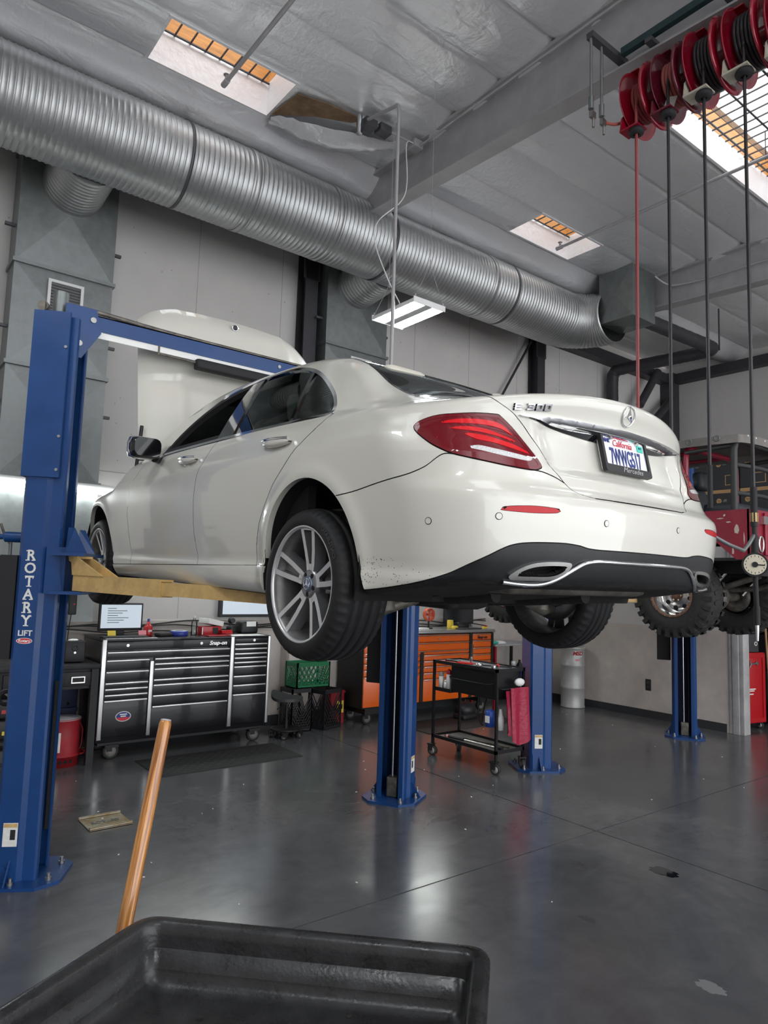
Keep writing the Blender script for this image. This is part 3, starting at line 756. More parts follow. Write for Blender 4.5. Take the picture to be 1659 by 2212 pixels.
# underside: rear silencer, pipes, subframe and arms
b = MB(); b.box((.0, .48, .315), (.90, .20, .09), None, .035); b.build('silencer', 'under_metal', car)
b = MB(); b.tube([(-.30,.60,.26),(-.34,1.0,.22),(-.22,1.5,.19),(-.10,2.4,.18),(0,3.4,.2)], .035, 12).tube([(.30,.60,.26),(.30,1.0,.22),(.16,1.5,.19),(.05,2.4,.18)], .035, 12); b.build('exhaust_pipe', 'under_dark', car)
b = MB(); b.box((0, 1.15, .24), (.95, .34, .09), None, .03).box((0,1.22,.27), (.30,.36,.22), None, .05); b.build('rear_subframe', 'under_dark', car)
for s in (-1, 1):
    b = MB(); b.tube([(s*.36,1.02,.22),(s*.55,1.05,.16),(s*.70,1.12,.17)], .03, 10).tube([(s*.36,1.32,.26),(s*.70,1.20,.22)], .022, 8).tube([(s*.42,1.10,.36),(s*.70,1.14,.40)], .02, 8)
    b.tube([(s*.15,1.16,.28),(s*.70,1.144,.265)], .022, 10).cyl((s*.52,1.05,.16), (s*.56,1.08,.55), .05, 12)
    b.build('suspension_arm', 'under_metal', car)
b = MB(); b.box((0, 2.6, .225), (1.35, 2.1, .04), None, .015).box((-.45,.95,.235), (.35,.20,.05), None, .01).box((-.62,1.62,.20), (.16,.10,.05)).box((.62,1.62,.20), (.16,.10,.05)); b.build('floor_shield', 'under_dark', car)
# cabin
def seat(x, y, rear=False):
    b = MB(); wd_ = .5
    if rear: wd_ = 1.25
    b.box((x, y, .55), (wd_, .52, .18), None, .06)
    b.box((x, y-.30, .86), (wd_*.95, .16, .62), Matrix.Rotation(-.28, 4, 'X'), .06)
    for hxx in ((-.36, .36) if rear else (0,)): b.box((x+hxx, y-.42, 1.22), (.26, .11, .17), Matrix.Rotation(-.2, 4, 'X'), .045)
    b.build('rear_bench' if rear else 'front_seat', 'cream_leather', car)
seat(-.37, 2.45); seat(.37, 2.45); seat(0, 1.62, True)
b = MB(); b.box((0, 2.4, .50), (1.5, 2.5, .06)).box((-.80,2.4,.72), (.04,2.3,.46)).box((.80,2.4,.72), (.04,2.3,.46)).box((0,3.42,.86), (1.45,.5,.22), None, .08).box((0,1.0,1.0), (1.25,.42,.03)); b.build('cabin_trim', 'headliner', car)
# door mirrors
for s in (-1, 1):
    b = MB(); b.box((s*.975, 2.985, 1.018), (.19, .13, .135), None, .05); mr = b.build('door_mirror', 'piano_black' if s < 0 else 'car_paint', car)
    MB().prism(rrect(s*.975, 1.018, .165, .115, .04), 2.918, 2.924, 'Y').build('mirror_glass', 'rear_glass' if False else 'mirror_dark' if 'mirror_dark' in MAT else 'piano_black', mr)
    MB().box((s*.975, 3.01, 1.02), (.198, .10, .142), None, .05).build('mirror_cap', 'chrome' if s < 0 else 'car_paint', mr)
    MB().tube([(s*.90,3.0,.965),(s*.86,3.03,.955),(s*.82,3.05,.975)], [.028,.024,.03], 10).build('mirror_foot', 'piano_black', mr)
# door handles
for s in (-1, 1):
    for y0, y1, z in ((1.30, 1.56, .882), (2.36, 2.61, .90)):
        b = MB(); n = 12; v = []
        for i in range(n+1):
            u = i/n; y = y0 + (y1-y0)*u; h = .004 + .020*math.sin(PI*min(1, u*1.02))**.6; o = .012 + .030*math.sin(PI*u)**.8
            x = abs(surf_x(y, z))
            for k in range(8):
                a = 2*PI*k/8; v.append((s*(x + o*.55 + .016*math.cos(a)), y, z + h*math.sin(a) + .012*u))
        f = [(i*8+k, i*8+(k+1) % 8, i*8+8+(k+1) % 8, i*8+8+k) for i in range(n) for k in range(8)]
        b.add(v, f, True); hd = b.build('door_handle', 'car_paint', car)
        t = MB(); t.tube([(s*(abs(surf_x(y0+(y1-y0)*u, z))+.030*math.sin(PI*u)**.8*.6+.014), y0+(y1-y0)*u, z+.016+.012*u) for u in np.linspace(.03,.97,14)], .0075, 8); t.build('handle_trim', 'chrome', hd)
# hood, standing nearly upright
def hood():
    n, m = 36, 24; V = []; Vi = []
    for j in range(m+1):
        v = j/m
        for i in range(n+1):
            u = -1 + 2*i/n; hw = .80 - .02*v - .10*max(0, v-.80)**1.0
            x = hw*u; L = 1.36*v*(1 - (.022*u**2 + .11*abs(u)**6)*v)
            z = 1.03 + .962*L; y = 3.60 + .272*L
            bulge = .055*(1-u*u) + .018*math.exp(-((abs(u)-.62)/.05)**2) - .03*abs(u)**10
            y -= bulge; y += .16*max(0, v-.86)/.14*.5*(max(0, v-.86)/.14)
            V.append((x, y, z)); Vi.append((x*.985, y+.035, z-.004))
    F = [(j*(n+1)+i, j*(n+1)+i+1, (j+1)*(n+1)+i+1, (j+1)*(n+1)+i) for j in range(m) for i in range(n)]
    o = MB().add(V, F, True).build('hood', 'car_paint', car)
    e = MB().add(Vi, F, True)
    rim = [i for i in range(n+1)] + [j*(n+1)+n for j in range(1, m+1)] + [m*(n+1)+i for i in range(n-1, -1, -1)] + [j*(n+1) for j in range(m-1, 0, -1)]
    k = len(rim); e.add([V[i] for i in rim] + [Vi[i] for i in rim], [(i, (i+1) % k, k+(i+1) % k, k+i) for i in range(k)])
    e.build('hood_inner', 'dark_grey', o)
    c = (0, 3.895, 2.262)
    MB().lathe([(.022,-.004),(.029,-.004),(.029,.004),(.022,.004)], c, 'Y', 28, closed=True).build('hood_badge', 'chrome', o)
    MB().lathe([(0,-.003),(.022,-.003),(.022,.003),(0,.003)], c, 'Y', 28).build('badge_centre', 'dark_grey', o)
    MB().cyl((-.80,3.66,.95), (-.78,3.66,1.28), .013, 8).build('gas_strut', 'black_plastic', o)
hood()
# rear badges
def rear_pt(x, z, off=.0): return (x, surf_y(x, z) - off, z)
b = MB(); n = 40; R = .0385; c0 = (-.018, .987)
pts = [rear_pt(c0[0]+R*math.cos(2*PI*i/n), c0[1]+R*math.sin(2*PI*i/n), .004) for i in range(n)]
b.tube(pts, .0034, 8, closed=True)
star = star_poly(R, *c0); yc = surf_y(*c0)
v = [(c0[0], yc-.016, c0[1])] + [rear_pt(x, z, .003) for x, z in star]; b.add(v, [(0, 1+i, 1+(i+1) % 6) for i in range(6)])
b.build('boot_star', 'chrome', car)
def on_rear(me, cx, cz, name, mat, off=.004, slope=0.):
    for v in me.vertices:
        x, z, h = v.co.x + cx, v.co.y + cz + slope*v.co.x, v.co.z
        v.co = Vector((x, surf_y(x, z) - off - h, z))
    me.flip_normals(); me.update(); return link(name, me, mat, car)
M('badge_metal', (.36,.36,.375), .16, 1.)
def seg_letters(s, w, h, t, gap):
    """blocky badge letters as quads on a small grid, as a text-like mesh"""
    G = {'E': [(0,0,t,h),(0,0,w,t),(0,h-t,w,h),(0,h/2-t/2,w*.85,h/2+t/2)], '3': [(w-t,0,w,h),(0,0,w,t),(0,h-t,w,h),(w*.2,h/2-t/2,w,h/2+t/2)],
         '0': [(0,0,t,h),(w-t,0,w,h),(0,0,w,t),(0,h-t,w,h)]}
    b = MB(); x = 0
    for ch in s:
        if ch == ' ': x += w*.5; continue
        for x0, y0, x1, y1 in G[ch]: b.box2((x+x0, y0-h/2, 0), (x+x1, y1-h/2, .008))
        x += w + gap
    me = bpy.data.meshes.new('badge'); me.from_pydata(b.v, [], b.f)
    for v in me.vertices: v.co.x -= x/2
    return me
on_rear(seg_letters('E 300', .027, .024, .006, .007), -.490, .9525, 'model_badge', 'badge_metal', .002, .09)
# number plate in its frame, leaning with the boot lid
fr = MB(); fr.frame(rrect(0, 0, .314, .158, .012), rrect(0, .010, .286, .118, .006), -.012, .006, 'Y'); plate = fr.build('number_plate', 'black_plastic', car)
plate.location = (.0, .216, .832); plate.rotation_euler = (-.24, 0, 0)
MB().prism(rrect(0, .003, .300, .145, .008), -.004, .014, 'Y').build('plate_sheet', 'plate_white', plate)
PX, PZ = (1,0,0), (0,0,1)
place_text('plate_number', text_mesh('7WWG517', .096, .0008, xscale=.455, bold=.0014), 'plate_navy', plate, (.0, -.0055, -.014), PX, PZ)
place_text('plate_state', text_mesh('California', .040, .0006, xscale=.85, shear=.35), 'plate_red', plate, (-.012, -.0055, .046), PX, PZ)
place_text('plate_month', text_mesh('MAR', .024, .0006, xscale=.85, bold=.0008), 'plate_navy', plate, (-.116, -.0055, .052), PX, PZ)
MB().box((.112, -.0055, .045), (.040,.002,.028)).build('plate_sticker', 'sticker_green', plate)
place_text('sticker_year', text_mesh('2027', .012, .0004), 'plate_navy', plate, (.112, -.0072, .048), PX, PZ)
place_text('frame_lettering', text_mesh('Mercedes', .030, .0006, shear=.4, xscale=1.15), 'paint_grey', plate, (.02, -.0130, -.064), PX, PZ)
for x in (-.09, .09): MB().cyl((x, -.016, .062), (x, 0, .062), .007, 10).build('plate_screw', 'satin_chrome', plate)
# grip shadow under the chrome bar, modelled as a black strip
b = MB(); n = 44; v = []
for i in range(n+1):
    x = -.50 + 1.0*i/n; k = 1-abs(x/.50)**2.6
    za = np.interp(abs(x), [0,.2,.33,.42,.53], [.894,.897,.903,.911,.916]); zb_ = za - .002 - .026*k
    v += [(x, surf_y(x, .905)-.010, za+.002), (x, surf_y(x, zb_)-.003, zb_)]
b.add(v, [(2*i, 2*i+1, 2*i+3, 2*i+2) for i in range(n)], True); b.build('boot_grip_shadow', 'piano_black', car)
# bumper details
path = [(-.672,.318),(-.61,.313),(-.545,.312),(-.50,.319),(-.45,.342),(-.40,.371),(-.353,.394),(-.30,.403),(-.24,.405)]
path = path + [(-.1,.405),(.1,.405)] + [(-x, z) for x, z in reversed(path)]
path = [(p.x, p.y) for p in bez([(x, z, 0) for x, z in path], 5)]
MB().tube([rear_pt(x, z, .006) for x, z in path], .008, 8).build('bumper_strip', 'chrome', car)
for x, z in ((-.866,.512), (-.723,.535), (-.258,.544), (.227,.553), (.723,.535), (.866,.512)):
    y = surf_y(x, z); nr = Vector(bodyN(np.array([[x, y, z]]))[0]); p = Vector((x, y, z))
    s_ = MB().cyl(p-nr*.004, p+nr*.0015, .0125, 18).build('parking_sensor', 'car_gap', car)
    MB().cyl(p-nr*.004, p+nr*.002, .0105, 18).build('sensor_face', 'car_paint', s_)
# raised maker lettering round the near tyre
def tyre_text(s, r, a0, size, wh):
    me = text_mesh(s, size, .0006, xscale=1.1, bold=.0006)
    for v in me.vertices:
        a = a0 - v.co.x/r; rr = r + v.co.y; v.co = Vector((-.1275 - v.co.z + .0*rr, -rr*math.cos(a)*-1, rr*math.sin(a)))
    return link('tyre_lettering', me, 'tyre_print', wh)
M('tyre_print', (.05,.05,.05), .5)
tyre_text('CINTURATO', .280, 2.45, .026, wheel)
# stone chips on the bumper behind the rear wheel
b = MB(); r_ = random.Random(21)
for _ in range(90):
    y = .74 - abs(r_.gauss(0, .13)); z = .285 + r_.random()*.10*(1 if y > .55 else .8); s = r_.uniform(.0012, .0030)
    if y < .30 or z < .265 + .11*(.75-y): continue
    x = surf_x(y, z); b.add([(x-.0008,y-s,z),(x-.0008,y,z-s*.8),(x-.0008,y+s,z),(x-.0008,y,z+s*.8)], [(0,1,2,3)])
ch = b.build('stone_chips', 'car_gap', car); ch['kind'] = 'stuff'
roof = ceiling()
# roof deck above the insulation keeps the daylight out except at the skylight wells
def deck():
    xs = sorted({-7.4, 12.1} | {s[0] for s in SKY} | {s[1] for s in SKY}); ys = sorted({-13., 3.5} | {s[2] for s in SKY} | {s[3] for s in SKY})
    b = MB()
    for i in range(len(xs)-1):
        for j in range(len(ys)-1):
            cx, cy = (xs[i]+xs[i+1])/2, (ys[j]+ys[j+1])/2
            if any(s[0] < cx < s[1] and s[2] < cy < s[3] for s in SKY): continue
            b.box2((xs[i], ys[j], 7.56), (xs[i+1], ys[j+1], 7.66))
    return struct(b.build('roof_deck', 'brown_board'))
deck()
SKYLAB = ['skylight well with an orange wooden curb behind grey bars, left of the long rafter',
          'small skylight well between the round duct and the right-hand rafter', 'large barred skylight behind the hose reels at the right',
          'large barred skylight above the raised car', 'large barred skylight above the shop entrance', 'large barred skylight at the left of the shop']
for k, (x0, x1, y0, y1) in enumerate(SKY):
    w = struct(empty('window_%d' % (k+1), ((x0+x1)/2, (y0+y1)/2, ZC))); w['label'] = SKYLAB[k]
    hx, hy = (x1-x0)/2, (y1-y0)/2; t = .03
    f = MB()
    f.box2((-hx-t, hy, -.012), (hx+t, hy+t, .36)).box2((-hx-t, -hy-t, -.012), (hx+t, -hy, .36)).box2((-hx-t, -hy, -.012), (-hx, hy, .36)).box2((hx, -hy, -.012), (hx+t, hy, .36))
    f.build('foil_lining', 'foil_white', w)
    f = MB()
    f.box2((-hx-t, hy, .36), (hx+t, hy+t, .60)).box2((-hx-t, -hy-t, .36), (hx+t, -hy, .60)).box2((-hx-t, -hy, .36), (-hx, hy, .60)).box2((hx, -hy, .36), (hx+t, hy, .60))
    f.build('wooden_curb', 'wood_orange', w)
    n = 8 if hx < 1 else 16
    zb = .34
    for i in range(n):
        x = -hx + 2*hx*(i+.5)/n
        MB().box2((x-.007, -hy, zb), (x+.007, hy, zb+.014)).build('bar', 'bar_grey', w)
    for y in ((-hy+.03, hy-.03) if hx < 1 else (-hy*.9, -hy*.3, hy*.3, hy*.9)):
        MB().box2((-hx, y-.010, zb-.012), (hx, y+.010, zb)).build('cross_bar', 'bar_grey', w)
# torn insulation showing the board above it
MB().prism([(.66,1.38),(.72,.92),(1.05,.84),(1.5,.80),(1.4,.93),(1.05,1.10)], 6.905, 6.915).build('torn_board', 'brown_board', roof)
def flap():
    V = []; n, m = 22, 10; rs = np.random.RandomState(5)
    for i in range(n+1):
        for j in range(m+1):
            u, v = i/n, j/m; x = .68 + 1.35*u; y0 = 1.40 - .55*u**.7
            y = y0 + v*.52*(.35+.65*math.sin(PI*min(1, u*1.05+.02)))
            z = 6.91 - .10*math.sin(PI*v)*(.4+.6*math.sin(PI*u)) + .035*(rs.rand()-.5) - .05*(1-v)*math.sin(PI*u)
            V.append((x, y, z))
    F = [(i*(m+1)+j, (i+1)*(m+1)+j, (i+1)*(m+1)+j+1, i*(m+1)+j+1) for i in range(n) for j in range(m)]
    MB().add(V, F, True).build('torn_flap', 'foil', roof, fix=False)
flap()
# ---------------------------------------------------------------- ventilation, pipes, conduits
def spiral_duct():
    t = thing('spiral_duct', 'large ribbed galvanised spiral duct running along the back wall under the roof', 'air duct', (0,2.0,6.31))
    pts = []; rad = []; r0 = .445
    xs_ = []
    x = -7.0
    while x < 6.3:
        for d, k in ((0, 0), (.030, 0), (.037, .007), (.045, .007), (.052, 0)): pts.append((x+d, 0, 0)); rad.append(r0+k)
        x += .058
    n = 60; rb = .62
    for i in range(n+1):
        a = PI/2*i/n; pts.append((6.32+rb*math.sin(a), -rb+rb*math.cos(a), 0)); rad.append(min(.40, r0) if i == n else r0 - .03*i/n + (.007 if i % 4 == 2 else 0))
    MB().tube(pts, rad, 44, caps=False).build('duct', 'duct_steel', t, fix=False)
    for x in (-3.2, .62, 1.72, 4.4): MB().lathe([(r0+.004,x-.004),(r0+.011,x-.002),(r0+.011,x+.06),(r0+.004,x+.064)], (0,0,0), 'X', 44).build('duct_collar', 'duct_steel', t)
    for x in (-.1, 2.6, 4.9): MB().box2((x-.02,-.02,.43), (x+.02,-.012,.62)).lathe([(r0+.010,x-.018),(r0+.012,x-.018),(r0+.012,x+.018),(r0+.010,x+.018)], (0,0,0), 'X', 44, closed=True).build('hanger_strap', 'bar_grey', t)
    for x in (-.92, 2.92):
        pts = []; rad = []
        y = .25
        while y < .90:
            for d, k in ((0,0),(.03,0),(.036,.006),(.044,.006),(.05,0)): pts.append((x, y+d, -.10-.10*(y+d))); rad.append(.315+k)
            y += .056
        MB().tube(pts, rad, 36).build('branch_duct', 'duct_steel', t, fix=False)
spiral_duct()
def plenum(x0, x1, label, secs, vent):
    t = thing('wall_plenum', label, 'air duct', ((x0+x1)/2, 2.9, 1.45), 0, 'flat galvanised ducts on the back wall')
    h = (x1-x0)/2
    for a, b in secs:
        a -= 1.45; b -= 1.45; m_ = (a+b)/2
        v = [(-h,0,a),(h,0,a),(h,0,b),(-h,0,b),(0,-.030,m_),(-h,.36,a),(h,.36,a),(h,.36,b),(-h,.36,b)]
        MB().add(v, [(0,1,4),(1,2,4),(2,3,4),(3,0,4),(1,6,7,2),(0,3,8,5),(5,8,7,6),(0,5,6,1),(3,2,7,8)]).build('duct_section', 'galv', t)
        MB().box2((-h-.02,-.035,b-.02), (h+.02,.36,b+.02)).build('flange', 'galv', t)
    for s in (-1, 1):
        for z in (2.2, 3.0, 4.1): MB().box2((s*h,.10,z), (s*(h+.10),.14,z+.03)).build('wall_bracket', 'bar_grey', t)
    vx, vz, w, hh = vent; vx -= (x0+x1)/2; vz -= 1.45
    MB().frame([(vx-w/2,vz-hh/2),(vx+w/2,vz-hh/2),(vx+w/2,vz+hh/2),(vx-w/2,vz+hh/2)], [(vx-w/2+.03,vz-hh/2+.03),(vx+w/2-.03,vz-hh/2+.03),(vx+w/2-.03,vz+hh/2-.03),(vx-w/2+.03,vz+hh/2-.03)], -.055, .0, 'Y').build('vent_frame', 'white_plastic', t)
    MB().box2((vx-w/2+.03,-.025,vz-hh/2+.03), (vx+w/2-.03,-.02,vz+hh/2-.03)).build('vent_backing', 'bar_grey', t)
    for i in range(12):
        z = vz-hh/2+.045+(hh-.09)*i/11; MB().box((vx,-.035,z), (w-.06,.018,.004), Matrix.Rotation(.6,4,'X')).build('louvre', 'paint_grey', t)
    return t
plenum(-1.43, -.43, 'flat galvanised wall duct with a louvred vent behind the left lift post', [(1.45,2.88),(2.88,4.06),(4.06,5.15),(5.15,6.45)], (-.92,4.81,.36,.44))
plenum(2.44, 3.50, 'flat galvanised wall duct behind the hanging LED fixture', [(1.45,2.88),(2.88,4.06),(4.06,5.2),(5.2,6.45)], (3.02,4.86,.36,.44))
t = thing('duct_box', 'square sheet-metal duct box hanging at the far end of the spiral duct', 'air duct', (6.94,1.12,6.11))
x, y, z = .31, .30, .82
for f, c in (([(-x,-y,0),(-x,y,0),(-x,y,z),(-x,-y,z)], (-x-.025,0,z/2)), ([(x,-y,0),(x,y,0),(x,y,z),(x,-y,z)], (x+.025,0,z/2)), ([(-x,-y,0),(x,-y,0),(x,-y,z),(-x,-y,z)], (0,-y-.025,z/2)), ([(-x,y,0),(x,y,0),(x,y,z),(-x,y,z)], (0,y+.02,z/2)), ([(-x,-y,0),(x,-y,0),(x,y,0),(-x,y,0)], (0,0,-.03))):
    MB().add(f+[c], [(0,1,4),(1,2,4),(2,3,4),(3,0,4)]).build('sheet_panel', 'galv', t)
b = thing('branch_pipe', 'dark round duct that turns back and drops down the far corner', 'air duct', (7.36,1.12,6.32))
pts = bez([(0,0,0),(1.0,-.05,-.01),(1.95,-.10,-.02),(2.13,-.06,-.03),(2.18,.12,-.03),(2.16,.6,-.02),(2.14,1.75,.02),(2.13,1.93,-.03),(2.13,1.98,-.20),(2.13,1.98,-1.0),(2.13,1.98,-3.0)], 14)
MB().tube(pts, [.115+(.004 if i % 3 == 0 else 0) for i in range(len(pts))], 20).build('round_duct', 'steel_dark', b)
MB().box2((1.96,-.3,-.14), (1.98,-.28,.62)).build('hanger_strap', 'bar_grey', b)
for k, (p0, p1) in enumerate((((10.9,2.93,6.6), (10.25,2.96,5.75)), ((11.62,3.02,6.15), (10.8,2.98,5.5)))):
    MB_ = MB().cyl(p0, p1, .085, 18).build('exhaust_pipe', 'steel_dark'); tag(MB_, ('upper' if k == 0 else 'lower')+' dark slanting pipe in the far corner below the round duct', 'pipe', 'slanting pipes in the far corner')
# sprinkler pipes
def sprinkler(x, y0, y1, label):
    t = thing('sprinkler_pipe', label, 'pipe', (x,y0,6.65), 0, 'sprinkler pipes')
    MB().cyl((0,0,0), (0,y1-y0,0), .020, 12).build('pipe', 'paint_grey', t)
    MB().cyl((0,.03,0), (0,-.07,0), .028, 12).cyl((0,-.03,0), (0,-.03,.07), .014, 8).cyl((0,-.03,.07), (0,-.03,.075), .03, 10).build('sprinkler_head', 'paint_grey', t)
    for k in range(3):
        y = (y1-y0)*(.28+.32*k); MB().tube([(0,y,-.025),(.028,y,0),(.012,y,.03),(0,y,.06),(0,y,.3)], .006, 6).build('pipe_hanger', 'bar_grey', t)
sprinkler(-.07, .95, -9, 'grey sprinkler pipe ending below the skylight with the orange curb')
sprinkler(4.96, .92, -9, 'grey sprinkler pipe ending below the small far skylight')
# conduit run, junction boxes and the drop pipe
cb = thing('conduit_run', 'steel conduit with grey junction boxes fixed under the foil ceiling by the rafter', 'conduit', (0,0,0))
MB().tube(bez([(2.12,-9,6.78),(2.12,-1,6.80),(2.13,.5,6.80),(2.12,.68,6.83),(2.0,.70,6.85),(1.55,.72,6.85)], 8), .013, 8).build('conduit', 'paint_grey', cb)
for x, y, w in ((1.50,.74,.15), (1.68,.72,.15), (2.12,.69,.13)): MB().box((x,y,6.83), (w,.13,.09), None, .008).build('junction_box', 'bar_grey' if x < 2 else 'paint_grey', cb)
MB().cyl((1.42,.80,6.92), (1.42,.80,6.72), .035, 12).build('sensor_tube', 'chrome', cb)
dp = thing('drop_pipe', 'thin steel drop pipe that bends down from the ceiling past the LED fixture', 'pipe', (1.25,-.10,0))
MB().tube(bez([(.20,.80,6.84),(.10,.40,6.66),(.02,.10,6.52),(0,.03,6.49),(0,0,6.42),(.0,0,6.2),(.0,0,5.5),(.0,0,3.9),(.0,0,2.2)], 8), .017, 10).build('pipe', 'under_metal2' if 'under_metal2' in MAT else 'paint_grey', dp)
cable = MB().tube(bez([(2.08,.66,6.82),(1.92,.60,6.72),(1.86,.50,6.2),(1.72,.42,5.9),(1.40,.38,5.55),(1.36,.36,5.3),(1.52,.33,4.95),(1.64,.30,4.75),(1.66,.26,4.635)], 8), .006, 6).build('light_cable', 'white_plastic'); tag(cable, 'loose white power cable looping down to the LED fixture', 'cable')
# second service run at the far rafter
cr = MB().tube(bez([(7.30,-8,6.42),(7.30,-.6,6.60),(7.30,.2,6.63),(7.22,.55,6.66),(7.05,.70,6.80)], 8), .016, 8).build('conduit_pipe', 'paint_grey'); tag(cr, 'grey conduit along the far rafter ending above the duct box', 'conduit')
# fluorescent strip on the flat duct
M('tube_glow', (1,1,1), .5, emis=(.93,1.0,.97), estr=26.)
def strip_light(x, y, x0, x1, label):
    ft = thing('strip_light', label, 'strip light', (x,y,2.80), 0, 'fluorescent strips along the back wall')
    MB().box2((x0,.0,.03), (x1,.09,.075), .008).build('housing', 'white_plastic', ft)
    MB().cyl((x0+.02,.02,.0), (x1-.02,.02,.0), .03, 14).build('tube', 'tube_glow', ft)
strip_light(-.88, 2.80, -.9, .62, 'lit fluorescent strip on the wall duct behind the left lift post')
strip_light(1.05, 3.20, -.75, .75, 'added fluorescent strip on the back wall above the black chest, hidden by the car')  # added behind the car to brighten the lower back wall
strip_light(4.45, 3.20, -.75, .75, 'added fluorescent strip on the back wall above the orange chest, hidden by the car')  # second added strip, hidden by the car, lights chest and floor
el = thing('emergency_light', 'twin-head emergency light high on the far right wall', 'light', (11.88,2.4,6.6))
for y in (-.16, .16): MB().cyl((-.03,y,0), (-.12,y,-.03), .055, 12).build('lamp_head', 'dark_grey', el)
MB().box2((-.03,-.2,-.02), (0,.2,.04)).build('mount', 'dark_grey', el)
# ---------------------------------------------------------------- two-post lifts
M('lift_blue', (.006,.048,.18), .36, 0, coat=.15, var=.12, vscale=5, rvar=.06)
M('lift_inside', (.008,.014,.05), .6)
M('lift_gold', (.60,.40,.16), .5, 0, var=.22, vscale=10, bump=.08, bscale=60)
M('rubber', (.02,.02,.02), .7)
M('steel_rod', (.62,.62,.62), .22, 1.)
M('bolt', (.35,.34,.33), .4, .9)
M('label_white', (.75,.74,.70), .5, var=.1, vscale=60)
M('label_red', (.60,.03,.05), .4)
M('pad_black', (.018,.018,.02), .7)
def column_profile(k=1., t=.009):
    o = [(-.125,.135),(-.105,.155),(.015,.155),(.045,.132),(.112,.132),(.125,.12),(.125,.080)]
    i = [(.116,.080),(.116,.115),(.108,.122),(.040,.122),(.010,.145),(-.100,.145),(-.115,.130)]
    half = [(u*k, v*k) for u, v in o] + [(u*k, v*k) for u, v in i]
    return half + [(u, -v) for u, v in reversed(half)]
def solid_extrude(b, poly, z0, z1):
    me = bmesh.new(); vs = [me.verts.new((x, y, z0)) for x, y in poly]; f = me.faces.new(vs)
    r = bmesh.ops.triangulate(me, faces=[f]); me.verts.index_update()
    tr = [tuple(v.index for v in q.verts) for q in me.faces]; me.free()
    n = len(poly); b.add([(x, y, z0) for x, y in poly] + [(x, y, z1) for x, y in poly], [(i, (i+1) % n, n+(i+1) % n, n+i) for i in range(n)] + tr + [tuple(n+i for i in reversed(q)) for q in tr])
    return b
def lettering(word, size):
    """serif capitals built from strokes, in the x-y plane, centred"""
    S = .16; s_ = []
    return None
def lift_post(loc, ang, side, label, h=3.62, sleeve=True, text=True, carriage=1.78):
    """column whose open side looks along local +x"""
    t = thing('lift_post', label, 'lift post', loc, ang, 'posts of the two-post lifts')
    c = MB(); solid_extrude(c, column_profile(), .02, h); c.build('column', 'lift_blue', t)
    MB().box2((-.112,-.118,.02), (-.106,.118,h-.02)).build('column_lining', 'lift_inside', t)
    p = [(-.26,-.16),(-.16,-.25),(.16,-.25),(.27,-.14),(.27,.14),(.16,.25),(-.16,.25),(-.26,.16)]
    MB().prism(p, 0, .02).build('base_plate', 'lift_blue', t)
    for x, y in ((.20,-.13), (.20,.13), (-.19,-.15), (-.19,.15), (.0,-.20), (.0,.20)):
        MB().cyl((x,y,.02), (x,y,.06), .011, 8).cyl((x,y,.02), (x,y,.036), .02, 6).build('anchor_bolt', 'bolt', t)
    for y in (-.155, .155):
        s = 1 if y > 0 else -1
        MB().prism([(-.10,.02),(.02,.02),(-.10,.17)], y, y+s*.009, 'Y').build('gusset', 'lift_blue', t)
        MB().add([(-.03,y,.02),(-.03,y+s*.085,.02),(-.03,y,.15),(-.021,y,.02),(-.021,y+s*.085,.02),(-.021,y,.15)], [(0,1,2),(3,5,4),(0,3,4,1),(1,4,5,2),(2,5,3,0)]).build('gusset', 'lift_blue', t)
    MB().cyl((.03,-.01,.03), (.03,-.01,2.6), .013, 12).build('piston_rod', 'steel_rod', t)
    MB().box2((-.02,-.05,.02), (.08,.05,.19), .01).build('rod_foot', 'under_metal', t)
    MB().tube([(.06,.05,.1),(.06,.05,2.7)], .006, 6).build('cable', 'pad_black', t)
    for y in (-.095, .095): MB().box2((.09,y-.008,.25), (.118,y+.008,1.2)).build('guide_strip', 'pad_black', t)
    if sleeve:
        c = MB(); poly = [(-.145,.172),(.06,.172),(.085,.172),(.085,.150),(.06,.160),(-.133,.160)]
        poly = poly + [(u, -v) for u, v in reversed(poly)]
        solid_extrude(c, poly, 2.53, h+.02); c.build('extension_sleeve', 'lift_blue', t)
        for z in (2.58, 2.80, 3.4):
            for y in (-.175, .175): MB().cyl((.07,y,z), (.07,y*1.03,z), .010, 8).build('sleeve_bolt', 'bolt', t)
    # carriage
    b = MB()
    b.box2((.05,-.17,carriage), (.17,-.155,carriage+.30)).box2((.05,.155,carriage), (.17,.17,carriage+.30)).box2((.135,-.17,carriage), (.17,.17,carriage+.30))
    b.box2((.10,-.24,carriage+.245), (.30,.24,carriage+.265)).box2((.10,-.24,carriage), (.30,.24,carriage+.02))
    b.build('carriage', 'lift_blue', t)
    pass
    for s in (-1, 1): MB().add([(.17,s*.06,carriage+.265),(.17,s*.19,carriage+.265),(.28,s*.10,carriage+.265),(.17,s*.09,carriage+.43),(.17,s*.16,carriage+.43),(.20,s*.12,carriage+.43)], [(0,1,2),(3,5,4),(0,3,4,1),(1,4,5,2),(2,5,3,0)]).build('carriage_guard', 'lift_blue', t)
    # instruction label low on the side wall
    y = .1565*side; MB().box((-.035,y,.30), (.085,.002,.14)).build('safety_label', 'label_white', t)
    MB().box((-.035,y*1.008,.355), (.08,.002,.022)).build('label_band', 'lift_gold', t)
    MB().box((-.02,y*1.008,.30), (.03,.002,.06)).build('label_pictogram', 'pad_black', t)
    return t
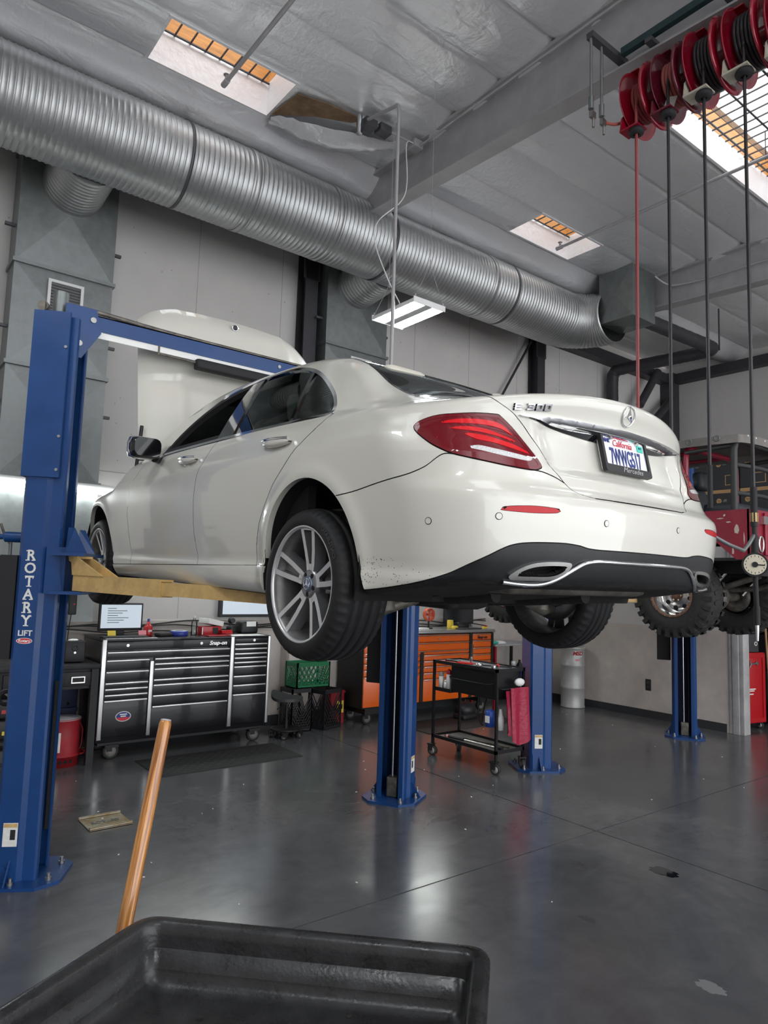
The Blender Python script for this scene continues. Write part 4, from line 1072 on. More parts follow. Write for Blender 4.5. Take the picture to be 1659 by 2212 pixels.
def lift_arm(post, p0, p1, mid=.55, w=.095, pad_h=.06):
    """two-stage swing arm from the carriage (p0) to its pad (p1), world coordinates"""
    a, b = Vector(p0), Vector(p1); d = (b-a); L = d.length
    def sect(x0, x1, ww, hh, zc, t=.012):
        o = [(-ww/2,-hh/2+zc),(ww/2,-hh/2+zc),(ww/2,hh/2+zc),(-ww/2,hh/2+zc)]; i = [(-ww/2+t,-hh/2+t+zc),(ww/2-t,-hh/2+t+zc),(ww/2-t,hh/2-t+zc),(-ww/2+t,hh/2-t+zc)]
        return MB().frame(o, i, x0, x1, 'X')
    arm = sect(0, L*(1-mid)+.12, w, .10, 0).build('swing_arm', 'lift_gold', post)
    inv = (Matrix.Translation(post.location) @ Matrix.Rotation(post.rotation_euler.z, 4, 'Z')).inverted()
    arm.matrix_local = inv @ Matrix.Translation(a) @ Matrix.Rotation(math.atan2(d.y, d.x), 4, 'Z') @ Matrix.Rotation(-math.asin(d.z/L), 4, 'Y')
    sect(L*(1-mid)-.1, L, w-.026, .074, -.002).build('arm_extension', 'lift_gold', arm)
    for y in (-.05, .05):
        MB().prism([(0,.05),(.34,.05),(.06,.155),(.0,.165),(-.05,.165),(-.05,.14),(-.02,.13)], y-.006, y+.006, 'Y').build('head_rib', 'lift_gold', arm)
    MB().box2((-.06,-.055,.155), (.04,.055,.17)).build('head_plate', 'lift_gold', arm)
    MB().box2((L-.17,-.055,.045), (L-.02,.055,.045+pad_h), .008).build('lift_pad', 'under_metal', arm)
    return arm
A = math.radians(-30)
postL = lift_post((-1.52,0,0), A, -1, 'blue lift post with white vertical lettering at the left edge')
postR = lift_post((1.52,0,0), PI-A, 1, 'blue lift post standing under the middle of the white car', carriage=1.78)
post3 = lift_post((3.476,0,0), A, -1, 'blue lift post beside the black tool cart with the red cover', sleeve=False, carriage=1.75)
post4 = lift_post((6.516,0,0), PI-A, 1, 'blue lift post in front of the power outlet on the low wall', sleeve=False, carriage=1.75)
lift_arm(postL, (-1.37,-.26,1.855), (-.90,-1.93,1.835), pad_h=.045)
lift_arm(postL, (-1.32,.02,1.855), (-.92,1.35,1.84))
lift_arm(postR, (1.34,-.26,1.855), (.56,-1.85,1.835), pad_h=.045)
lift_arm(postR, (1.32,.02,1.855), (.55,1.35,1.84))
lift_arm(post3, (3.65,-.24,1.83), (4.55,-1.0,1.83)); lift_arm(post3, (3.68,0,1.83), (4.55,1.1,1.83))
lift_arm(post4, (6.34,-.24,1.83), (5.5,-1.0,1.83)); lift_arm(post4, (6.32,0,1.83), (5.5,1.1,1.83))
# lettering on the left post: side wall faces local -y
def post_text(s, z, size, mat='label_white', bold=.002, xs=1.):
    return place_text('lettering', text_mesh(s, size, .0008, xscale=xs, bold=bold), mat, postL, (-.045, -.1562, z), (1,0,0), (0,0,1))
SER = {'R': ((-.36,-.5,.34),(.28,-.5,.28),(-.36,.5,.3)), 'O': (), 'T': ((0,-.5,.42),(-.40,.36,.07),(.40,.36,.07)), 'A': ((-.36,-.5,.3),(.36,-.5,.3)), 'Y': ((0,-.5,.42),(-.36,.5,.3),(.36,.5,.3))}
zz = 2.02
for ch in 'ROTARY':
    post_text(ch, zz, .092, bold=.002, xs=.95)
    for sx, sy, wd_ in SER[ch]:
        MB().box((-.045+sx*.054, -.1568, zz+sy*.060), (wd_*.075, .0012, .006)).build('letter_serif', 'label_white', postL)
    zz -= .083
# black cover hanging beside the right-hand posts
for p in (postR, post4): MB().box2((-.10,-.34,.98), (-.06,-.165,1.74), .008).build('side_cover', 'pad_black', p)
post_text('LIFT', zz+.005, .048, bold=.0012)
o = [(math.cos(2*PI*i/28), math.sin(2*PI*i/28)) for i in range(28)]
MB().prism([(-.045+.048*a, zz-.042+.019*b) for a, b in o], -.158, -.1555, 'Y').build('maker_badge', 'label_red', postL)
MB().frame([(-.045+.048*a, zz-.042+.019*b) for a, b in o], [(-.045+.044*a, zz-.042+.016*b) for a, b in o], -.1588, -.157, 'Y').build('badge_rim', 'label_white', postL)
post_text('Rotary', zz-.042, .026, bold=.0008).location = (0, -.002, 0)
# overhead cross beam with its padded shut-off bar
ob = thing('overhead_beam', 'blue overhead beam of the near lift with a black padded shut-off bar beneath', 'lift beam', (0,0,3.6))
MB().box2((-1.34,-.05,.0), (1.40,-.042,.11)).box2((-1.34,.042,.0), (1.40,.05,.11)).box2((-1.34,-.05,.102), (1.40,.05,.11)).build('beam', 'lift_blue', ob)
MB().box2((-1.34,-.041,-.045), (1.3,-.035,.05)).build('inner_liner', 'white_paint', ob)
for x in (-1.44, 1.44): MB().prism([(x-.10,-.22),(x-.10,.14),(x+.10,.14),(x+.14,-.02),(x+.02,-.22)] if x < 0 else [(x+.10,-.22),(x+.10,.14),(x-.10,.14),(x-.14,-.02),(x-.02,-.22)], -.075, -.062, 'Y').build('end_bracket', 'lift_blue', ob)
for x in (-1.36, -1.44): MB().cyl((x,-.085,.06 if x > -1.4 else -.12), (x,-.06,.06 if x > -1.4 else -.12), .02, 10).build('pivot_bolt', 'bolt', ob)
MB().cyl((-.90,-.10,-.075), (-.58,-.10,-.08), .010, 10).cyl((-.90,-.10,-.02), (-.90,-.10,-.085), .008, 8).build('bar_hanger', 'under_metal', ob)
MB().box2((-.62,-.14,-.13), (1.2,-.06,-.05), .02).build('padded_bar', 'pad_black', ob)
for x in (.12,.33,.48,.62,.78,.95): MB().cyl((x,-.056,.06), (x,-.05,.06), .014, 10).build('beam_bolt', 'bolt', ob)
MB().tube(bez([(-1.62,.02,.05),(-1.5,.0,.14),(-1.3,.0,.15),(-.8,.0,.13),(0,.0,.125),(1.3,.0,.125)], 6), .018, 8).build('hydraulic_hose', 'under_metal', ob)
# cylinder head and pulley on top of the left post
hd = MB(); hd.cyl((-.04,0,3.62), (-.04,0,3.83), .05, 20); hd.build('cylinder_cap', 'clear_plastic' if 'clear_plastic' in MAT else 'galv', postL)
MB().cyl((-.12,-.1,3.70), (-.12,-.06,3.70), .035, 14).box2((-.14,-.12,3.60), (-.10,-.08,3.72)).build('limit_pulley', 'under_metal', postL)
# power unit on the left post
MB().prism([(-.30,1.42),(-.34,1.52),(-.34,1.92),(-.24,2.02),(-.14,2.02),(-.14,1.36),(-.22,1.36)], -.12, .10, 'Y').build('power_unit', 'black_plastic', postL)
MB().cyl((-.26,-.02,2.14), (-.13,-.02,2.14), .035, 12).tube([(-.44,-.02,2.12),(-.36,-.02,2.14),(-.27,-.02,2.14)], .018, 8).build('release_lever', 'lift_blue', postL)
# ---------------------------------------------------------------- hose reels
M('reel_red', (.30,.004,.022), .22, 0, coat=.6)
M('reel_maroon', (.13,.008,.022), .24, 0, coat=.5)
M('hose_red', (.30,.06,.06), .5); M('hose_black', (.02,.02,.022), .38); M('hose_pink', (.42,.12,.10), .5)
M('strut_green', (.03,.06,.065), .45, .4); M('cast_cream', (.50,.46,.38), .5)
M('gauge_face', (.70,.64,.50), .4)
st = thing('reel_rail', 'dark green strut rail bolted along the rafter, carrying the red hose reels', 'rail', (2.12,-1.95,6.32))
MB().box2((-.025,-3.6,-.03), (.025,0,.03)).build('strut', 'strut_green', st)
MB().box2((-.36,.03,-.02), (.32,.09,.03)).build('cross_strut', 'bar_grey', st)
for y in (-.25, -.85, -1.45, -2.05): MB().box2((-.03,y-.03,-.07), (.24,y+.03,-.035)).build('mount_clip', 'bar_grey', st)
for k, x in enumerate((-.34, -.20)):
    MB().tube(bez([(x+.08,.06,.02),(x,.06,.0),(x,.06,-.10),(x,.06,-.52)], 6), .012, 8).cyl((x,.06,-.52), (x,.06,-.62), .022, 10).build('air_pipe', 'galv', st)
    MB().box((x+.02,.06,-.66), (.05,.03,.05)).cyl((x+.03,.06,-.60), (x+.03,.06,-.76), .010, 8).build('valve', 'bolt', st)
MB().tube(bez([(-.16,.05,-.66),(-.02,.02,-.62),(.12,-.05,-.50),(.16,-.12,-.35)], 6), .013, 8).build('feed_hose', 'hose_pink', st)
def reel(y, mat, hose, label, r=.235, z=5.88, x=2.26, end=3.0, w=.13, drop=None, coil=.15):
    t = thing('hose_reel', label, 'hose reel', (x, y, z), 0, 'hose reels on the rafter rail')
    for s in (-1, 1):
        MB().lathe([(.05,s*w*.5),(.12,s*w*.5),(.15,s*w*.58),(r-.02,s*w*.72),(r,s*w*.62),(r+.004,s*w*.66),(r-.02,s*w*.78),(.12,s*w*.58),(.05,s*w*.58)], axis='Y', n=44).build('flange', mat, t)
    n = max(3, int(w/.03)); b = MB()
    for i in range(n):
        yy = -w*.45 + w*.9*(i+.5)/n; b.lathe([(coil+.014*math.cos(a), yy+.014*math.sin(a)) for a in np.linspace(0, 2*PI, 9)[:-1]], axis='Y', n=36, closed=True)
    h_ = b.build('hose_coil', hose, t); h_['kind'] = 'stuff'
    MB().cyl((0,-w*.9,0), (0,w*.9,0), .06, 20).build('drum', mat, t)
    MB().prism([(-.05,-.04),(.05,-.04),(.09,.27),(-.09,.27)], w*.86, w*.86+.012, 'Y').box2((-.09,w*.2,.26), (.09,w*.9,.27)).build('yoke', mat, t)
    MB().prism([(.05,-.03),(-.02,.04),(-.20,-.18),(-.22,-.305),(-.12,-.305),(-.10,-.21)], w*.80, w*.80+.012, 'Y').box2((-.23,-.05,-.315), (-.10,w*.85,-.30)).build('guide_arm', mat if mat == 'reel_red' and hose != 'hose_black' else 'cast_cream' if hose == 'hose_black' else mat, t)
    hx, hy = -.165, .0
    MB().lathe([(.02,-.31),(.055,-.315),(.062,-.335),(.055,-.355),(.02,-.36)], (hx,hy,0), 'Z', 18).build('hose_stop', 'pad_black', t)
    MB().tube(bez([(-coil*.9,0,.05),(hx,hy,-.12),(hx,hy,-.28),(hx+.003,hy,-1.5),(hx+.003,hy,end-z)], 6), .0125, 8).build('hose', drop or hose, t)
    return t
r1 = reel(-2.09, 'reel_red', 'hose_red', 'bright red hose reel with a thin red hose, leftmost of the row', r=.268, end=2.5, coil=.15)
r2 = reel(-2.36, 'reel_maroon', 'hose_pink', 'dark maroon hose reel, second from the left end of the rail', r=.268, end=2.6, coil=.16, drop='hose_black')
MB().box((-.10,.02,-.20), (.004,.09,.10), Matrix.Rotation(.4,4,'X')).build('maker_label', 'label_white', r2)
r3 = reel(-2.64, 'reel_red', 'hose_black', 'large red hose reel with black hose, third from the left end of the rail', r=.282, end=2.58, w=.15, coil=.19)
MB().cyl((-.162,0,2.80-5.88), (-.162,0,2.50-5.88), .018, 10).build('hose_end', 'pad_black', r3)
r4 = reel(-2.93, 'reel_red', 'hose_black', 'large red hose reel whose black hose ends in a round dial gauge', r=.282, end=2.3, w=.15, coil=.19)
r5 = reel(-3.22, 'reel_red', 'hose_black', 'large red hose reel cut by the right edge, last of the row', r=.282, z=5.84, end=2.9, w=.15, coil=.19)
# metering gun on the fourth hose
gx, gy = -.162, 0; g = lambda z: z-5.88
MB().cyl((gx,gy,g(2.62)), (gx,gy,g(2.36)), .022, 12).cyl((gx,gy,g(2.36)), (gx,gy,g(2.28)), .017, 8).build('hose_coupling', 'pad_black', r4)
MB().cyl((gx,gy,g(2.45)), (gx,gy,g(2.39)), .024, 6).build('swivel', 'lift_gold', r4)
MB().cyl((gx,gy,g(2.30)), (gx,gy,g(2.10)), .022, 12).build('gun_body', 'pad_black', r4)
q = Vector(CAM_LOC) - Vector((2.26+gx, -2.93, 2.11)); q.z = 0; q.normalize(); c = Vector((gx,gy,g(2.11)))
gd = MB().cyl(c - q*.03, c + q*.035, .078, 28).build('dial_case', 'pad_black', r4)
MB().cyl(c + q*.030, c + q*.038, .066, 28).build('dial_face', 'gauge_face', r4)
MB().cyl(c + q*.035, c + q*.046, .018, 14).build('dial_knob', 'pad_black', r4)
up = Vector((0,0,1)); sd_ = q.cross(up)
b = MB()
for i in range(16):
    a = 2*PI*i/16; p = c + q*.0385 + (sd_*math.cos(a) + up*math.sin(a))*.055; b.add([p - sd_*.002 - up*.005, p + sd_*.002 - up*.005, p + sd_*.002 + up*.005, p - sd_*.002 + up*.005], [(0,1,2,3)])
k_ = b.build('dial_marks', 'pad_black', r4); k_['kind'] = 'stuff'
MB().cyl(c + q*.040, c + q*.040 - sd_*.055 - up*.004, .004, 6).build('dial_hand', 'pad_black', r4)
MB().tube([(gx,gy,g(2.12)), (gx,gy,g(2.0)), (gx+.01,gy,g(1.82))], .016, 10).cyl((gx+.01,gy,g(1.84)), (gx+.01,gy,g(1.72)), .020, 10).build('nozzle_tube', 'pad_black', r4)
MB().cyl((gx+.01,gy,g(1.74)), (gx+.01,gy,g(1.62)), .014, 10, .008).build('nozzle', 'chrome', r4)
MB().tube([(gx-.01,gy,g(2.30)), (gx-.12,gy-.02,g(2.24)), (gx-.22,gy-.03,g(2.19)), (gx-.40,gy-.02,g(2.22)), (gx-.62,gy,g(2.28))], .012, 8).build('handle_lever', 'galv', r4)
# ---------------------------------------------------------------- tool chests and what stands on them
M('chest_black', (.008,.008,.010), .30, 0, coat=.25, spec=.35)
M('chest_trim', (.60,.60,.60), .3, .8)
M('chest_orange', (.88,.14,.008), .3, 0, coat=.4)
M('chest_dark', (.012,.012,.013), .5)
M('stainless', (.62,.63,.63), .3, .9)
M('paper', (.80,.80,.78), .6); M('sticky_yellow', (.80,.60,.08), .6); M('sticky_pink', (.80,.30,.33), .6)
M('screen_lit', (.55,.62,.68), .3, emis=(.55,.64,.72), estr=.3); M('screen_off', (.012,.014,.018), .12)
M('red_paint', (.45,.01,.015), .35, coat=.3); M('red_dull', (.30,.012,.02), .5, var=.2, vscale=8)
M('blue_plastic', (.03,.05,.30), .3); M('clear_plastic2', (.8,.85,.85), .1)
car_glass('clear_bottle', (.86,.90,.90))
M('caster', (.30,.28,.26), .5, .3); M('rubber_wheel', (.03,.03,.03), .7); M('caster_plate', (.45,.44,.42), .4, .8)
def caster(parent, x, y, r=.06, turn=0., rim='caster'):
    b = MB(); b.lathe([(r*.55,-.02),(r,-.022),(r,.022),(r*.55,.02)], (0,0,0), 'X', 24, closed=True); w = b.build('caster_wheel', 'rubber_wheel', parent); w.location = (x, y, r); w.rotation_euler = (0,0,turn)
    MB().lathe([(0,-.024),(r*.68,-.023),(r*.68,.023),(0,.024)], (0,0,0), 'X', 24).build('caster_hub', rim, w)
    MB().box2((-.035,-.01,0), (-.027,.045,r+.02)).box2((.027,-.01,0), (.035,.045,r+.02)).box2((-.035,-.02,r+.012), (.035,.06,r+.024)).build('caster_fork', 'chest_dark', w)
    return w
def drawers(parent, x0, x1, zs, bottom, yf, face, pull, pullmat, ph=.018):
    zz = list(zs) + [bottom]
    for i in range(len(zz)-1):
        top, bot = zz[i]+.012, zz[i+1]+.020
        if i == len(zz)-2: bot = bottom
        d = MB().box2((x0, yf, bot), (x1, yf+.02, top), .003).build('drawer', face, parent)
        MB().box2((x0+.005, yf-.014, zz[i]-ph/2), (x1-.005, yf+.002, zz[i]+ph/2), .004).build('drawer_pull', pullmat, d)
bc = thing('tool_chest', 'long black tool chest with chrome drawer pulls, topped by a computer monitor', 'tool chest', (.60,2.5,0))
X0, X1 = -.98, .98
MB().box2((X0,.03,.18), (X1,.70,1.215), .006).build('cabinet', 'chest_black', bc)
MB().box2((X0,.0,1.215), (X1,.70,1.24), .004).build('chest_top', 'chest_black', bc)
for xa, xb in ((X0, X0+.045), (-.47,-.43), (.46,.505), (X1-.035, X1)):
    MB().box2((xa,-.006,.22), (xb,.03,1.235 if xa != -.47 else 1.0), .004).build('corner_strip', 'chest_trim', bc)
MB().box2((X0+.05,.0,1.125), (.455,.03,1.213), .003).build('top_tray_front', 'chest_black', bc)
MB().box2((.51,.0,1.165), (X1-.04,.03,1.213), .003).build('top_tray_front', 'chest_black', bc)
drawers(bc, X0+.05, .455, [1.10], 1.035, .008, 'chest_black', .018, 'chest_trim')
drawers(bc, X0+.05, -.475, [1.015,.897,.783,.722,.661,.602], .24, .008, 'chest_black', .018, 'chest_trim')
drawers(bc, -.425, .455, [1.018,.962,.907,.793,.737,.624,.51], .24, .008, 'chest_black', .018, 'chest_trim')
drawers(bc, .51, X1-.04, [1.145,1.09,1.035,.986,.934,.884,.775,.671,.565], .24, .008, 'chest_black', .018, 'chest_trim')
for x in (-.72, .10, .76): MB().cyl((x,-.004,1.172 if x < .5 else 1.19), (x,.01,1.172 if x < .5 else 1.19), .016, 14).build('lock', 'stainless', bc)
place_text('chest_lettering', text_mesh('Snap-on', .062, .001, xscale=1.05, shear=.25, bold=.0015), 'stainless', bc, (.30,-.003,1.170), (1,0,0), (0,0,1))
o = [(math.cos(2*PI*i/26), math.sin(2*PI*i/26)) for i in range(26)]
MB().prism([(-.72+.080*a, .44+.052*b) for a, b in o], .002, .006, 'Y').build('oval_sticker', 'label_white', bc)
MB().prism([(-.72+.072*a, .44+.045*b) for a, b in o], .0, .003, 'Y').build('sticker_field', 'plate_navy', bc)
MB().prism([(-.72+.068*a, .44-.010+.032*b) for a, b in o if b <= 0], -.001, .002, 'Y').build('sticker_stripe', 'label_red', bc)
for k, (w_, z_) in enumerate(((.075,.462), (.055,.442))): MB().box2((-.72-w_/2,-.0015,z_-.006), (-.72+w_/2,.001,z_+.006)).build('sticker_line', 'label_white', bc)
for x in (-.80, .85):
    for y in (.10, .58): caster(bc, x, y, .08, PI/2)
MB().box2((X0+.03,.05,.15), (X1-.03,.66,.18)).build('plinth', 'chest_dark', bc)
for x, y in ((-.80,.10),(-.80,.58),(.85,.10),(.85,.58)): MB().box2((x-.07,y-.05,.12), (x+.07,y+.09,.155)).build('caster_plate', 'chest_dark', bc)
Tz = 1.24
def monitor(name, label, loc, w, h, scr, lit, rz=0.):
    t = thing(name, label, 'monitor', loc, rz, 'monitors on the tool chests')
    MB().box2((-w/2,-.02,.06), (w/2,.03,.06+h), .006).build('bezel', 'black_plastic', t)
    MB().box2((-w/2+.018,-.0225,.06+.03), (w/2-.018,-.019,.06+h-.018)).build('screen', scr, t)
    MB().box2((-.05,.0,.0), (.05,.03,.10), .005).box2((-.14,-.07,0), (.14,.10,.014), .005).build('stand', 'black_plastic', t)
    if lit:
        for k in range(7):
            MB().box2((-w*.32,-.0240,.06+h*(.80-.085*k)), (-w*.32+w*(.2+.35*((k*37) % 10)/10),-.0235,.06+h*(.80-.085*k)+.006)).build('screen_text', 'dark_grey', t)
    return t
monitor('computer_monitor', 'lit computer monitor at the left end of the black chest, sticky notes below', (-.10,2.86,Tz), .47, .30, 'screen_lit', True)
def simple(name, label, cat, b, mat, group=None, kids=()):
    o = b.build(name, mat); tag(o, label, cat, group)
    for n_, bb, mm in kids: bb.build(n_, mm, o)
    return o
simple('keyboard', 'black keyboard on the black chest in front of the monitor', 'keyboard', MB().box2((-.36,2.56,Tz), (.12,2.70,Tz+.02), .004), 'black_plastic')
simple('sticky_note', 'yellow sticky note leaning below the lit monitor', 'note', MB().box((-.23,2.72,Tz+.045), (.085,.004,.055), Matrix.Rotation(-.3,4,'X')), 'sticky_yellow', 'sticky notes under the monitor')
simple('sticky_note', 'pink sticky note leaning below the lit monitor', 'note', MB().box((.10,2.72,Tz+.045), (.085,.004,.05), Matrix.Rotation(-.3,4,'X')), 'sticky_pink', 'sticky notes under the monitor')
for k, (x0, x1) in enumerate(((-.34,-.06), (-.05,.20), (1.10,1.52))):
    simple('paper_sheet', ('white paper sheet at the left front corner of the black chest', 'white paper sheet beside the one at the left corner of the black chest', 'white liner sheet on the right end of the black chest')[k], 'paper', MB().box2((x0,2.515,Tz), (x1,2.555 if k < 2 else 2.75,Tz+.002)), 'paper')
b = MB(); b.lathe([(0,0),(.045,0),(.048,.02),(.048,.10),(.03,.125),(.018,.13),(.018,.16),(0,.16)], (.19,2.80,Tz), 'Z', 20)
simple('red_spray_can', 'small red canister beside the monitor on the black chest', 'canister', b, 'red_paint', None, (('canister_label', MB().box2((.175,2.749,Tz+.05), (.215,2.752,Tz+.07)), 'label_white'), ('canister_cap', MB().cyl((.19,2.80,Tz+.16), (.19,2.80,Tz+.19), .014, 10), 'blue_plastic')))
b = MB(); b.lathe([(.05,0),(.095,0),(.10,.01),(.10,.045),(.095,.055),(.05,.055)], (.53,2.75,Tz), 'Z', 28, closed=True)
simple('tape_roll', 'roll of blue tape lying on the black chest', 'tape', b, 'blue_plastic', None, (('tape_edge', MB().lathe([(.06,.055),(.092,.055),(.092,.058),(.06,.058)], (.53,2.75,Tz), 'Z', 28, closed=True), 'clear_plastic2'),))
b = MB(); b.lathe([(0,0),(.033,0),(.035,.01),(.034,.05),(.032,.07),(.035,.09),(.033,.15),(.012,.185),(.012,.20)], (.72,2.78,Tz), 'Z', 24)
simple('water_bottle', 'clear empty water bottle standing on the black chest', 'bottle', b, 'clear_bottle', None, (('bottle_cap', MB().cyl((.72,2.78,Tz+.20), (.72,2.78,Tz+.215), .014, 12), 'white_plastic'),))
simple('cap', 'dark flat pouch lying left of the tape roll on the black chest', 'pouch', MB().box((.34,2.72,Tz+.02), (.17,.12,.04), .2, .018), 'pad_black')
simple('parts_box', 'red and white printed parts box under the white box on the black chest', 'box', MB().box((.92,2.80,Tz+.05), (.24,.13,.10), .1, .004), 'red_paint', None, (('box_print', MB().box((.84,2.73,Tz+.05), (.09,.004,.085), .1), 'paper'), ('box_panel', MB().box((.97,2.738,Tz+.05), (.07,.004,.07), .1), 'chest_dark')))
simple('white_box', 'white carton tilted on top of the red parts box on the black chest', 'box', MB().box((.94,2.80,Tz+.145), (.24,.17,.06), Matrix.Rotation(.35,4,'Z') @ Matrix.Rotation(.18,4,'Y'), .004), 'paper', None, (('box_print', MB().box((.94,2.76,Tz+.178), (.05,.03,.002), Matrix.Rotation(.35,4,'Z') @ Matrix.Rotation(.18,4,'Y')), 'label_red'),))
simple('red_tool', 'red handled tool lying right of the red parts box', 'tool', MB().cyl((1.02,2.70,Tz+.028), (1.17,2.74,Tz+.028), .028, 14), 'red_paint')
simple('red_cloth', 'red shop cloth at the front edge of the black chest', 'cloth', MB().box((.93,2.57,Tz+.006), (.28,.10,.012), .05, .005), 'red_dull')
b = MB(); b.cyl((1.22,2.86,Tz+.16), (1.22,2.80,Tz+.16), .04, 16, .03).tube([(1.22,2.85,Tz+.15),(1.20,2.84,Tz+.09),(1.26,2.82,Tz+.04)], .02, 8).box((1.20,2.80,Tz+.06), (.10,.10,.09), .3, .03)
simple('inspection_lamp', 'black jointed work lamp on the black chest', 'lamp', b, 'black_plastic')
simple('label_printer', 'black machine with a white label at the right end of the black chest', 'printer', MB().box((1.43,2.85,Tz+.075), (.24,.16,.15), .06, .03), 'black_plastic', None, (('printer_label', MB().box((1.45,2.77,Tz+.12), (.13,.004,.06), .06), 'paper'),))
# wall screen above the chest
ws = thing('wall_monitor', 'white-lit wall monitor hanging behind the rear wheel, above the black chest', 'monitor', (1.72,3.20,1.42))
MB().frame([(-.50,0),(.50,0),(.50,.56),(-.50,.56)], [(-.47,.035),(.47,.035),(.47,.53),(-.47,.53)], -.03, .05, 'Y').build('bezel', 'black_plastic', ws)
MB().box2((-.47,-.01,.035), (.47,.05,.53)).build('screen', 'screen_lit', ws)
# wall cables
for k, z in enumerate((1.335, 1.30, 1.255)):
    pts = [(x, 3.27-.01*k, z + .025*math.sin(x*2.1+k*1.3) - .02*math.sin(x*5+k)) for x in np.arange(-2.2, 6.2, .12)]
    c = MB().tube(pts, .008, 6).build('wall_cable', 'black_plastic'); tag(c, ('top', 'middle', 'lowest')[k] + ' of three black cables strung along the back wall', 'cable', 'cables along the back wall')
# orange chest
oc = thing('tool_chest', 'orange tool chest with a steel top behind the black cart', 'tool chest', (4.32,2.6,0))
MB().box2((-1.25,.03,.22), (1.25,.62,1.20), .005).build('cabinet', 'chest_dark', oc)
MB().box2((-1.27,-.02,1.20), (1.27,.63,1.245), .008).build('worktop', 'stainless', oc)
for x in (-.22, .76): MB().box2((x-.03,.0,.24), (x+.03,.03,1.195 if x > 0 else .94)).build('divider', 'chest_dark', oc)
drawers(oc, -1.245, .725, [1.17,1.06], .96, .008, 'chest_orange', .02, 'satin_chrome', .014)
drawers(oc, -1.245, .725, [.945], .905, .008, 'chest_orange', .02, 'satin_chrome', .014)
drawers(oc, -1.245, -.255, [.885,.80,.72,.63], .24, .008, 'chest_orange', .02, 'satin_chrome', .014)
drawers(oc, -.185, .725, [.885,.80,.72,.63,.54], .24, .008, 'chest_orange', .02, 'satin_chrome', .014)
drawers(oc, .795, 1.20, [1.17,1.07,.96,.86,.76,.66,.54], .24, .008, 'chest_orange', .02, 'satin_chrome', .014)
MB().box2((1.205,.0,.24), (1.25,.03,1.195)).build('corner_strip', 'chest_dark', oc)
place_text('chest_lettering', text_mesh('Snap-on', .065, .001, shear=.25, bold=.002), 'pad_black', oc, (1.0,-.001,1.125), (1,0,0), (0,0,1))
MB().cyl((.10,-.004,1.12), (.10,.02,1.12), .014, 12).build('lock', 'satin_chrome', oc)
for x in (-1.1, 1.1):
    for y in (.12, .50): caster(oc, x, y, .075, PI/2)
for x in (-1.1, 1.1): MB().box2((x-.08,.05,.14), (x+.08,.58,.22)).build('caster_plate', 'chest_dark', oc)
Oz = 1.245
monitor('computer_monitor', 'dark switched-off monitor on the steel top of the orange chest', (5.16,2.97,Oz), .55, .36, 'screen_off', False, -.15)
fan = thing('desk_fan', 'small orange desk fan on the orange chest', 'fan', (4.50,2.93,Oz))
MB().cyl((0,0,0), (0,0,.015), .06, 20).cyl((0,0,.015), (0,0,.12), .014, 10).build('fan_base', 'black_plastic', fan)
M('fan_orange', (.75,.13,.06), .4)
hd_ = MB()
for r in (.03,.05,.07,.09): hd_.lathe([(r+.0025*math.cos(a), -.045+.012*(r/.09)+.0025*math.sin(a)) for a in np.linspace(0, 2*PI, 7)[:-1]], (0,0,.21), 'Y', 28, closed=True)
for i in range(20):
    a = 2*PI*i/20; hd_.cyl((.02*math.cos(a),-.045,.21+.02*math.sin(a)), (.092*math.cos(a),-.030,.21+.092*math.sin(a)), .0022, 4)
hd_.lathe([(.088,-.035),(.096,-.035),(.096,.03),(.088,.03)], (0,0,.21), 'Y', 32, closed=True).lathe([(0,-.05),(.018,-.05),(.018,.04),(0,.04)], (0,0,.21), 'Y', 16)
g_ = hd_.build('fan_cage', 'fan_orange', fan); g_['kind'] = 'stuff'
bl = MB()
for k in range(4):
    a = PI/2*k; bl.add([(.015*math.cos(a),-.01,.21+.015*math.sin(a)), (.08*math.cos(a-.4),-.02,.21+.08*math.sin(a-.4)), (.085*math.cos(a+.35),.0,.21+.085*math.sin(a+.35))], [(0,1,2)])
    bl.add([(.015*math.cos(a),-.006,.21+.015*math.sin(a)), (.08*math.cos(a-.4),-.016,.21+.08*math.sin(a-.4)), (.085*math.cos(a+.35),.004,.21+.085*math.sin(a+.35))], [(2,1,0)])
bl.build('fan_blades', 'red_dull', fan)
simple('yellow_cup', 'yellow cup beside the switched-off monitor on the orange chest', 'cup', MB().box((4.88,2.86,Oz+.065), (.085,.07,.13), .2, .012), 'sticky_yellow')
simple('yellow_tape', 'small yellow tape measure in front of the yellow cup', 'tape measure', MB().box((4.86,2.74,Oz+.025), (.10,.07,.05), .1, .02), 'sticky_yellow')
simple('black_tool_case', 'black machine sitting below the switched-off monitor', 'tool', MB().box((5.08,2.82,Oz+.05), (.22,.13,.10), -.1, .025), 'black_plastic')
simple('keyboard', 'grey keyboard on the steel top of the orange chest', 'keyboard', MB().box((5.08,2.68,Oz+.01), (.46,.14,.02), -.05, .004), 'dark_grey')
simple('yellow_knife', 'yellow and red knife at the right end of the orange chest top', 'knife', MB().box((5.47,2.70,Oz+.018), (.12,.035,.035), .1, .01), 'sticky_yellow', None, (('knife_slider', MB().box((5.49,2.70,Oz+.04), (.06,.025,.016), .1), 'red_paint'),))
simple('paper_pile', 'loose white papers at the left of the desk fan on the orange chest', 'paper', MB().box((4.20,2.80,Oz+.012), (.30,.16,.024), .3, .004), 'paper')
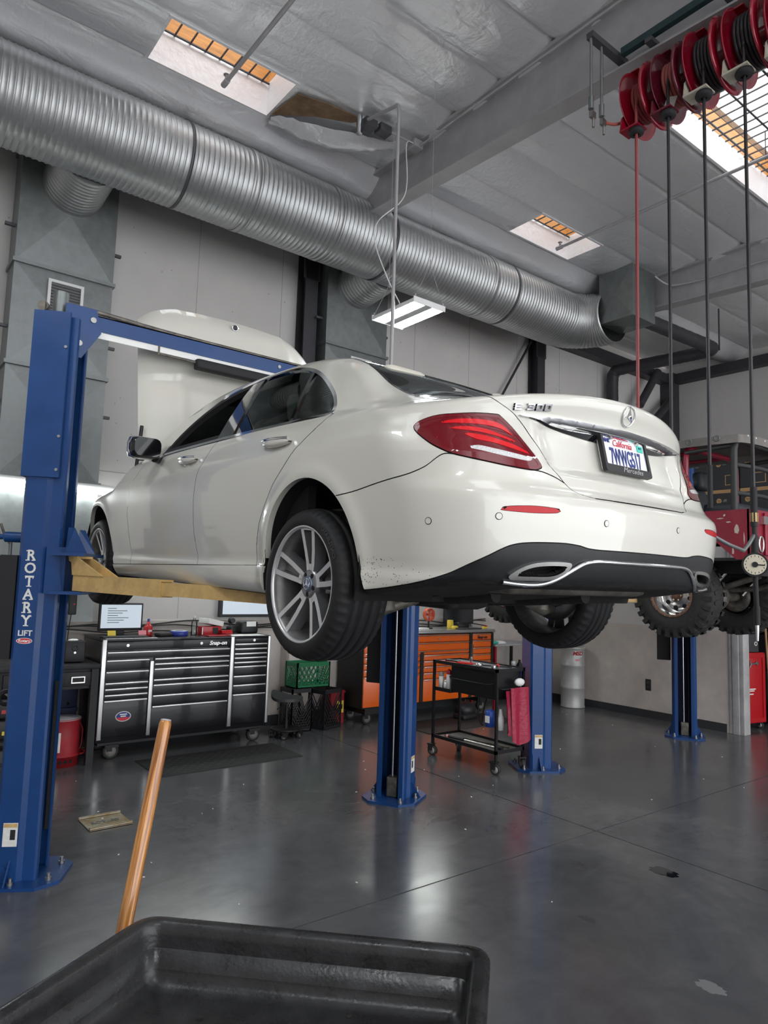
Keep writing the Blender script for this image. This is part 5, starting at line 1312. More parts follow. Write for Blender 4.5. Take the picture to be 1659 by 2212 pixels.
# side bench right of the orange chest
sb = thing('side_bench', 'low steel bench with gloves and bottles between the orange chest and the drum', 'bench', (6.02,2.72,0))
MB().box2((-.40,-.12,.97), (.60,.46,1.0), .004).build('bench_top', 'paint_grey', sb)
for x, y in ((-.37,-.08), (.57,-.08), (-.37,.42), (.57,.42)): MB().box2((x-.02,y-.02,0), (x+.02,y+.02,.97)).build('leg', 'red_dull' if x < 0 else 'chest_dark', sb)
MB().box2((-.38,-.10,.40), (.58,.44,.43)).build('bench_shelf', 'chest_dark', sb)
simple('glove_pile', 'pile of blue and white gloves on the low steel bench', 'gloves', MB().sphere((5.78,2.78,1.0), .10, 14, 8, (1.2,.8,.35)).sphere((5.93,2.80,1.0), .10, 14, 8, (1.3,.8,.4)), 'paper', None, (('blue_glove', MB().sphere((5.72,2.72,1.02), .07, 12, 8, (1.3,.7,.35)), 'sticker_green'),))
b = MB().lathe([(0,0),(.04,0),(.04,.20),(.022,.225),(.022,.25),(0,.25)], (6.10,2.66,.43), 'Z', 18)
simple('aerosol_can', 'blue and white aerosol can on the lower shelf beside the drum', 'spray can', b, 'sky_blue' if 'sky_blue' in MAT else 'sticker_green', None, (('can_cap', MB().lathe([(0,.25),(.034,.22),(.036,.29),(0,.295)], (6.10,2.66,.43), 'Z', 16), 'white_plastic'),))
b = MB().lathe([(0,0),(.055,0),(.06,.02),(.06,.20),(.02,.27),(.02,.30),(0,.30)], (6.30,2.70,.43), 'Z', 18)
simple('oil_bottle', 'dark blue oil bottle on the lower shelf next to the drum', 'bottle', b, 'chest_dark', None, (('bottle_label', MB().box((6.285,2.642,.53), (.07,.006,.10)), 'plate_navy'),))
# leaning rod
simple('steel_conduit_rod', 'grey pipe leaning against the back wall right of the dark monitor', 'pipe', MB().cyl((5.80,3.22,.95), (5.42,3.24,2.1), .022, 10), 'galv')
# silver drum
M('drum_silver', (.50,.50,.49), .45, .35, var=.08, vscale=8)
dr = thing('steel_drum', 'silver steel drum with a red and white sticker standing against the low wall', 'drum', (7.03,2.20,0))
MB().lathe([(0,.01),(.185,.01),(.195,.0),(.198,.015),(.188,.03),(.188,.30),(.198,.315),(.188,.33),(.188,.66),(.198,.675),(.188,.69),(.188,.93),(.198,.945),(.198,.965),(.18,.965),(.18,.72),(0,.70)], n=40).build('drum_body', 'drum_silver', dr)
q = (Vector(CAM_LOC)-Vector((7.03,2.20,0))); an = math.atan2(q.y, q.x)
def on_drum(name, mat, a, z, w, h, r=.1895):
    v = []; n = 8
    for i in range(n+1):
        t_ = a + (w/r)*(i/n-.5); v += [(r*math.cos(t_), r*math.sin(t_), z-h/2), (r*math.cos(t_), r*math.sin(t_), z+h/2)]
    return MB().add(v, [(2*i, 2*i+2, 2*i+3, 2*i+1) for i in range(n)], True).build(name, mat, dr)
on_drum('sticker', 'label_white', an+.45, .86, .15, .10)
me = text_mesh('MSD', .085, .0005, shear=.2, bold=.004)
for v in me.vertices:
    t_ = an+.45 + v.co.x/.191; v.co = Vector((.1915*math.cos(t_), .1915*math.sin(t_), .868 + v.co.y))
link('sticker_lettering', me, 'label_red', dr)
on_drum('small_decal', 'sticky_pink', an+.40, .765, .07, .03)
simple('white_pole', 'white pole with a red top standing in the drum', 'pole', MB().cyl((7.08,2.26,.72), (7.12,2.28,1.40), .022, 10), 'white_paint', None, (('pole_cap', MB().cyl((7.12,2.28,1.40), (7.123,2.282,1.47), .03, 10), 'red_paint'),))
# ---------------------------------------------------------------- left bench and floor-level things by the back wall
M('bench_black', (.022,.022,.024), .5, .2, var=.3, vscale=12)
M('crate_green', (.01,.16,.06), .45); M('crate_black', (.02,.02,.022), .45); M('board_tan', (.45,.27,.13), .7)
wb_ = thing('workbench', 'black steel workbench with drawers left of the black chest', 'workbench', (-1.335,2.42,0))
MB().box2((-.95,0,.955), (.93,.80,1.0), .006).build('bench_top', 'bench_black', wb_)
for x in (-.90, .88):
    for y in (.03, .74): MB().box2((x-.035,y-.03,0), (x+.035,y+.03,.955)).build('leg', 'bench_black', wb_)
MB().box2((-.93,.04,.76), (.91,.06,.955)).build('apron', 'bench_black', wb_)
for x in (-.62, -.18, .18, .47, .72):
    d = MB().box2((x-.13,.015,.79), (x+.13,.05,.93), .004).build('bench_drawer', 'bench_black', wb_)
    MB().frame([(x-.065,.82),(x+.065,.82),(x+.065,.885),(x-.065,.885)], [(x-.055,.832),(x+.055,.832),(x+.055,.875),(x-.055,.875)], .002, .016, 'Y').build('label_frame', 'satin_chrome', d)
sw = thing('subwoofer', 'black cube speaker on the left workbench', 'speaker', (-.62,2.62,1.0))
MB().box2((-.095,-.02,.01), (.10,.12,.22), .008).build('speaker_box', 'black_plastic', sw)
MB().lathe([(.018,-.026),(.032,-.026),(.036,-.018),(.018,-.018)], (0,0,.155), 'Y', 24, closed=True).build('bass_port', 'dark_grey', sw)
MB().cyl((0,-.025,.105), (0,-.02,.105), .012, 12).build('speaker_badge', 'stainless', sw)
simple('rag', 'small pale rag on top of the black cube speaker', 'rag', MB().sphere((-.62,2.70,1.222), .045, 10, 6, (1.2,.8,.35)), 'paper')
rc = thing('oily_waste_can', 'round red oily-waste can with a grey lid under the left workbench', 'waste can', (-.68,2.62,0))
MB().lathe([(0,.02),(.145,.02),(.15,.0),(.165,.0),(.165,.10),(.185,.10),(.185,.115),(.165,.115),(.165,.44),(.172,.46),(.0,.46)], n=40).build('can_body', 'red_dull', rc)
MB().lathe([(0,.475),(.165,.462),(.172,.45)], n=40).build('can_lid', 'paint_grey', rc)
q = Vector(CAM_LOC)-Vector((-.68,2.62,0)); a0_ = math.atan2(q.y, q.x)
v = []
for i in range(7):
    t_ = a0_ - .35 + .5*(i/6-.5)*1.2; v += [(.1665*math.cos(t_), .1665*math.sin(t_), .15), (.1665*math.cos(t_), .1665*math.sin(t_), .34)]
MB().add(v, [(2*i, 2*i+2, 2*i+3, 2*i+1) for i in range(6)], True).build('warning_label', 'label_white', rc)
for k in range(5):
    t_ = a0_ - .6 + .3*k; MB().cyl((.16*math.cos(t_), .16*math.sin(t_), .055), (.167*math.cos(t_), .167*math.sin(t_), .055), .017, 12).build('vent_hole', 'liner', rc)
MB().tube([(.17,.04,.40),(.21,.05,.32),(.205,.05,.16),(.18,.04,.12)], .008, 8).build('pedal_rod', 'red_dull', rc)
MB().tube([(.15,-.12,.11),(.21,-.10,.115),(.22,.02,.115),(.17,.08,.11)], .010, 8).build('foot_pedal', 'red_dull', rc)
# stored cases on the bench's lower shelf
jk = thing('bottle_jack', 'dark blue steel jack behind the red waste can', 'jack', (-.60,2.98,0))
MB().box2((-.11,-.08,.46), (.13,.10,.50)).box2((-.09,-.06,0), (.11,.08,.46)).build('jack_body', 'lift_inside', jk)
MB().box2((-.10,-.07,.50), (.12,.09,.80), .01).build('jack_frame', 'lift_inside', jk)
MB().cyl((.09,-.09,.80), (.13,-.06,.82), .02, 10).cyl((.02,-.085,.55), (.02,-.065,.55), .018, 10).build('jack_fittings', 'chrome', jk)
for k, (x, z, lab, m1, m2) in enumerate(((-1.42,.50,'black tool case with a red handle at the left edge, top of the pile','black_plastic','red_paint'), (-1.40,.30,'black tool case with yellow latches at the left edge','black_plastic','sticky_yellow'), (-1.42,.0,'grey tool case lowest in the pile at the left edge','dark_grey','chest_dark'))):
    t = thing('tool_case', lab, 'case', (x,2.62,z), 0, 'tool cases under the left workbench')
    h = (.19,.18,.20)[k]
    MB().box2((-.35,-.02,0), (.24,.30,h), .015).build('case_shell', m1, t)
    MB().box2((-.10,-.045,h*.55), (.06,-.02,h*.55+.05), .01).build('case_handle', m2, t)
    for x_ in (.02, .17): MB().box2((x_,-.03,h*.25), (x_+.05,-.015,h*.25+.035)).build('latch', m2, t)
sh = struct(MB().box2((0,0,0), (0.01,0.01,0.01)).build('trim_2', 'bench_black')) if False else None
MB().box2((-.87,.08,.27), (.20,.73,.30)).build('bench_shelf', 'bench_black', wb_)
simple('socket_set', 'chrome sockets lying at the floor by the left lift post', 'tools', MB().cyl((-1.62,2.50,.32), (-1.48,2.42,.32), .025, 12).cyl((-1.45,2.45,.32), (-1.33,2.40,.32), .02, 12), 'chrome') if False else None
# notice board and charger on the wall behind the left post
nb = thing('tool_board', 'grey steel board with a red-lit charger on the wall behind the left post', 'board', (-.62,2.86,1.46))
MB().box2((-.30,-.005,-.06), (.22,.0,.34)).build('board_sheet', 'galv', nb)
MB().box2((-.05,-.09,.02), (.03,-.005,.24), .01).build('charger', 'black_plastic', nb)
MB().cyl((.0,-.10,.13), (.0,-.088,.13), .008, 8).build('charge_light', 'charge_red' if 'charge_red' in MAT else 'label_red', nb)
o = [(math.cos(2*PI*i/20), math.sin(2*PI*i/20)) for i in range(20)]
MB().prism([(-.22+.06*a, .06+.03*b) for a, b in o], -.012, -.005, 'Y').build('oval_sticker', 'label_white', nb)
MB().tube([(-.01,-.05,.02),(-.02,-.04,-.10),(-.03,-.02,-.42)], .005, 6).build('charger_cord', 'black_plastic', nb)
ag = thing('air_hose_gun', 'thin grey air line with a black gun hanging left of the left lift post', 'air hose', (-1.66,.35,0))
MB().tube(bez([(-.02,0,2.12),(-.02,0,2.08),(-.02,.0,1.9),(-.04,0,1.4),(-.03,.02,1.06)], 6), .012, 8).build('air_line', 'galv', ag)
MB().cyl((-.04,0,1.08), (-.10,-.02,.82), .022, 10).build('gun_barrel', 'chrome', ag)
MB().lathe([(.03,-.02),(.055,-.02),(.055,.02),(.03,.02)], (.03,0,1.06), 'Y', 20, closed=True).build('gauge_ring', 'pad_black', ag)
MB().tube([(-.02,0,2.10),(-.06,.0,2.16),(-.09,0,2.24)], .010, 8).build('lever', 'under_metal', ag)
for k, (x, z) in enumerate(((-1.48,1.72), (-1.46,1.60), (-1.36,1.70))):
    simple('pennant', ('white pennant sign on the wall left of the lift post, highest of three', 'white pennant sign on the wall left of the lift post, lowest of three', 'white pennant sign on the wall nearest the lift post')[k], 'sign', MB().prism([(x-.07,z+.05),(x+.07,z+.05),(x,z-.07)], 2.86, 2.865, 'Y'), 'label_white', 'pennant signs on the wall duct')
simple('red_clip', 'small red clip on the wall left of the lift post', 'clip', MB().box2((-1.50,2.84,1.48), (-1.42,2.865,1.54), .01), 'red_paint')
# mats
def mat(x0, x1, y0, y1, label):
    t = thing('floor_mat', label, 'mat', ((x0+x1)/2,(y0+y1)/2,0), 0, 'rubber floor mats')
    w, d = (x1-x0)/2, (y1-y0)/2
    MB().prism([(-w,-d),(w,-d),(w,d),(-w,d)], 0, .008).build('mat_sheet', 'rubber', t)
    b = MB(); n = int(2*w/.055); m_ = int(2*d/.055)
    for i in range(n):
        for j in range(m_):
            x, y = -w+.04+(2*w-.08)*i/(n-1), -d+.04+(2*d-.08)*j/(m_-1); s = .016; tl = 1 if (i+j) % 2 else -1
            b.add([(x-s,y-s*.35*tl,.008),(x+s,y+s*.35*tl-.005,.008),(x+s,y+s*.35*tl+.005,.0105),(x-s,y-s*.35*tl+.008,.0105)], [(0,1,2,3)])
    o_ = b.build('raised_tread', 'rubber', t); o_['kind'] = 'stuff'
mat(-.02, 1.58, 1.66, 2.36, 'black diamond-tread mat on the floor in front of the black chest')
mat(3.55, 5.25, 1.80, 2.50, 'black ribbed mat on the floor in front of the orange chest')
# rolling stool
M('stool_grey', (.05,.05,.053), .4)
so = thing('rolling_stool', 'black rolling mechanic stool with a saddle seat beside the black chest', 'stool', (1.90,2.60,0))
V_ = []
n, m_ = 28, 6
for j in range(m_+1):
    r = .185*j/m_
    for i in range(n):
        a = 2*PI*i/n; bk = max(0, math.sin(a-.6))**3*(j/m_)**3; V_.append((r*math.cos(a)*1.08, r*math.sin(a), .455 + .02*(j/m_)**2 + .075*bk))
F_s = [(j*n+i, j*n+(i+1) % n, (j+1)*n+(i+1) % n, (j+1)*n+i) for j in range(m_) for i in range(n)]
b = MB().add(V_, F_s, True); b.add([(x, y, z-.05*(1-.3*((x*x+y*y)**.5/.2))) for x, y, z in V_], [tuple(reversed(f)) for f in F_s], True)
ring = [m_*n+i for i in range(n)]; b.add([V_[i] for i in ring]+[(V_[i][0], V_[i][1], V_[i][2]-.035) for i in ring], [(i, (i+1) % n, n+(i+1) % n, n+i) for i in range(n)], True)
b.build('seat', 'stool_grey', so)
MB().cyl((0,0,.09), (0,0,.42), .018, 12).cyl((0,0,.09), (0,0,.22), .026, 12).build('gas_post', 'black_plastic', so)
MB().tube([(0,0,.38),(-.10,-.02,.37),(-.15,-.03,.34)], .007, 6).build('height_lever', 'black_plastic', so)
MB().lathe([(0,.08),(.17,.08),(.19,.09),(.19,.105),(.17,.10),(0,.10)], n=32).build('base_tray', 'black_plastic', so)
for k in range(5):
    a = 2*PI*k/5+.3; caster(so, .175*math.cos(a), .175*math.sin(a), .032, a)
# milk crates
def crate(name, label, loc, w, d, h, mat_, rz=0., text=None):
    t = thing(name, label, 'crate', loc, rz, 'plastic milk crates')
    w, d = w/2, d/2
    for k, (a, b_) in enumerate((((-w,-d),(w,-d)), ((w,-d),(w,d)), ((w,d),(-w,d)), ((-w,d),(-w,-d)))):
        L = math.hypot(b_[0]-a[0], b_[1]-a[1]); q = MB(); M_ = Matrix.Translation((a[0],a[1],0)) @ Matrix.Rotation(math.atan2(b_[1]-a[1], b_[0]-a[0]), 4, 'Z')
        s = MB(); s.box2((0,0,h-.05), (L,.014,h)).box2((0,0,0), (L,.014,.035)).box2((0,0,0), (.02,.014,h)).box2((L-.02,0,0), (L,.014,h))
        nb_ = 7
        for i in range(nb_):
            for sg in (-1, 1):
                x0 = .02 + (L-.04)*(i+.5)/nb_; x1 = min(max(x0 + sg*(h-.085)*.6, .02), L-.02)
                z1 = .035 + abs(x1-x0)/.6
                s.add([(x0-.007,.004,.035),(x0+.007,.004,.035),(x1+.007,.004,z1),(x1-.007,.004,z1),(x0-.007,.010,.035),(x0+.007,.010,.035),(x1+.007,.010,z1),(x1-.007,.010,z1)], [(0,1,2,3),(4,7,6,5),(0,4,5,1),(3,2,6,7),(0,3,7,4),(1,5,6,2)])
        q.add([M_ @ Vector(v) for v in s.v], s.f); o_ = q.build('side_lattice', mat_, t); o_['kind'] = 'stuff'
    MB().box2((-w,-d,0), (w,d,.01)).build('crate_floor', mat_, t)
    if text: place_text('crate_lettering', text_mesh(text, .06, .001, bold=.001), 'label_white', t, (-w+.05,-d-.002,h*.55), (0,0,1), (-1,0,0))
    return t
crate('milk_crate', 'black milk crate on the floor right of the rolling stool', (2.62,2.84,0), .36, .28, .50, 'crate_black', .30)
crate('milk_crate', 'dark crate at floor level directly behind the rolling stool', (2.20,2.88,0), .30, .30, .535, 'crate_black', 0)
crate('milk_crate', 'green milk crate with white lettering stacked behind the black crate', (2.36,2.88,.54), .50, .30, .32, 'crate_green', 0, 'DAIRY' if False else None)
rb = thing('pedal_bin', 'narrow red waste bin with a yellow label behind the black milk crate', 'waste bin', (2.90,3.06,0))
MB().prism(rrect(0,0,.24,.24,.04), .0, .40).prism(rrect(0,0,.26,.26,.04), .40, .43).build('bin_body', 'red_dull', rb)
MB().box2((-.02,-.125,.14), (.09,-.121,.30)).build('bin_label', 'sticky_yellow', rb)
MB().box2((.0,-.128,.19), (.07,-.124,.25)).build('label_mark', 'pad_black', rb)
# loose metal plate on the floor
fp = thing('steel_ramp_plate', 'rusty galvanised rail plate lying on the floor by the left lift post', 'metal plate', (-.80,.70,0), 0.02)
M('rust_galv', (.42,.40,.34), .45, .6, col2=(.24,.15,.04), vscale=9)
MB().box2((-.16,-.155,.004), (.16,.155,.008)).build('plate_sheet', 'rust_galv', fp)
for y in (-.14, .14): MB().cyl((-.16,y,.014), (.16,y,.014), .012, 8).build('rolled_edge', 'rust_galv', fp)
place_text('stamped_lettering', text_mesh('ROTARY', .07, .002, xscale=.8), 'galv', fp, (0,-.01,.010), (1,0,0), (0,1,0))
MB().cyl((0,.07,.008), (0,.07,.012), .008, 8).build('rivet', 'white_paint', fp)
simple('wood_shim', 'flat wooden shim under the caster of the black chest', 'wood block', MB().box2((-.30,2.52,0), (-.10,2.60,.018)), 'board_tan') if False else None
# oil spot and scrapes on the slab
def blot(name, label, cx, cy, rx, ry, mat_, seed, h=.0012):
    r = random.Random(seed); p = []
    for i in range(26):
        a = 2*PI*i/26; k = 1+.35*(r.random()-.5); p.append((cx+rx*k*math.cos(a), cy+ry*k*math.sin(a)))
    return tag(MB().prism(p, 0, h).build(name, mat_), label, 'stain')
M('oil_wet', (.006,.006,.006), .04, coat=1.); M('scuff', (.16,.16,.165), .7)
blot('oil_puddle', 'small wet black oil puddle on the open floor at the right', 2.05, -2.30, .07, .10, 'oil_wet', 3)
blot('floor_chip', 'worn grey chip on the floor near the bottom edge', .93, -3.20, .05, .07, 'scuff', 5, .0006)
blot('floor_chip', 'grey smudge on the floor between the lift posts and the tub', 1.02, -2.42, .035, .06, 'dark_grey', 8, .0006)
cr_ = MB(); r_ = random.Random(11)
for _ in range(46):
    x, y = r_.uniform(-1.5, 6.5), r_.uniform(-3.4, 2.0); s = r_.uniform(.003, .008); cr_.box((x,y,.002), (s*2,s,.004), r_.uniform(0,3))
d_ = cr_.build('floor_debris', 'paper'); d_['kind'] = 'stuff'; tag(d_, 'tiny white paper scraps scattered over the floor', 'debris')
# ---------------------------------------------------------------- black tool cart and the far right corner
M('cart_black', (.012,.012,.013), .38, .2); M('cart_grey', (.30,.31,.33), .5, .3, var=.15, vscale=12); M('tray_red', (.62,.03,.02), .4); M('shelf_grey', (.20,.19,.17), .6, var=.2, vscale=8)
M('cover_red', (.34,.015,.05), .42, 0, bump=.4, bscale=25); M('sky_blue', (.08,.25,.50), .35); M('can_blue', (.015,.06,.32), .4)
ct = thing('tool_cart', 'black open steel tool cart on casters between the lift posts', 'cart', (3.07,.50,0))
W, D, H = .205, .48, 1.06
for x in (-W, W):
    for y in (-D, D):
        MB().box2((x-.013,y-.013,.10), (x+.013,y+.013,H)).build('cart_leg', 'cart_black', ct); caster(ct, x, y, .052, .3 if x < 0 else -.6)
for z, h in ((H-.035,.035), (.20,.035)):
    for a, b_ in (((-W-.013,-D-.013),(W+.013,-D+.002)), ((-W-.013,D-.002),(W+.013,D+.013)), ((-W-.013,-D),(-W+.002,D)), ((W-.002,-D),(W+.013,D))):
        MB().box2((a[0],a[1],z), (b_[0],b_[1],z+h)).build('frame_rail', 'cart_black', ct)
MB().box2((-W,-D,H-.025), (W,D,H-.015)).build('top_tray', 'cart_grey', ct)
MB().box2((-W,-D,.20), (W,D,.21)).build('lower_shelf', 'shelf_grey', ct)
MB().box2((-W+.02,-D+.03,.74), (W-.01,D-.26,H-.03)).build('drawer_box', 'cart_black', ct)
MB().box2((-W,D-.26,.72), (W,D,.735)).box2((-W,D-.26,.735), (-W+.006,D,.76)).build('can_shelf', 'cart_black', ct)
MB().tube([(-W+.0,-D+.05,.90), (-W-.03,-D+.1,.89), (-W-.03,D-.3,.89), (-W,D-.26,.90)], .008, 8).build('side_bar', 'cart_black', ct)
MB().tube([(W-.02,-D-.01,.86), (W-.02,-D-.06,.86), (-W+.02,-D-.06,.86), (-W+.02,-D-.01,.86)], .007, 8).build('towel_rail', 'cart_black', ct)
simple('red_tray', 'flat red tray lying on the cart top', 'tray', MB().box2((2.88,.56,1.045), (3.10,.97,1.052)), 'tray_red')
def cart_tool(name, label, b, mat_, kids=()): return simple(name, label, 'tool', b, mat_, 'hand tools on the black cart', kids)
cart_tool('punch_tool', 'black-handled tool standing upright on the cart top', MB().cyl((3.02,.55,1.05), (3.02,.55,1.13), .014, 10, .02), 'chrome', (('tool_handle', MB().cyl((3.02,.55,1.13), (3.03,.55,1.26), .016, 12), 'black_plastic'),))
cart_tool('pliers', 'pair of black pliers on the red tray', MB().tube([(2.94,.88,1.06),(2.98,.78,1.06),(3.0,.70,1.06)], .010, 6).tube([(2.99,.90,1.06),(2.98,.78,1.06),(2.96,.69,1.06)], .010, 6), 'black_plastic')
cart_tool('red_pliers', 'red-gripped pliers at the edge of the red tray', MB().tube([(2.92,.66,1.06),(2.95,.56,1.06),(3.0,.50,1.055)], .011, 6), 'tray_red')
cart_tool('socket', 'steel clamp lying near the middle of the cart top', MB().lathe([(.022,0),(.038,0),(.038,.03),(.022,.03)], (2.95,.36,1.05), 'Z', 18, closed=True), 'satin_chrome')
cart_tool('ratchet', 'steel ratchet with a red knob at the near end of the cart top', MB().cyl((2.92,.12,1.065), (3.02,.16,1.065), .018, 10).cyl((2.92,.12,1.05), (2.92,.12,1.085), .028, 12), 'satin_chrome', (('knob', MB().sphere((3.03,.165,1.07), .022, 10, 8), 'tray_red'),))
cart_tool('extension_bar', 'thin black bar lying across the cart top', MB().cyl((2.98,.42,1.055), (3.18,.10,1.055), .007, 8), 'black_plastic')
for k, (y, h, r, cap, lab) in enumerate(((.92,.17,.030,'paint_grey','white spray bottle with a grey nozzle on the cart shelf'), (.84,.10,.026,'white_plastic','short white can between the two spray cans on the cart'), (.795,.21,.030,'label_red','tall white spray can with a red cap on the cart shelf'), (.90,.09,.026,'paint_grey','small grey canister behind the spray cans on the cart'))):
    x = 2.92 if k < 3 else 3.05
    b = MB().lathe([(0,0),(r,0),(r,h*.82),(r*.6,h*.92),(0,h*.92)], (x,y,.735), 'Z', 18)
    simple('spray_can', lab, 'spray can', b, 'white_paint' if k < 3 else 'galv', 'cans on the cart shelf', (('can_cap', MB().lathe([(0,h*.84),(r*.9,h*.84),(r*.9,h*1.05),(r*.3,h*1.12),(0,h*1.12)], (x,y,.735), 'Z', 16), cap),))
tw = thing('torque_wrench', 'long torque wrench lying along the lower shelf of the cart', 'wrench', (0,0,0))
MB().cyl((2.95,.86,.225), (2.98,.60,.225), .018, 12).build('grip', 'black_plastic', tw); MB().cyl((2.98,.60,.225), (3.02,.16,.225), .010, 10).build('shaft', 'satin_chrome', tw); MB().box((3.025,.12,.228), (.045,.09,.035), .1, .01).build('ratchet_head', 'black_plastic', tw)
MB().cyl((2.952,.845,.225), (2.955,.815,.225), .0195, 12).build('grip_ring', 'sticky_pink', tw)
simple('breaker_bar', 'black breaker bar lying behind the torque wrench on the lower shelf', 'wrench', MB().cyl((3.06,.70,.222), (3.16,.10,.222), .011, 10), 'under_metal')
# fender cover hanging on the rail
def hang(name, label, x0, x1, y, z0, z1, mat_, seed, amp=.02, cat='fender cover'):
    n, m_ = 18, 14; V = []
    for j in range(m_+1):
        for i in range(n+1):
            u, w = i/n, j/m_; x = x0+(x1-x0)*u - .02*w*math.sin(3*u); z = z1+(z0-z1)*w*(1-.18*max(0,u-.7)*0) ; yy = y - .012 - amp*math.sin(u*9+seed)*(.2+.8*w) - .03*w
            V.append((x, yy, z - (.05*math.sin(PI*u) if j == m_ else 0)))
    F = [(j*(n+1)+i, j*(n+1)+i+1, (j+1)*(n+1)+i+1, (j+1)*(n+1)+i) for j in range(m_) for i in range(n)]
    b = MB().add(V, F, True).add([(x, yy+.006, z) for x, yy, z in V], [tuple(reversed(f)) for f in F], True)
    return tag(b.build(name, mat_, None, fix=False), label, cat)
hang('fender_cover', 'red vinyl fender cover hanging over the rail at the near end of the cart', 2.98, 3.25, -.06, .34, .87, 'cover_red', 0)
hang('red_shop_towel', 'second red cover hanging behind the first at the near end of the cart', 2.93, 3.06, -.035, .44, .84, 'cover_red', 2, .015)
simple('rag_bundle', 'white rag bundle tucked above the red fender cover', 'rag', MB().sphere((3.14,-.045,.92), .06, 12, 8, (1.2,.6,.7)), 'paper')
simple('spray_bottle', 'pale spray bottle hanging behind the near leg of the cart', 'bottle', MB().lathe([(0,0),(.035,.01),(.038,.12),(.02,.17),(.012,.22),(0,.22)], (2.97,.06,.42), 'Z', 16), 'paper')
simple('blue_can', 'blue brake-cleaner can hanging at the near leg of the cart', 'can', MB().lathe([(0,0),(.05,0),(.05,.15),(.035,.17),(0,.17)], (2.885,.13,.46), 'Z', 18), 'can_blue', None, (('can_label', MB().box((2.835,.12,.54), (.004,.06,.07)), 'paper'),))
simple('grease_gun', 'black hose tool hanging from the cart with its coil behind the cart', 'hose tool', MB().tube(bez([(2.99,.40,.74),(2.98,.38,.5),(3.02,.36,.42),(3.10,.45,.46),(3.12,.40,.70)], 6), .008, 8), 'black_plastic')
simple('vacuum_pump', 'black canister vacuum in the shadow behind the cart', 'vacuum', MB().sphere((4.75,2.35,.12), .12, 16, 10, (1.4,1,1)).box((4.70,2.32,.04), (.30,.22,.08), .1, .03), 'black_plastic')
# far right: outlet, red cabinet, boxes on the deck, storeroom clutter
ou = thing('power_outlet', 'black power outlet on the low wall left of the far lift post', 'outlet', (7.288,1.0,.49))
MB().box2((-.008,-.045,-.085), (0,.045,.085), .003).build('cover_plate', 'pad_black', ou)
for z in (-.035, .035): MB().box2((-.011,-.018,z-.018), (-.007,.018,z+.018)).build('socket_face', 'dark_grey', ou)
rcab = thing('red_cabinet', 'tall narrow red tool cabinet with a wrench decal just inside the storeroom', 'cabinet', (7.80,-.30,0), math.radians(-12))
MB().box2((-.13,.0,.09), (.30,.50,1.08), .01).build('cabinet_body', 'red_paint', rcab)
MB().frame([(-.11,.11),(.28,.11),(.28,1.06),(-.11,1.06)], [(-.06,.16),(.23,.16),(.23,1.01),(-.06,1.01)], -.015, .0, 'Y').build('door_frame', 'red_paint', rcab)
MB().tube([(-.045,-.012,.97),(-.02,-.012,.92),(-.045,-.012,.87)], .010, 6).tube([(-.02,-.012,.92),(.10,-.012,.93)], .012, 6).lathe([(.012,-.018),(.026,-.018),(.026,-.006),(.012,-.006)], (.11,0,.93), 'Y', 16, closed=True).build('wrench_decal', 'galv', rcab)
for z, w_ in ((.56,.13), (.535,.10), (.49,.08)): MB().box2((-.045,-.004,z), (-.045+w_,-.001,z+.016)).build('cabinet_print', 'label_white', rcab)
for x in (-.08, .25): caster(rcab, x, .06, .045, .3)
ub = thing('upper_toolbox', 'dark grey toolbox with a red hook decal on top of the red cabinet', 'toolbox', (7.80,-.30,1.085), math.radians(-12))
MB().box2((-.13,.02,0), (.20,.48,.50), .01).build('box_body', 'dark_grey', ub)
MB().lathe([(.02,.005),(.034,.005),(.034,.019),(.02,.019)], (.08,0,.33), 'Y', 14, closed=True).build('hook_decal', 'label_red', ub)
MB().lathe([(.018,.012),(.032,.012),(.032,.019),(.018,.019)], (.13,0,.12), 'Y', 16, closed=True).build('round_decal', 'label_white', ub)
simple('broom_handle', 'brown broom handle standing right of the red cabinet', 'broom', MB().cyl((8.42,-.30,0), (8.40,-.24,1.5), .016, 10), 'board_tan')
simple('blue_drum_can', 'blue metal can with a pale label right of the red cabinet', 'can', MB().box2((8.50,-.40,.0), (8.68,-.22,.34), .012), 'can_blue', None, (('can_label', MB().box2((8.53,-.404,.12), (8.64,-.40,.28)), 'paper'),))
for k, (x, y, z, w_, h, lab) in enumerate(((9.0,-.35,0,.42,.28,'brown carton on the storeroom floor beside the blue can'), (9.0,-.36,.285,.30,.22,'pale carton on top of the brown storeroom carton'), (9.2,-.2,1.35,.35,.30,'brown paper carton high on the storeroom shelf'))):
    simple('carton', lab, 'box', MB().box((x,y,z+h/2), (w_,.3,h), .1*k, .004), 'board_tan' if k != 1 else 'paper', 'storeroom cartons')
simple('storeroom_shelf', 'dark steel shelf rack inside the storeroom', 'shelf', MB().box2((8.75,-.1,1.30), (9.88,.4,1.34)).box2((8.75,-.1,0), (8.79,.4,2.2)).box2((9.84,-.1,0), (9.88,.4,2.2)).box2((8.75,-.1,.75), (9.88,.4,.78)), 'chest_dark')
M('box_dark', (.035,.036,.04), .6); M('box_gold', (.50,.30,.13), .6)
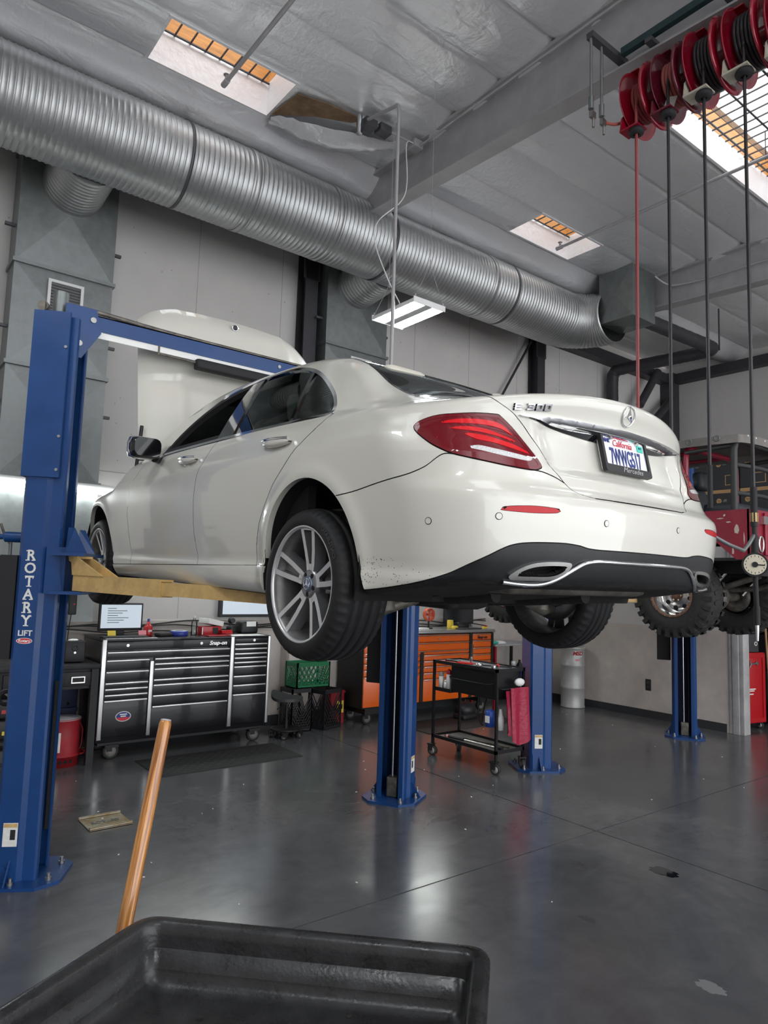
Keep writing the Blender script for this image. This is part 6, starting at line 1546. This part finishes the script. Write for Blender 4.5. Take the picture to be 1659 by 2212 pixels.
def hp_box(x, y, z, lab):
    t = thing('printer_carton', lab, 'box', (x,y,z), 0, 'dark cartons on the storage deck')
    MB().box2((0,-.21,0), (.5,.21,.52), .003).build('carton_body', 'box_dark', t)
    MB().box2((-.002,-.21,.52), (.5,.21,.575)).build('carton_top', 'board_tan', t)
    MB().cyl((-.004,.10,.40), (-.001,.10,.40), .040, 20).build('logo_disc', 'box_gold', t)
    place_text('logo_lettering', text_mesh('hp', .055, .0004, shear=.2), 'box_dark', t, (-.0045,.10,.405), (0,-1,0), (0,0,1))
    MB().frame([(-.17,.06),(.0,.06),(.0,.22),(-.17,.22)], [(-.16,.07),(-.01,.07),(-.01,.21),(-.16,.21)], -.003, -.001, 'X').build('print_frame', 'box_gold', t)
    for i in range(3): MB().box2((-.003,-.02,.385+.014*i), (-.001,.04-.01*i,.391+.014*i)).build('print_line', 'paint_grey', t)
names = ('nearest to the right edge', 'second from the right edge', 'third from the right edge', 'fourth from the right edge', 'farthest left')
for i, y in enumerate((-1.10,-.66,-.22,.22,.66)):
    hp_box(8.2, y, 3.53, 'dark printed carton in the upper row on the storage deck, '+names[i]); hp_box(8.2, y, 2.95, 'dark printed carton in the lower row on the storage deck, '+names[i])
# ---------------------------------------------------------------- red off-roader on the far lift
M('jeep_red', (.26,.008,.028), .35, 0, coat=.4, var=.15, vscale=5)
M('jeep_scrape', (.55,.47,.40), .6); M('canvas', (.20,.185,.17), .8, var=.15, vscale=10)
M('tube_black', (.045,.045,.045), .5, .2); M('seat_grey', (.035,.04,.048), .55); M('steel_rim', (.62,.61,.60), .18, .95); M('rust_ring', (.20,.11,.07), .6, .4)
M('mud_tyre', (.026,.025,.024), .75, var=.3, vscale=30)
jeep = thing('off_road_vehicle', 'dark red open off-road vehicle with mud tyres raised on the far lift', 'off-roader', (5.02,0,1.43))
J = lambda x, y, z: (x-5.02, y, z-1.43)
for s in (-1, 1):
    x0, x1 = (4.30, 4.34) if s < 0 else (5.70, 5.74)
    MB().prism([(y, z-1.43) for y, z in ((-1.9,2.74),(-1.9,2.25),(-1.77,2.25),(-1.50,2.49),(-.80,2.49),(-.55,2.25),(.75,2.25),(.75,2.74))], x0-5.02, x1-5.02, 'X').build('side_panel', 'jeep_red', jeep)
    MB().prism([(y, z-1.43) for y, z in ((.80,2.62),(.80,2.40),(1.9,2.40),(1.95,2.55),(1.9,2.62))], (x0 if s < 0 else x1-.28)-5.02, (x0+.28 if s < 0 else x1)-5.02, 'X').build('front_fender', 'jeep_red', jeep)
MB().prism([(-1.55,2.50-1.43),(-1.46,2.40-1.43),(-.84,2.40-1.43),(-.74,2.50-1.43)], 4.34-5.02, 4.62-5.02, 'X').build('inner_arch', 'chest_dark', jeep)
MB().box2(J(4.34,-1.88,2.24), J(5.70,.75,2.27)).build('tub_floor', 'chest_dark', jeep)
MB().box2(J(4.30,-1.92,2.25), J(5.74,-1.88,2.74)).build('rear_panel', 'jeep_red', jeep)
tg = MB().box2(J(4.55,-1.945,2.30), J(5.50,-1.92,2.72), .006).build('tailgate', 'jeep_red', jeep)
for z in (2.33, 2.68): MB().box2(J(4.60,-1.955,z), J(5.45,-1.945,z+.02)).build('tailgate_rib', 'jeep_red', tg)
MB().box2(J(4.47,-1.965,2.60), J(4.56,-1.92,2.68)).build('tailgate_hinge', 'satin_chrome', tg)
MB().tube([J(4.60,-1.96,2.62), J(4.66,-1.98,2.62), J(4.66,-1.98,2.58), J(4.60,-1.96,2.58)], .008, 8).build('tailgate_latch', 'chrome', tg)
n = 28; MB().tube([J(4.43+.045*math.cos(2*PI*i/n), -1.95, 2.40+.075*math.sin(2*PI*i/n)) for i in range(n)], .012, 8, closed=True).build('tow_ring', 'satin_chrome', jeep)
for k, (y, z, a, b_) in enumerate(((-1.78,2.55,.022,.055), (-1.70,2.62,.03,.008), (-1.62,2.66,.035,.006), (-1.74,2.34,.010,.05), (-1.66,2.69,.012,.012), (-1.85,2.45,.006,.06))):
    r_ = random.Random(k); p = [(y+a*(.6+.6*r_.random())*math.cos(2*PI*i/9), z-1.43+b_*(.6+.6*r_.random())*math.sin(2*PI*i/9)) for i in range(9)]
    MB().prism(p, 4.2985-5.02, 4.301-5.02, 'X').build('paint_scrape', 'jeep_scrape', jeep)
MB().box2(J(4.28,-1.99,2.09), J(5.76,-1.90,2.225), .008).build('rear_bumper', 'pad_black', jeep)
bx_, bz_ = 4.60, 2.15
for w_ in (MB().cyl(J(bx_,-1.995,bz_+.042), J(bx_,-1.99,bz_+.042), .012, 12), MB().box2(J(bx_-.006,-1.995,bz_-.005), J(bx_+.006,-1.99,bz_+.03)), MB().box2(J(bx_-.03,-1.995,bz_+.012), J(bx_+.03,-1.99,bz_+.02)), MB().box(J(bx_-.010,-1.993,bz_-.028), (.009,.004,.055), Matrix.Rotation(.4,4,'Y')), MB().box(J(bx_+.010,-1.993,bz_-.028), (.009,.004,.055), Matrix.Rotation(-.4,4,'Y')), MB().box2(J(bx_-.045,-1.995,bz_+.060), J(bx_+.09,-1.99,bz_+.064)), MB().box2(J(bx_-.045,-1.995,bz_-.064), J(bx_+.09,-1.99,bz_-.060))): w_.build('figure_sticker', 'label_white', jeep)
# hood, cowl, windscreen frame
MB().prism([(y, z-1.43) for y, z in ((.75,2.74),(.75,2.30),(1.95,2.30),(1.98,2.60),(1.90,2.72))], 4.62-5.02, 5.42-5.02, 'X').build('engine_cover', 'jeep_red', jeep)
MB().frame([(4.34-5.02,2.74-1.43),(5.70-5.02,2.74-1.43),(5.66-5.02,3.28-1.43),(4.38-5.02,3.28-1.43)], [(4.40-5.02,2.80-1.43),(5.64-5.02,2.80-1.43),(5.60-5.02,3.22-1.43),(4.44-5.02,3.22-1.43)], .72, .77, 'Y').build('windscreen_frame', 'jeep_red', jeep)
# roll cage and canvas roof
def hoop(y, mat_, x0=4.46, x1=5.58, z0=2.72, z1=3.46, r=.030):
    return MB().tube(bez([J(x0,y,z0), J(x0,y,z1-.20), J(x0+.02,y,z1-.07), J(x0+.10,y,z1), J((x0+x1)/2,y,z1), J(x1-.10,y,z1), J(x1-.02,y,z1-.07), J(x1,y,z1-.20), J(x1,y,z0)], 6), r, 12).build('roll_hoop', mat_, jeep)
hoop(-1.18, 'jeep_red'); hoop(.35, 'jeep_red'); hoop(-1.70, 'tube_black', 4.44, 5.60, 2.70, 3.48, .034)
for x in (4.75, 5.28): MB().cyl(J(x,-1.18,3.45), J(x,.35,3.45), .020, 10).build('roof_tube', 'jeep_red', jeep)
for z in (3.22, 2.93): MB().tube(bez([J(4.46,-1.70,z), J(5.0,-1.73,z+.01), J(5.58,-1.70,z)], 6), .024, 10).build('cage_bar', 'tube_black', jeep)
for x in (4.46, 5.58): MB().cyl(J(x,-1.70,3.42), J(x,-1.18,3.40), .024, 10).build('cage_bar', 'tube_black', jeep)
v = []; n, m_ = 14, 8
rs_ = random.Random(4)
roofv = lambda u, w: J(4.40+1.24*u, -1.76+2.75*w, 3.575 - .04*(2*u-1)**2 - .02*(2*w-1)**4)
v = [roofv(i/n, j/m_) for i in range(n+1) for j in range(m_+1)]
F = [(i*(m_+1)+j, (i+1)*(m_+1)+j, (i+1)*(m_+1)+j+1, i*(m_+1)+j+1) for i in range(n) for j in range(m_)]
b = MB().add(v, F, True).add([(x, y, z-.012) for x, y, z in v], [tuple(reversed(f)) for f in F], True)
rim = [i*(m_+1) for i in range(n+1)] + [n*(m_+1)+j for j in range(1, m_+1)] + [i*(m_+1)+m_ for i in range(n-1, -1, -1)] + [j for j in range(m_-1, 0, -1)]
k = len(rim); b.add([v[i] for i in rim] + [(v[i][0], v[i][1], v[i][2]-.085) for i in rim], [(i, (i+1) % k, k+(i+1) % k, k+i) for i in range(k)], True)
cv = b.build('canvas_roof', 'canvas', jeep, fix=False)
for y in (-1.55, -1.25, -.8, -.3, .3): MB().lathe([(.018,-.004),(.034,-.004),(.034,.0),(.018,0)], (4.3985-5.02, y, 3.50-1.43), 'X', 18, closed=True).build('eyelet', 'galv', cv)
for x in (4.62, 4.80, 5.0, 5.2): MB().cyl(J(x,-1.765,3.53), J(x,-1.76,3.53), .009, 8).build('snap', 'white_paint', cv)
for x, y in ((4.66,-.55), (5.36,-.55)):
    b = MB(); b.box(J(x,y,2.46), (.50,.50,.18), None, .06).box(J(x,y-.26,2.82), (.48,.16,.70), Matrix.Rotation(-.2,4,'X'), .07).box(J(x,y-.34,3.22), (.26,.12,.22), Matrix.Rotation(-.15,4,'X'), .05); b.build('bucket_seat', 'seat_grey', jeep)
b = MB().box(J(5.15,-1.42,2.80), (.95,.36,.14), None, .05); b.build('rear_bench_seat', 'seat_grey', jeep)
# running gear
for y in (-1.15, 1.15):
    MB().cyl(J(4.45,y,1.88), J(5.58,y,1.88), .055, 16).sphere(J(5.05,y,1.88), .17, 18, 12, (1,1,1)).build('axle', 'under_metal', jeep)
for x in (4.62, 5.42):
    MB().box2(J(x-.04,-1.9,2.12), J(x+.04,1.9,2.23)).build('frame_rail', 'chest_dark', jeep)
    MB().tube([J(x,-1.85,2.10), J(x,-1.5,1.98), J(x,-1.15,1.95), J(x,-.7,2.0), J(x,-.35,2.10)], .03, 8).build('leaf_spring', 'under_metal', jeep)
    MB().cyl(J(x,-1.30,1.90), J(x+.10,-1.55,2.24), .025, 10).build('shock_absorber', 'satin_chrome', jeep)
def mud_wheel():
    R, w = .43, .155
    b = MB().lathe([(.215,-w+.02),(.235,-w-.005),(.30,-w-.012),(.37,-w),(R-.02,-w+.03),(R-.01,-w+.06),(R,0),(R-.01,w-.06),(R-.02,w-.03),(.37,w),(.30,w+.012),(.235,w+.005),(.215,w-.02)], axis='X', n=60); ty = b.build('wheel', 'mud_tyre', jeep)
    side = MB().add([(-w-.010,-.019,-.055),(-w-.010,.019,-.055),(-w+.002,.024,.028),(-w+.002,-.024,.028),(-w+.06,.022,.030),(-w+.06,-.022,.030),(-w+.03,.021,-.07),(-w+.03,-.021,-.07)], [(0,1,2,3),(3,2,4,5),(0,3,5,7),(1,6,4,2),(0,7,6,1)])
    sm = side.build('tread_block', 'mud_tyre', ty); cm = MB().box((-.045,0,.012), (.075,.042,.030), .35, .004).build('tread_block', 'mud_tyre', ty)
    N = 27
    def put(src, a, flip):
        o = src if src.get('used') is None else src.copy()
        if o is src: src['used'] = 1
        else: COL.objects.link(o); o.parent = ty
        r = R-.026
        o.matrix_local = Matrix.Rotation(a, 4, 'X') @ Matrix.Translation((0,0,r)) @ (Matrix.Rotation(PI, 4, 'Z') if flip else Matrix.Identity(4))
    for i in range(N):
        a = 2*PI*i/N; put(sm, a, False); put(sm, a+PI/N, True); put(cm, a+PI/N*.6, False); put(cm, a+PI/N*1.6, True)
    for o in (sm, cm): del o['used']
    MB().lathe([(.200,-w-.004),(.228,-w-.012),(.232,-w-.004),(.232,-w+.02),(.20,-w+.02)], axis='X', n=48, closed=True).build('beadlock_ring', 'rust_ring', ty)
    for i in range(24):
        a = 2*PI*i/24; MB().cyl((-w-.018,.214*math.cos(a),.214*math.sin(a)), (-w-.008,.214*math.cos(a),.214*math.sin(a)), .008, 6).build('ring_bolt', 'bolt', ty)
    MB().lathe([(.205,-w),(.196,-w+.02),(.188,-.04),(.165,-.005),(.10,-.020),(.075,-.035),(.062,-.035),(.0,-.03)], axis='X', n=48).build('steel_rim', 'steel_rim', ty)
    MB().lathe([(.20,-w+.02),(.195,.0),(.20,w-.02),(.215,w-.01)], axis='X', n=40).build('rim_barrel', 'under_dark', ty)
    for i in range(8):
        a = 2*PI*i/8+.2; MB().cyl((-.022,.130*math.cos(a),.130*math.sin(a)), (-.004,.130*math.cos(a),.130*math.sin(a)), .022, 14).build('rim_hole', 'liner', ty)
    MB().lathe([(0,-.085),(.03,-.085),(.036,-.075),(.04,-.04),(.066,-.036),(.066,-.02),(0,-.02)], axis='X', n=24).build('hub', 'rust_ring', ty)
    for i in range(6):
        a = 2*PI*i/6; MB().cyl((-.055,.052*math.cos(a),.052*math.sin(a)), (-.03,.052*math.cos(a),.052*math.sin(a)), .010, 6).build('wheel_nut', 'chrome', ty)
    MB().lathe([(.06,.10),(.17,.10),(.17,.13),(.06,.13)], axis='X', n=36, closed=True).build('brake_drum', 'under_metal', ty)
    return ty
jw = mud_wheel(); jw.location = J(4.34,-1.15,1.88)
for x, y, rz, rx in ((5.70,-1.15,PI,.3), (4.34,1.15,0,.7), (5.70,1.15,PI,1.1)):
    c = copy_tree(jw, jeep); c.location = J(x,y,1.88); c.rotation_euler = (rx,0,rz)
# ---------------------------------------------------------------- hanging LED fixtures
def led_mat():
    m = M('led', (1,1,1), .5, emis=(.93,.98,1.0), estr=LED_E); return m
LED_E = 42.
led_mat()
def led_fixture(loc, label, top=ZC):
    t = thing('led_fixture', label, 'ceiling light', loc, 0., 'hanging LED fixtures')
    h = MB(); h.box2((-.20,-.325,.0), (.20,.325,.035), .006).box2((-.205,-.335,-.008), (.205,-.322,.05), .004).box2((-.205,.322,-.008), (.205,.335,.05), .004)
    h.build('housing', 'white_plastic', t)
    MB().box2((-.045,-.31,-.004), (.045,.31,.0)).build('centre_strip', 'paint_grey', t)
    for x in (-.12, .12):
        MB().box2((x-.065,-.31,-.0022), (x+.065,.31,0.)).build('diffuser', 'led', t)
    for y in (-.325, .325):
        w = MB(); a = (0, y, .42)
        for x in (-.18, .18): w.cyl((x, y, .05), a, .0022, 5); w.cyl((x, y, .04), (x, y, .075), .008, 6)
        w.cyl(a, (0, y*1.0, top-loc[2]-.02), .0022, 5); w.cyl((0, y, .42), (0, y, .47), .006, 6)
        w.build('hanging_wire', 'paint_grey', t)
    return t
led_fixture((1.70,.225,4.6), 'lit twin-panel LED fixture hanging on thin wires in front of the round duct')
led_fixture((-3.4,-1.6,5.2), 'added unseen twin-panel LED fixture left of the near lift')  # unseen fixture added to light the car's left side
led_fixture((-3.4,-5.4,5.2), 'added unseen twin-panel LED fixture over the aisle at the far left')  # another added fill fixture outside the view
led_fixture((1.70,-6.2,5.2), 'added unseen twin-panel LED fixture by the shop entrance')  # added out of view as extra fill light
led_fixture((6.4,-5.2,5.2), 'added unseen twin-panel LED fixture over the right-hand bay')  # unseen, added to raise the general light level
# ---------------------------------------------------------------- foreground: black tub cart and wooden handle
M('tub_black', (.018,.018,.019), .30, 0, spec=.6, var=.35, vscale=14, rvar=.10, bump=.06, bscale=120)
def varnish():
    m = M('varnished_wood', (.50,.21,.05), .22, coat=.8); nt = m.node_tree; b = nt.nodes['Principled BSDF']; L = nt.links
    tc = nt.nodes.new('ShaderNodeTexCoord'); mp = nt.nodes.new('ShaderNodeMapping'); mp.inputs['Scale'].default_value = (60, 60, 2.5); L.new(tc.outputs['Object'], mp.inputs[0])
    n = nt.nodes.new('ShaderNodeTexNoise'); n.inputs['Scale'].default_value = 2.2; n.inputs['Detail'].default_value = 6; n.inputs['Distortion'].default_value = .5; L.new(mp.outputs[0], n.inputs['Vector'])
    r = nt.nodes.new('ShaderNodeValToRGB'); e = r.color_ramp.elements; e[0].position = .36; e[0].color = (.24,.075,.014,1); e[1].position = .62; e[1].color = (.60,.27,.07,1)
    L.new(n.outputs['Fac'], r.inputs[0]); L.new(r.outputs[0], b.inputs['Base Color'])
varnish()
TZ = 1.15
tub = thing('tub_cart', 'large black plastic tub with a rolled rim filling the bottom left foreground', 'tub', (-2.0,-3.9,0))
corn = [(-1.984,-3.382), (-1.431,-3.935), (-1.994,-4.43), (-2.63,-3.764)]
corn = [Vector((x+2.0, y+3.9)) for x, y in corn]
def loop(d, rad=.05, n=6):
    C_ = []; N = len(corn)
    cen = sum(corn, Vector((0,0)))/N; ins = []
    for i in range(N):
        p, a, b_ = corn[i], (corn[i]-corn[i-1]).normalized(), (corn[(i+1) % N]-corn[i]).normalized()
        na, nb = Vector((a.y,-a.x)), Vector((b_.y,-b_.x)); s = 1 if na.dot(cen-p) > 0 else -1; na *= s; nb *= s
        k = (na+nb); ins.append(p + k*(d/(1+na.dot(nb))))
    out = []; r = max(.006, rad - d*.5)
    for i in range(N):
        p = ins[i]; a = (ins[i-1]-p).normalized(); b_ = (ins[(i+1) % N]-p).normalized()
        for j in range(n+1):
            t = j/n; q = p+a*r; w = p+b_*r; out.append(q*(1-t)**2 + p*2*t*(1-t) + w*t*t)
    return out
prof = [(.055,-.150),(.048,-.05),(.004,-.05),(-.002,-.035),(-.002,-.012),(.004,-.003),(.012,0),(.024,0),(.031,-.003),(.036,-.010),(.040,-.026),(.050,-.088),(.056,-.106),(.068,-.116),(.090,-.120),(.20,-.122)]
b = MB(); V_ = []
for d, z in prof: V_ += [(p.x, p.y, TZ+z) for p in loop(d)]
n = len(loop(0)); F = [(k*n+i, k*n+(i+1) % n, (k+1)*n+(i+1) % n, (k+1)*n+i) for k in range(len(prof)-1) for i in range(n)]
b.add(V_, F, True); b.add(V_[-n:], [tuple(range(n))], True); b.add(V_[:n], [tuple(reversed(range(n)))])
b.build('tub_tray', 'tub_black', tub)
cen = sum(corn, Vector((0,0)))/4
for c_ in corn:
    p = c_ + (cen-c_)*.22; MB().box2((p.x-.02,p.y-.02,.10), (p.x+.02,p.y+.02,TZ-.15)).build('cart_leg', 'tub_black', tub); caster(tub, p.x, p.y, .05, .4)
q_ = [c_ + (cen-c_)*.2 for c_ in corn]; MB().prism([(p.x, p.y) for p in q_], .28, .31).build('lower_shelf', 'tub_black', tub)
cr_ = MB(); r_ = random.Random(5)
for _ in range(26):
    u, v_ = r_.uniform(.14,.86), r_.uniform(.1,.6); A_, B_, C_, D_ = corn; p = A_*(1-u)*(1-v_)+B_*u*(1-v_)+C_*u*v_+D_*(1-u)*v_; s = r_.uniform(.002,.006); cr_.box((p.x,p.y,TZ-.121), (s*2,s*1.4,s), r_.uniform(0,3))
g_ = cr_.build('dirt_crumbs', 'under_dark', tub); g_['kind'] = 'stuff'
# broom standing behind the tub
br = thing('push_broom', 'varnished wooden broom handle rising from behind the black tub', 'broom', (-2.213,-3.453,0))
p0 = Vector((0,0,.10)); p1 = Vector((.363,.363,1.52))
ax = (p1-p0); L_ = ax.length
prof = [(0,0),(.0205,0),(.0205,.3),(.0195,L_*.6),(.0172,L_-.04),(.0168,L_-.012),(.0145,L_-.003),(.0,L_)]
o = MB().lathe(prof, n=28).build('handle', 'varnished_wood', br); o.location = p0; o.rotation_mode = 'QUATERNION'; o.rotation_quaternion = ax.to_track_quat('Z', 'Y')
e_ = MB().lathe([(.0150,L_-.004),(.0140,L_+.0005),(0,L_+.002)], n=24).build('handle_end', 'paint_grey', o)
MB().box((0,0,.085), (.45,.06,.05), -.78, .012).build('broom_block', 'board_tan', br)
bb = MB()
for i in range(22): bb.box((-.2+.4*i/21*.707*1.0, .2*.0+(.2-.4*i/21)*.0, .03), (.016,.05,.06), -.78)
bb = MB()
for i in range(22):
    t = -.21+.42*i/21; bb.box((t*math.cos(-.78), t*math.sin(-.78), .03), (.017,.05,.06), -.78)
s_ = bb.build('bristles', 'pad_black', br); s_['kind'] = 'stuff'
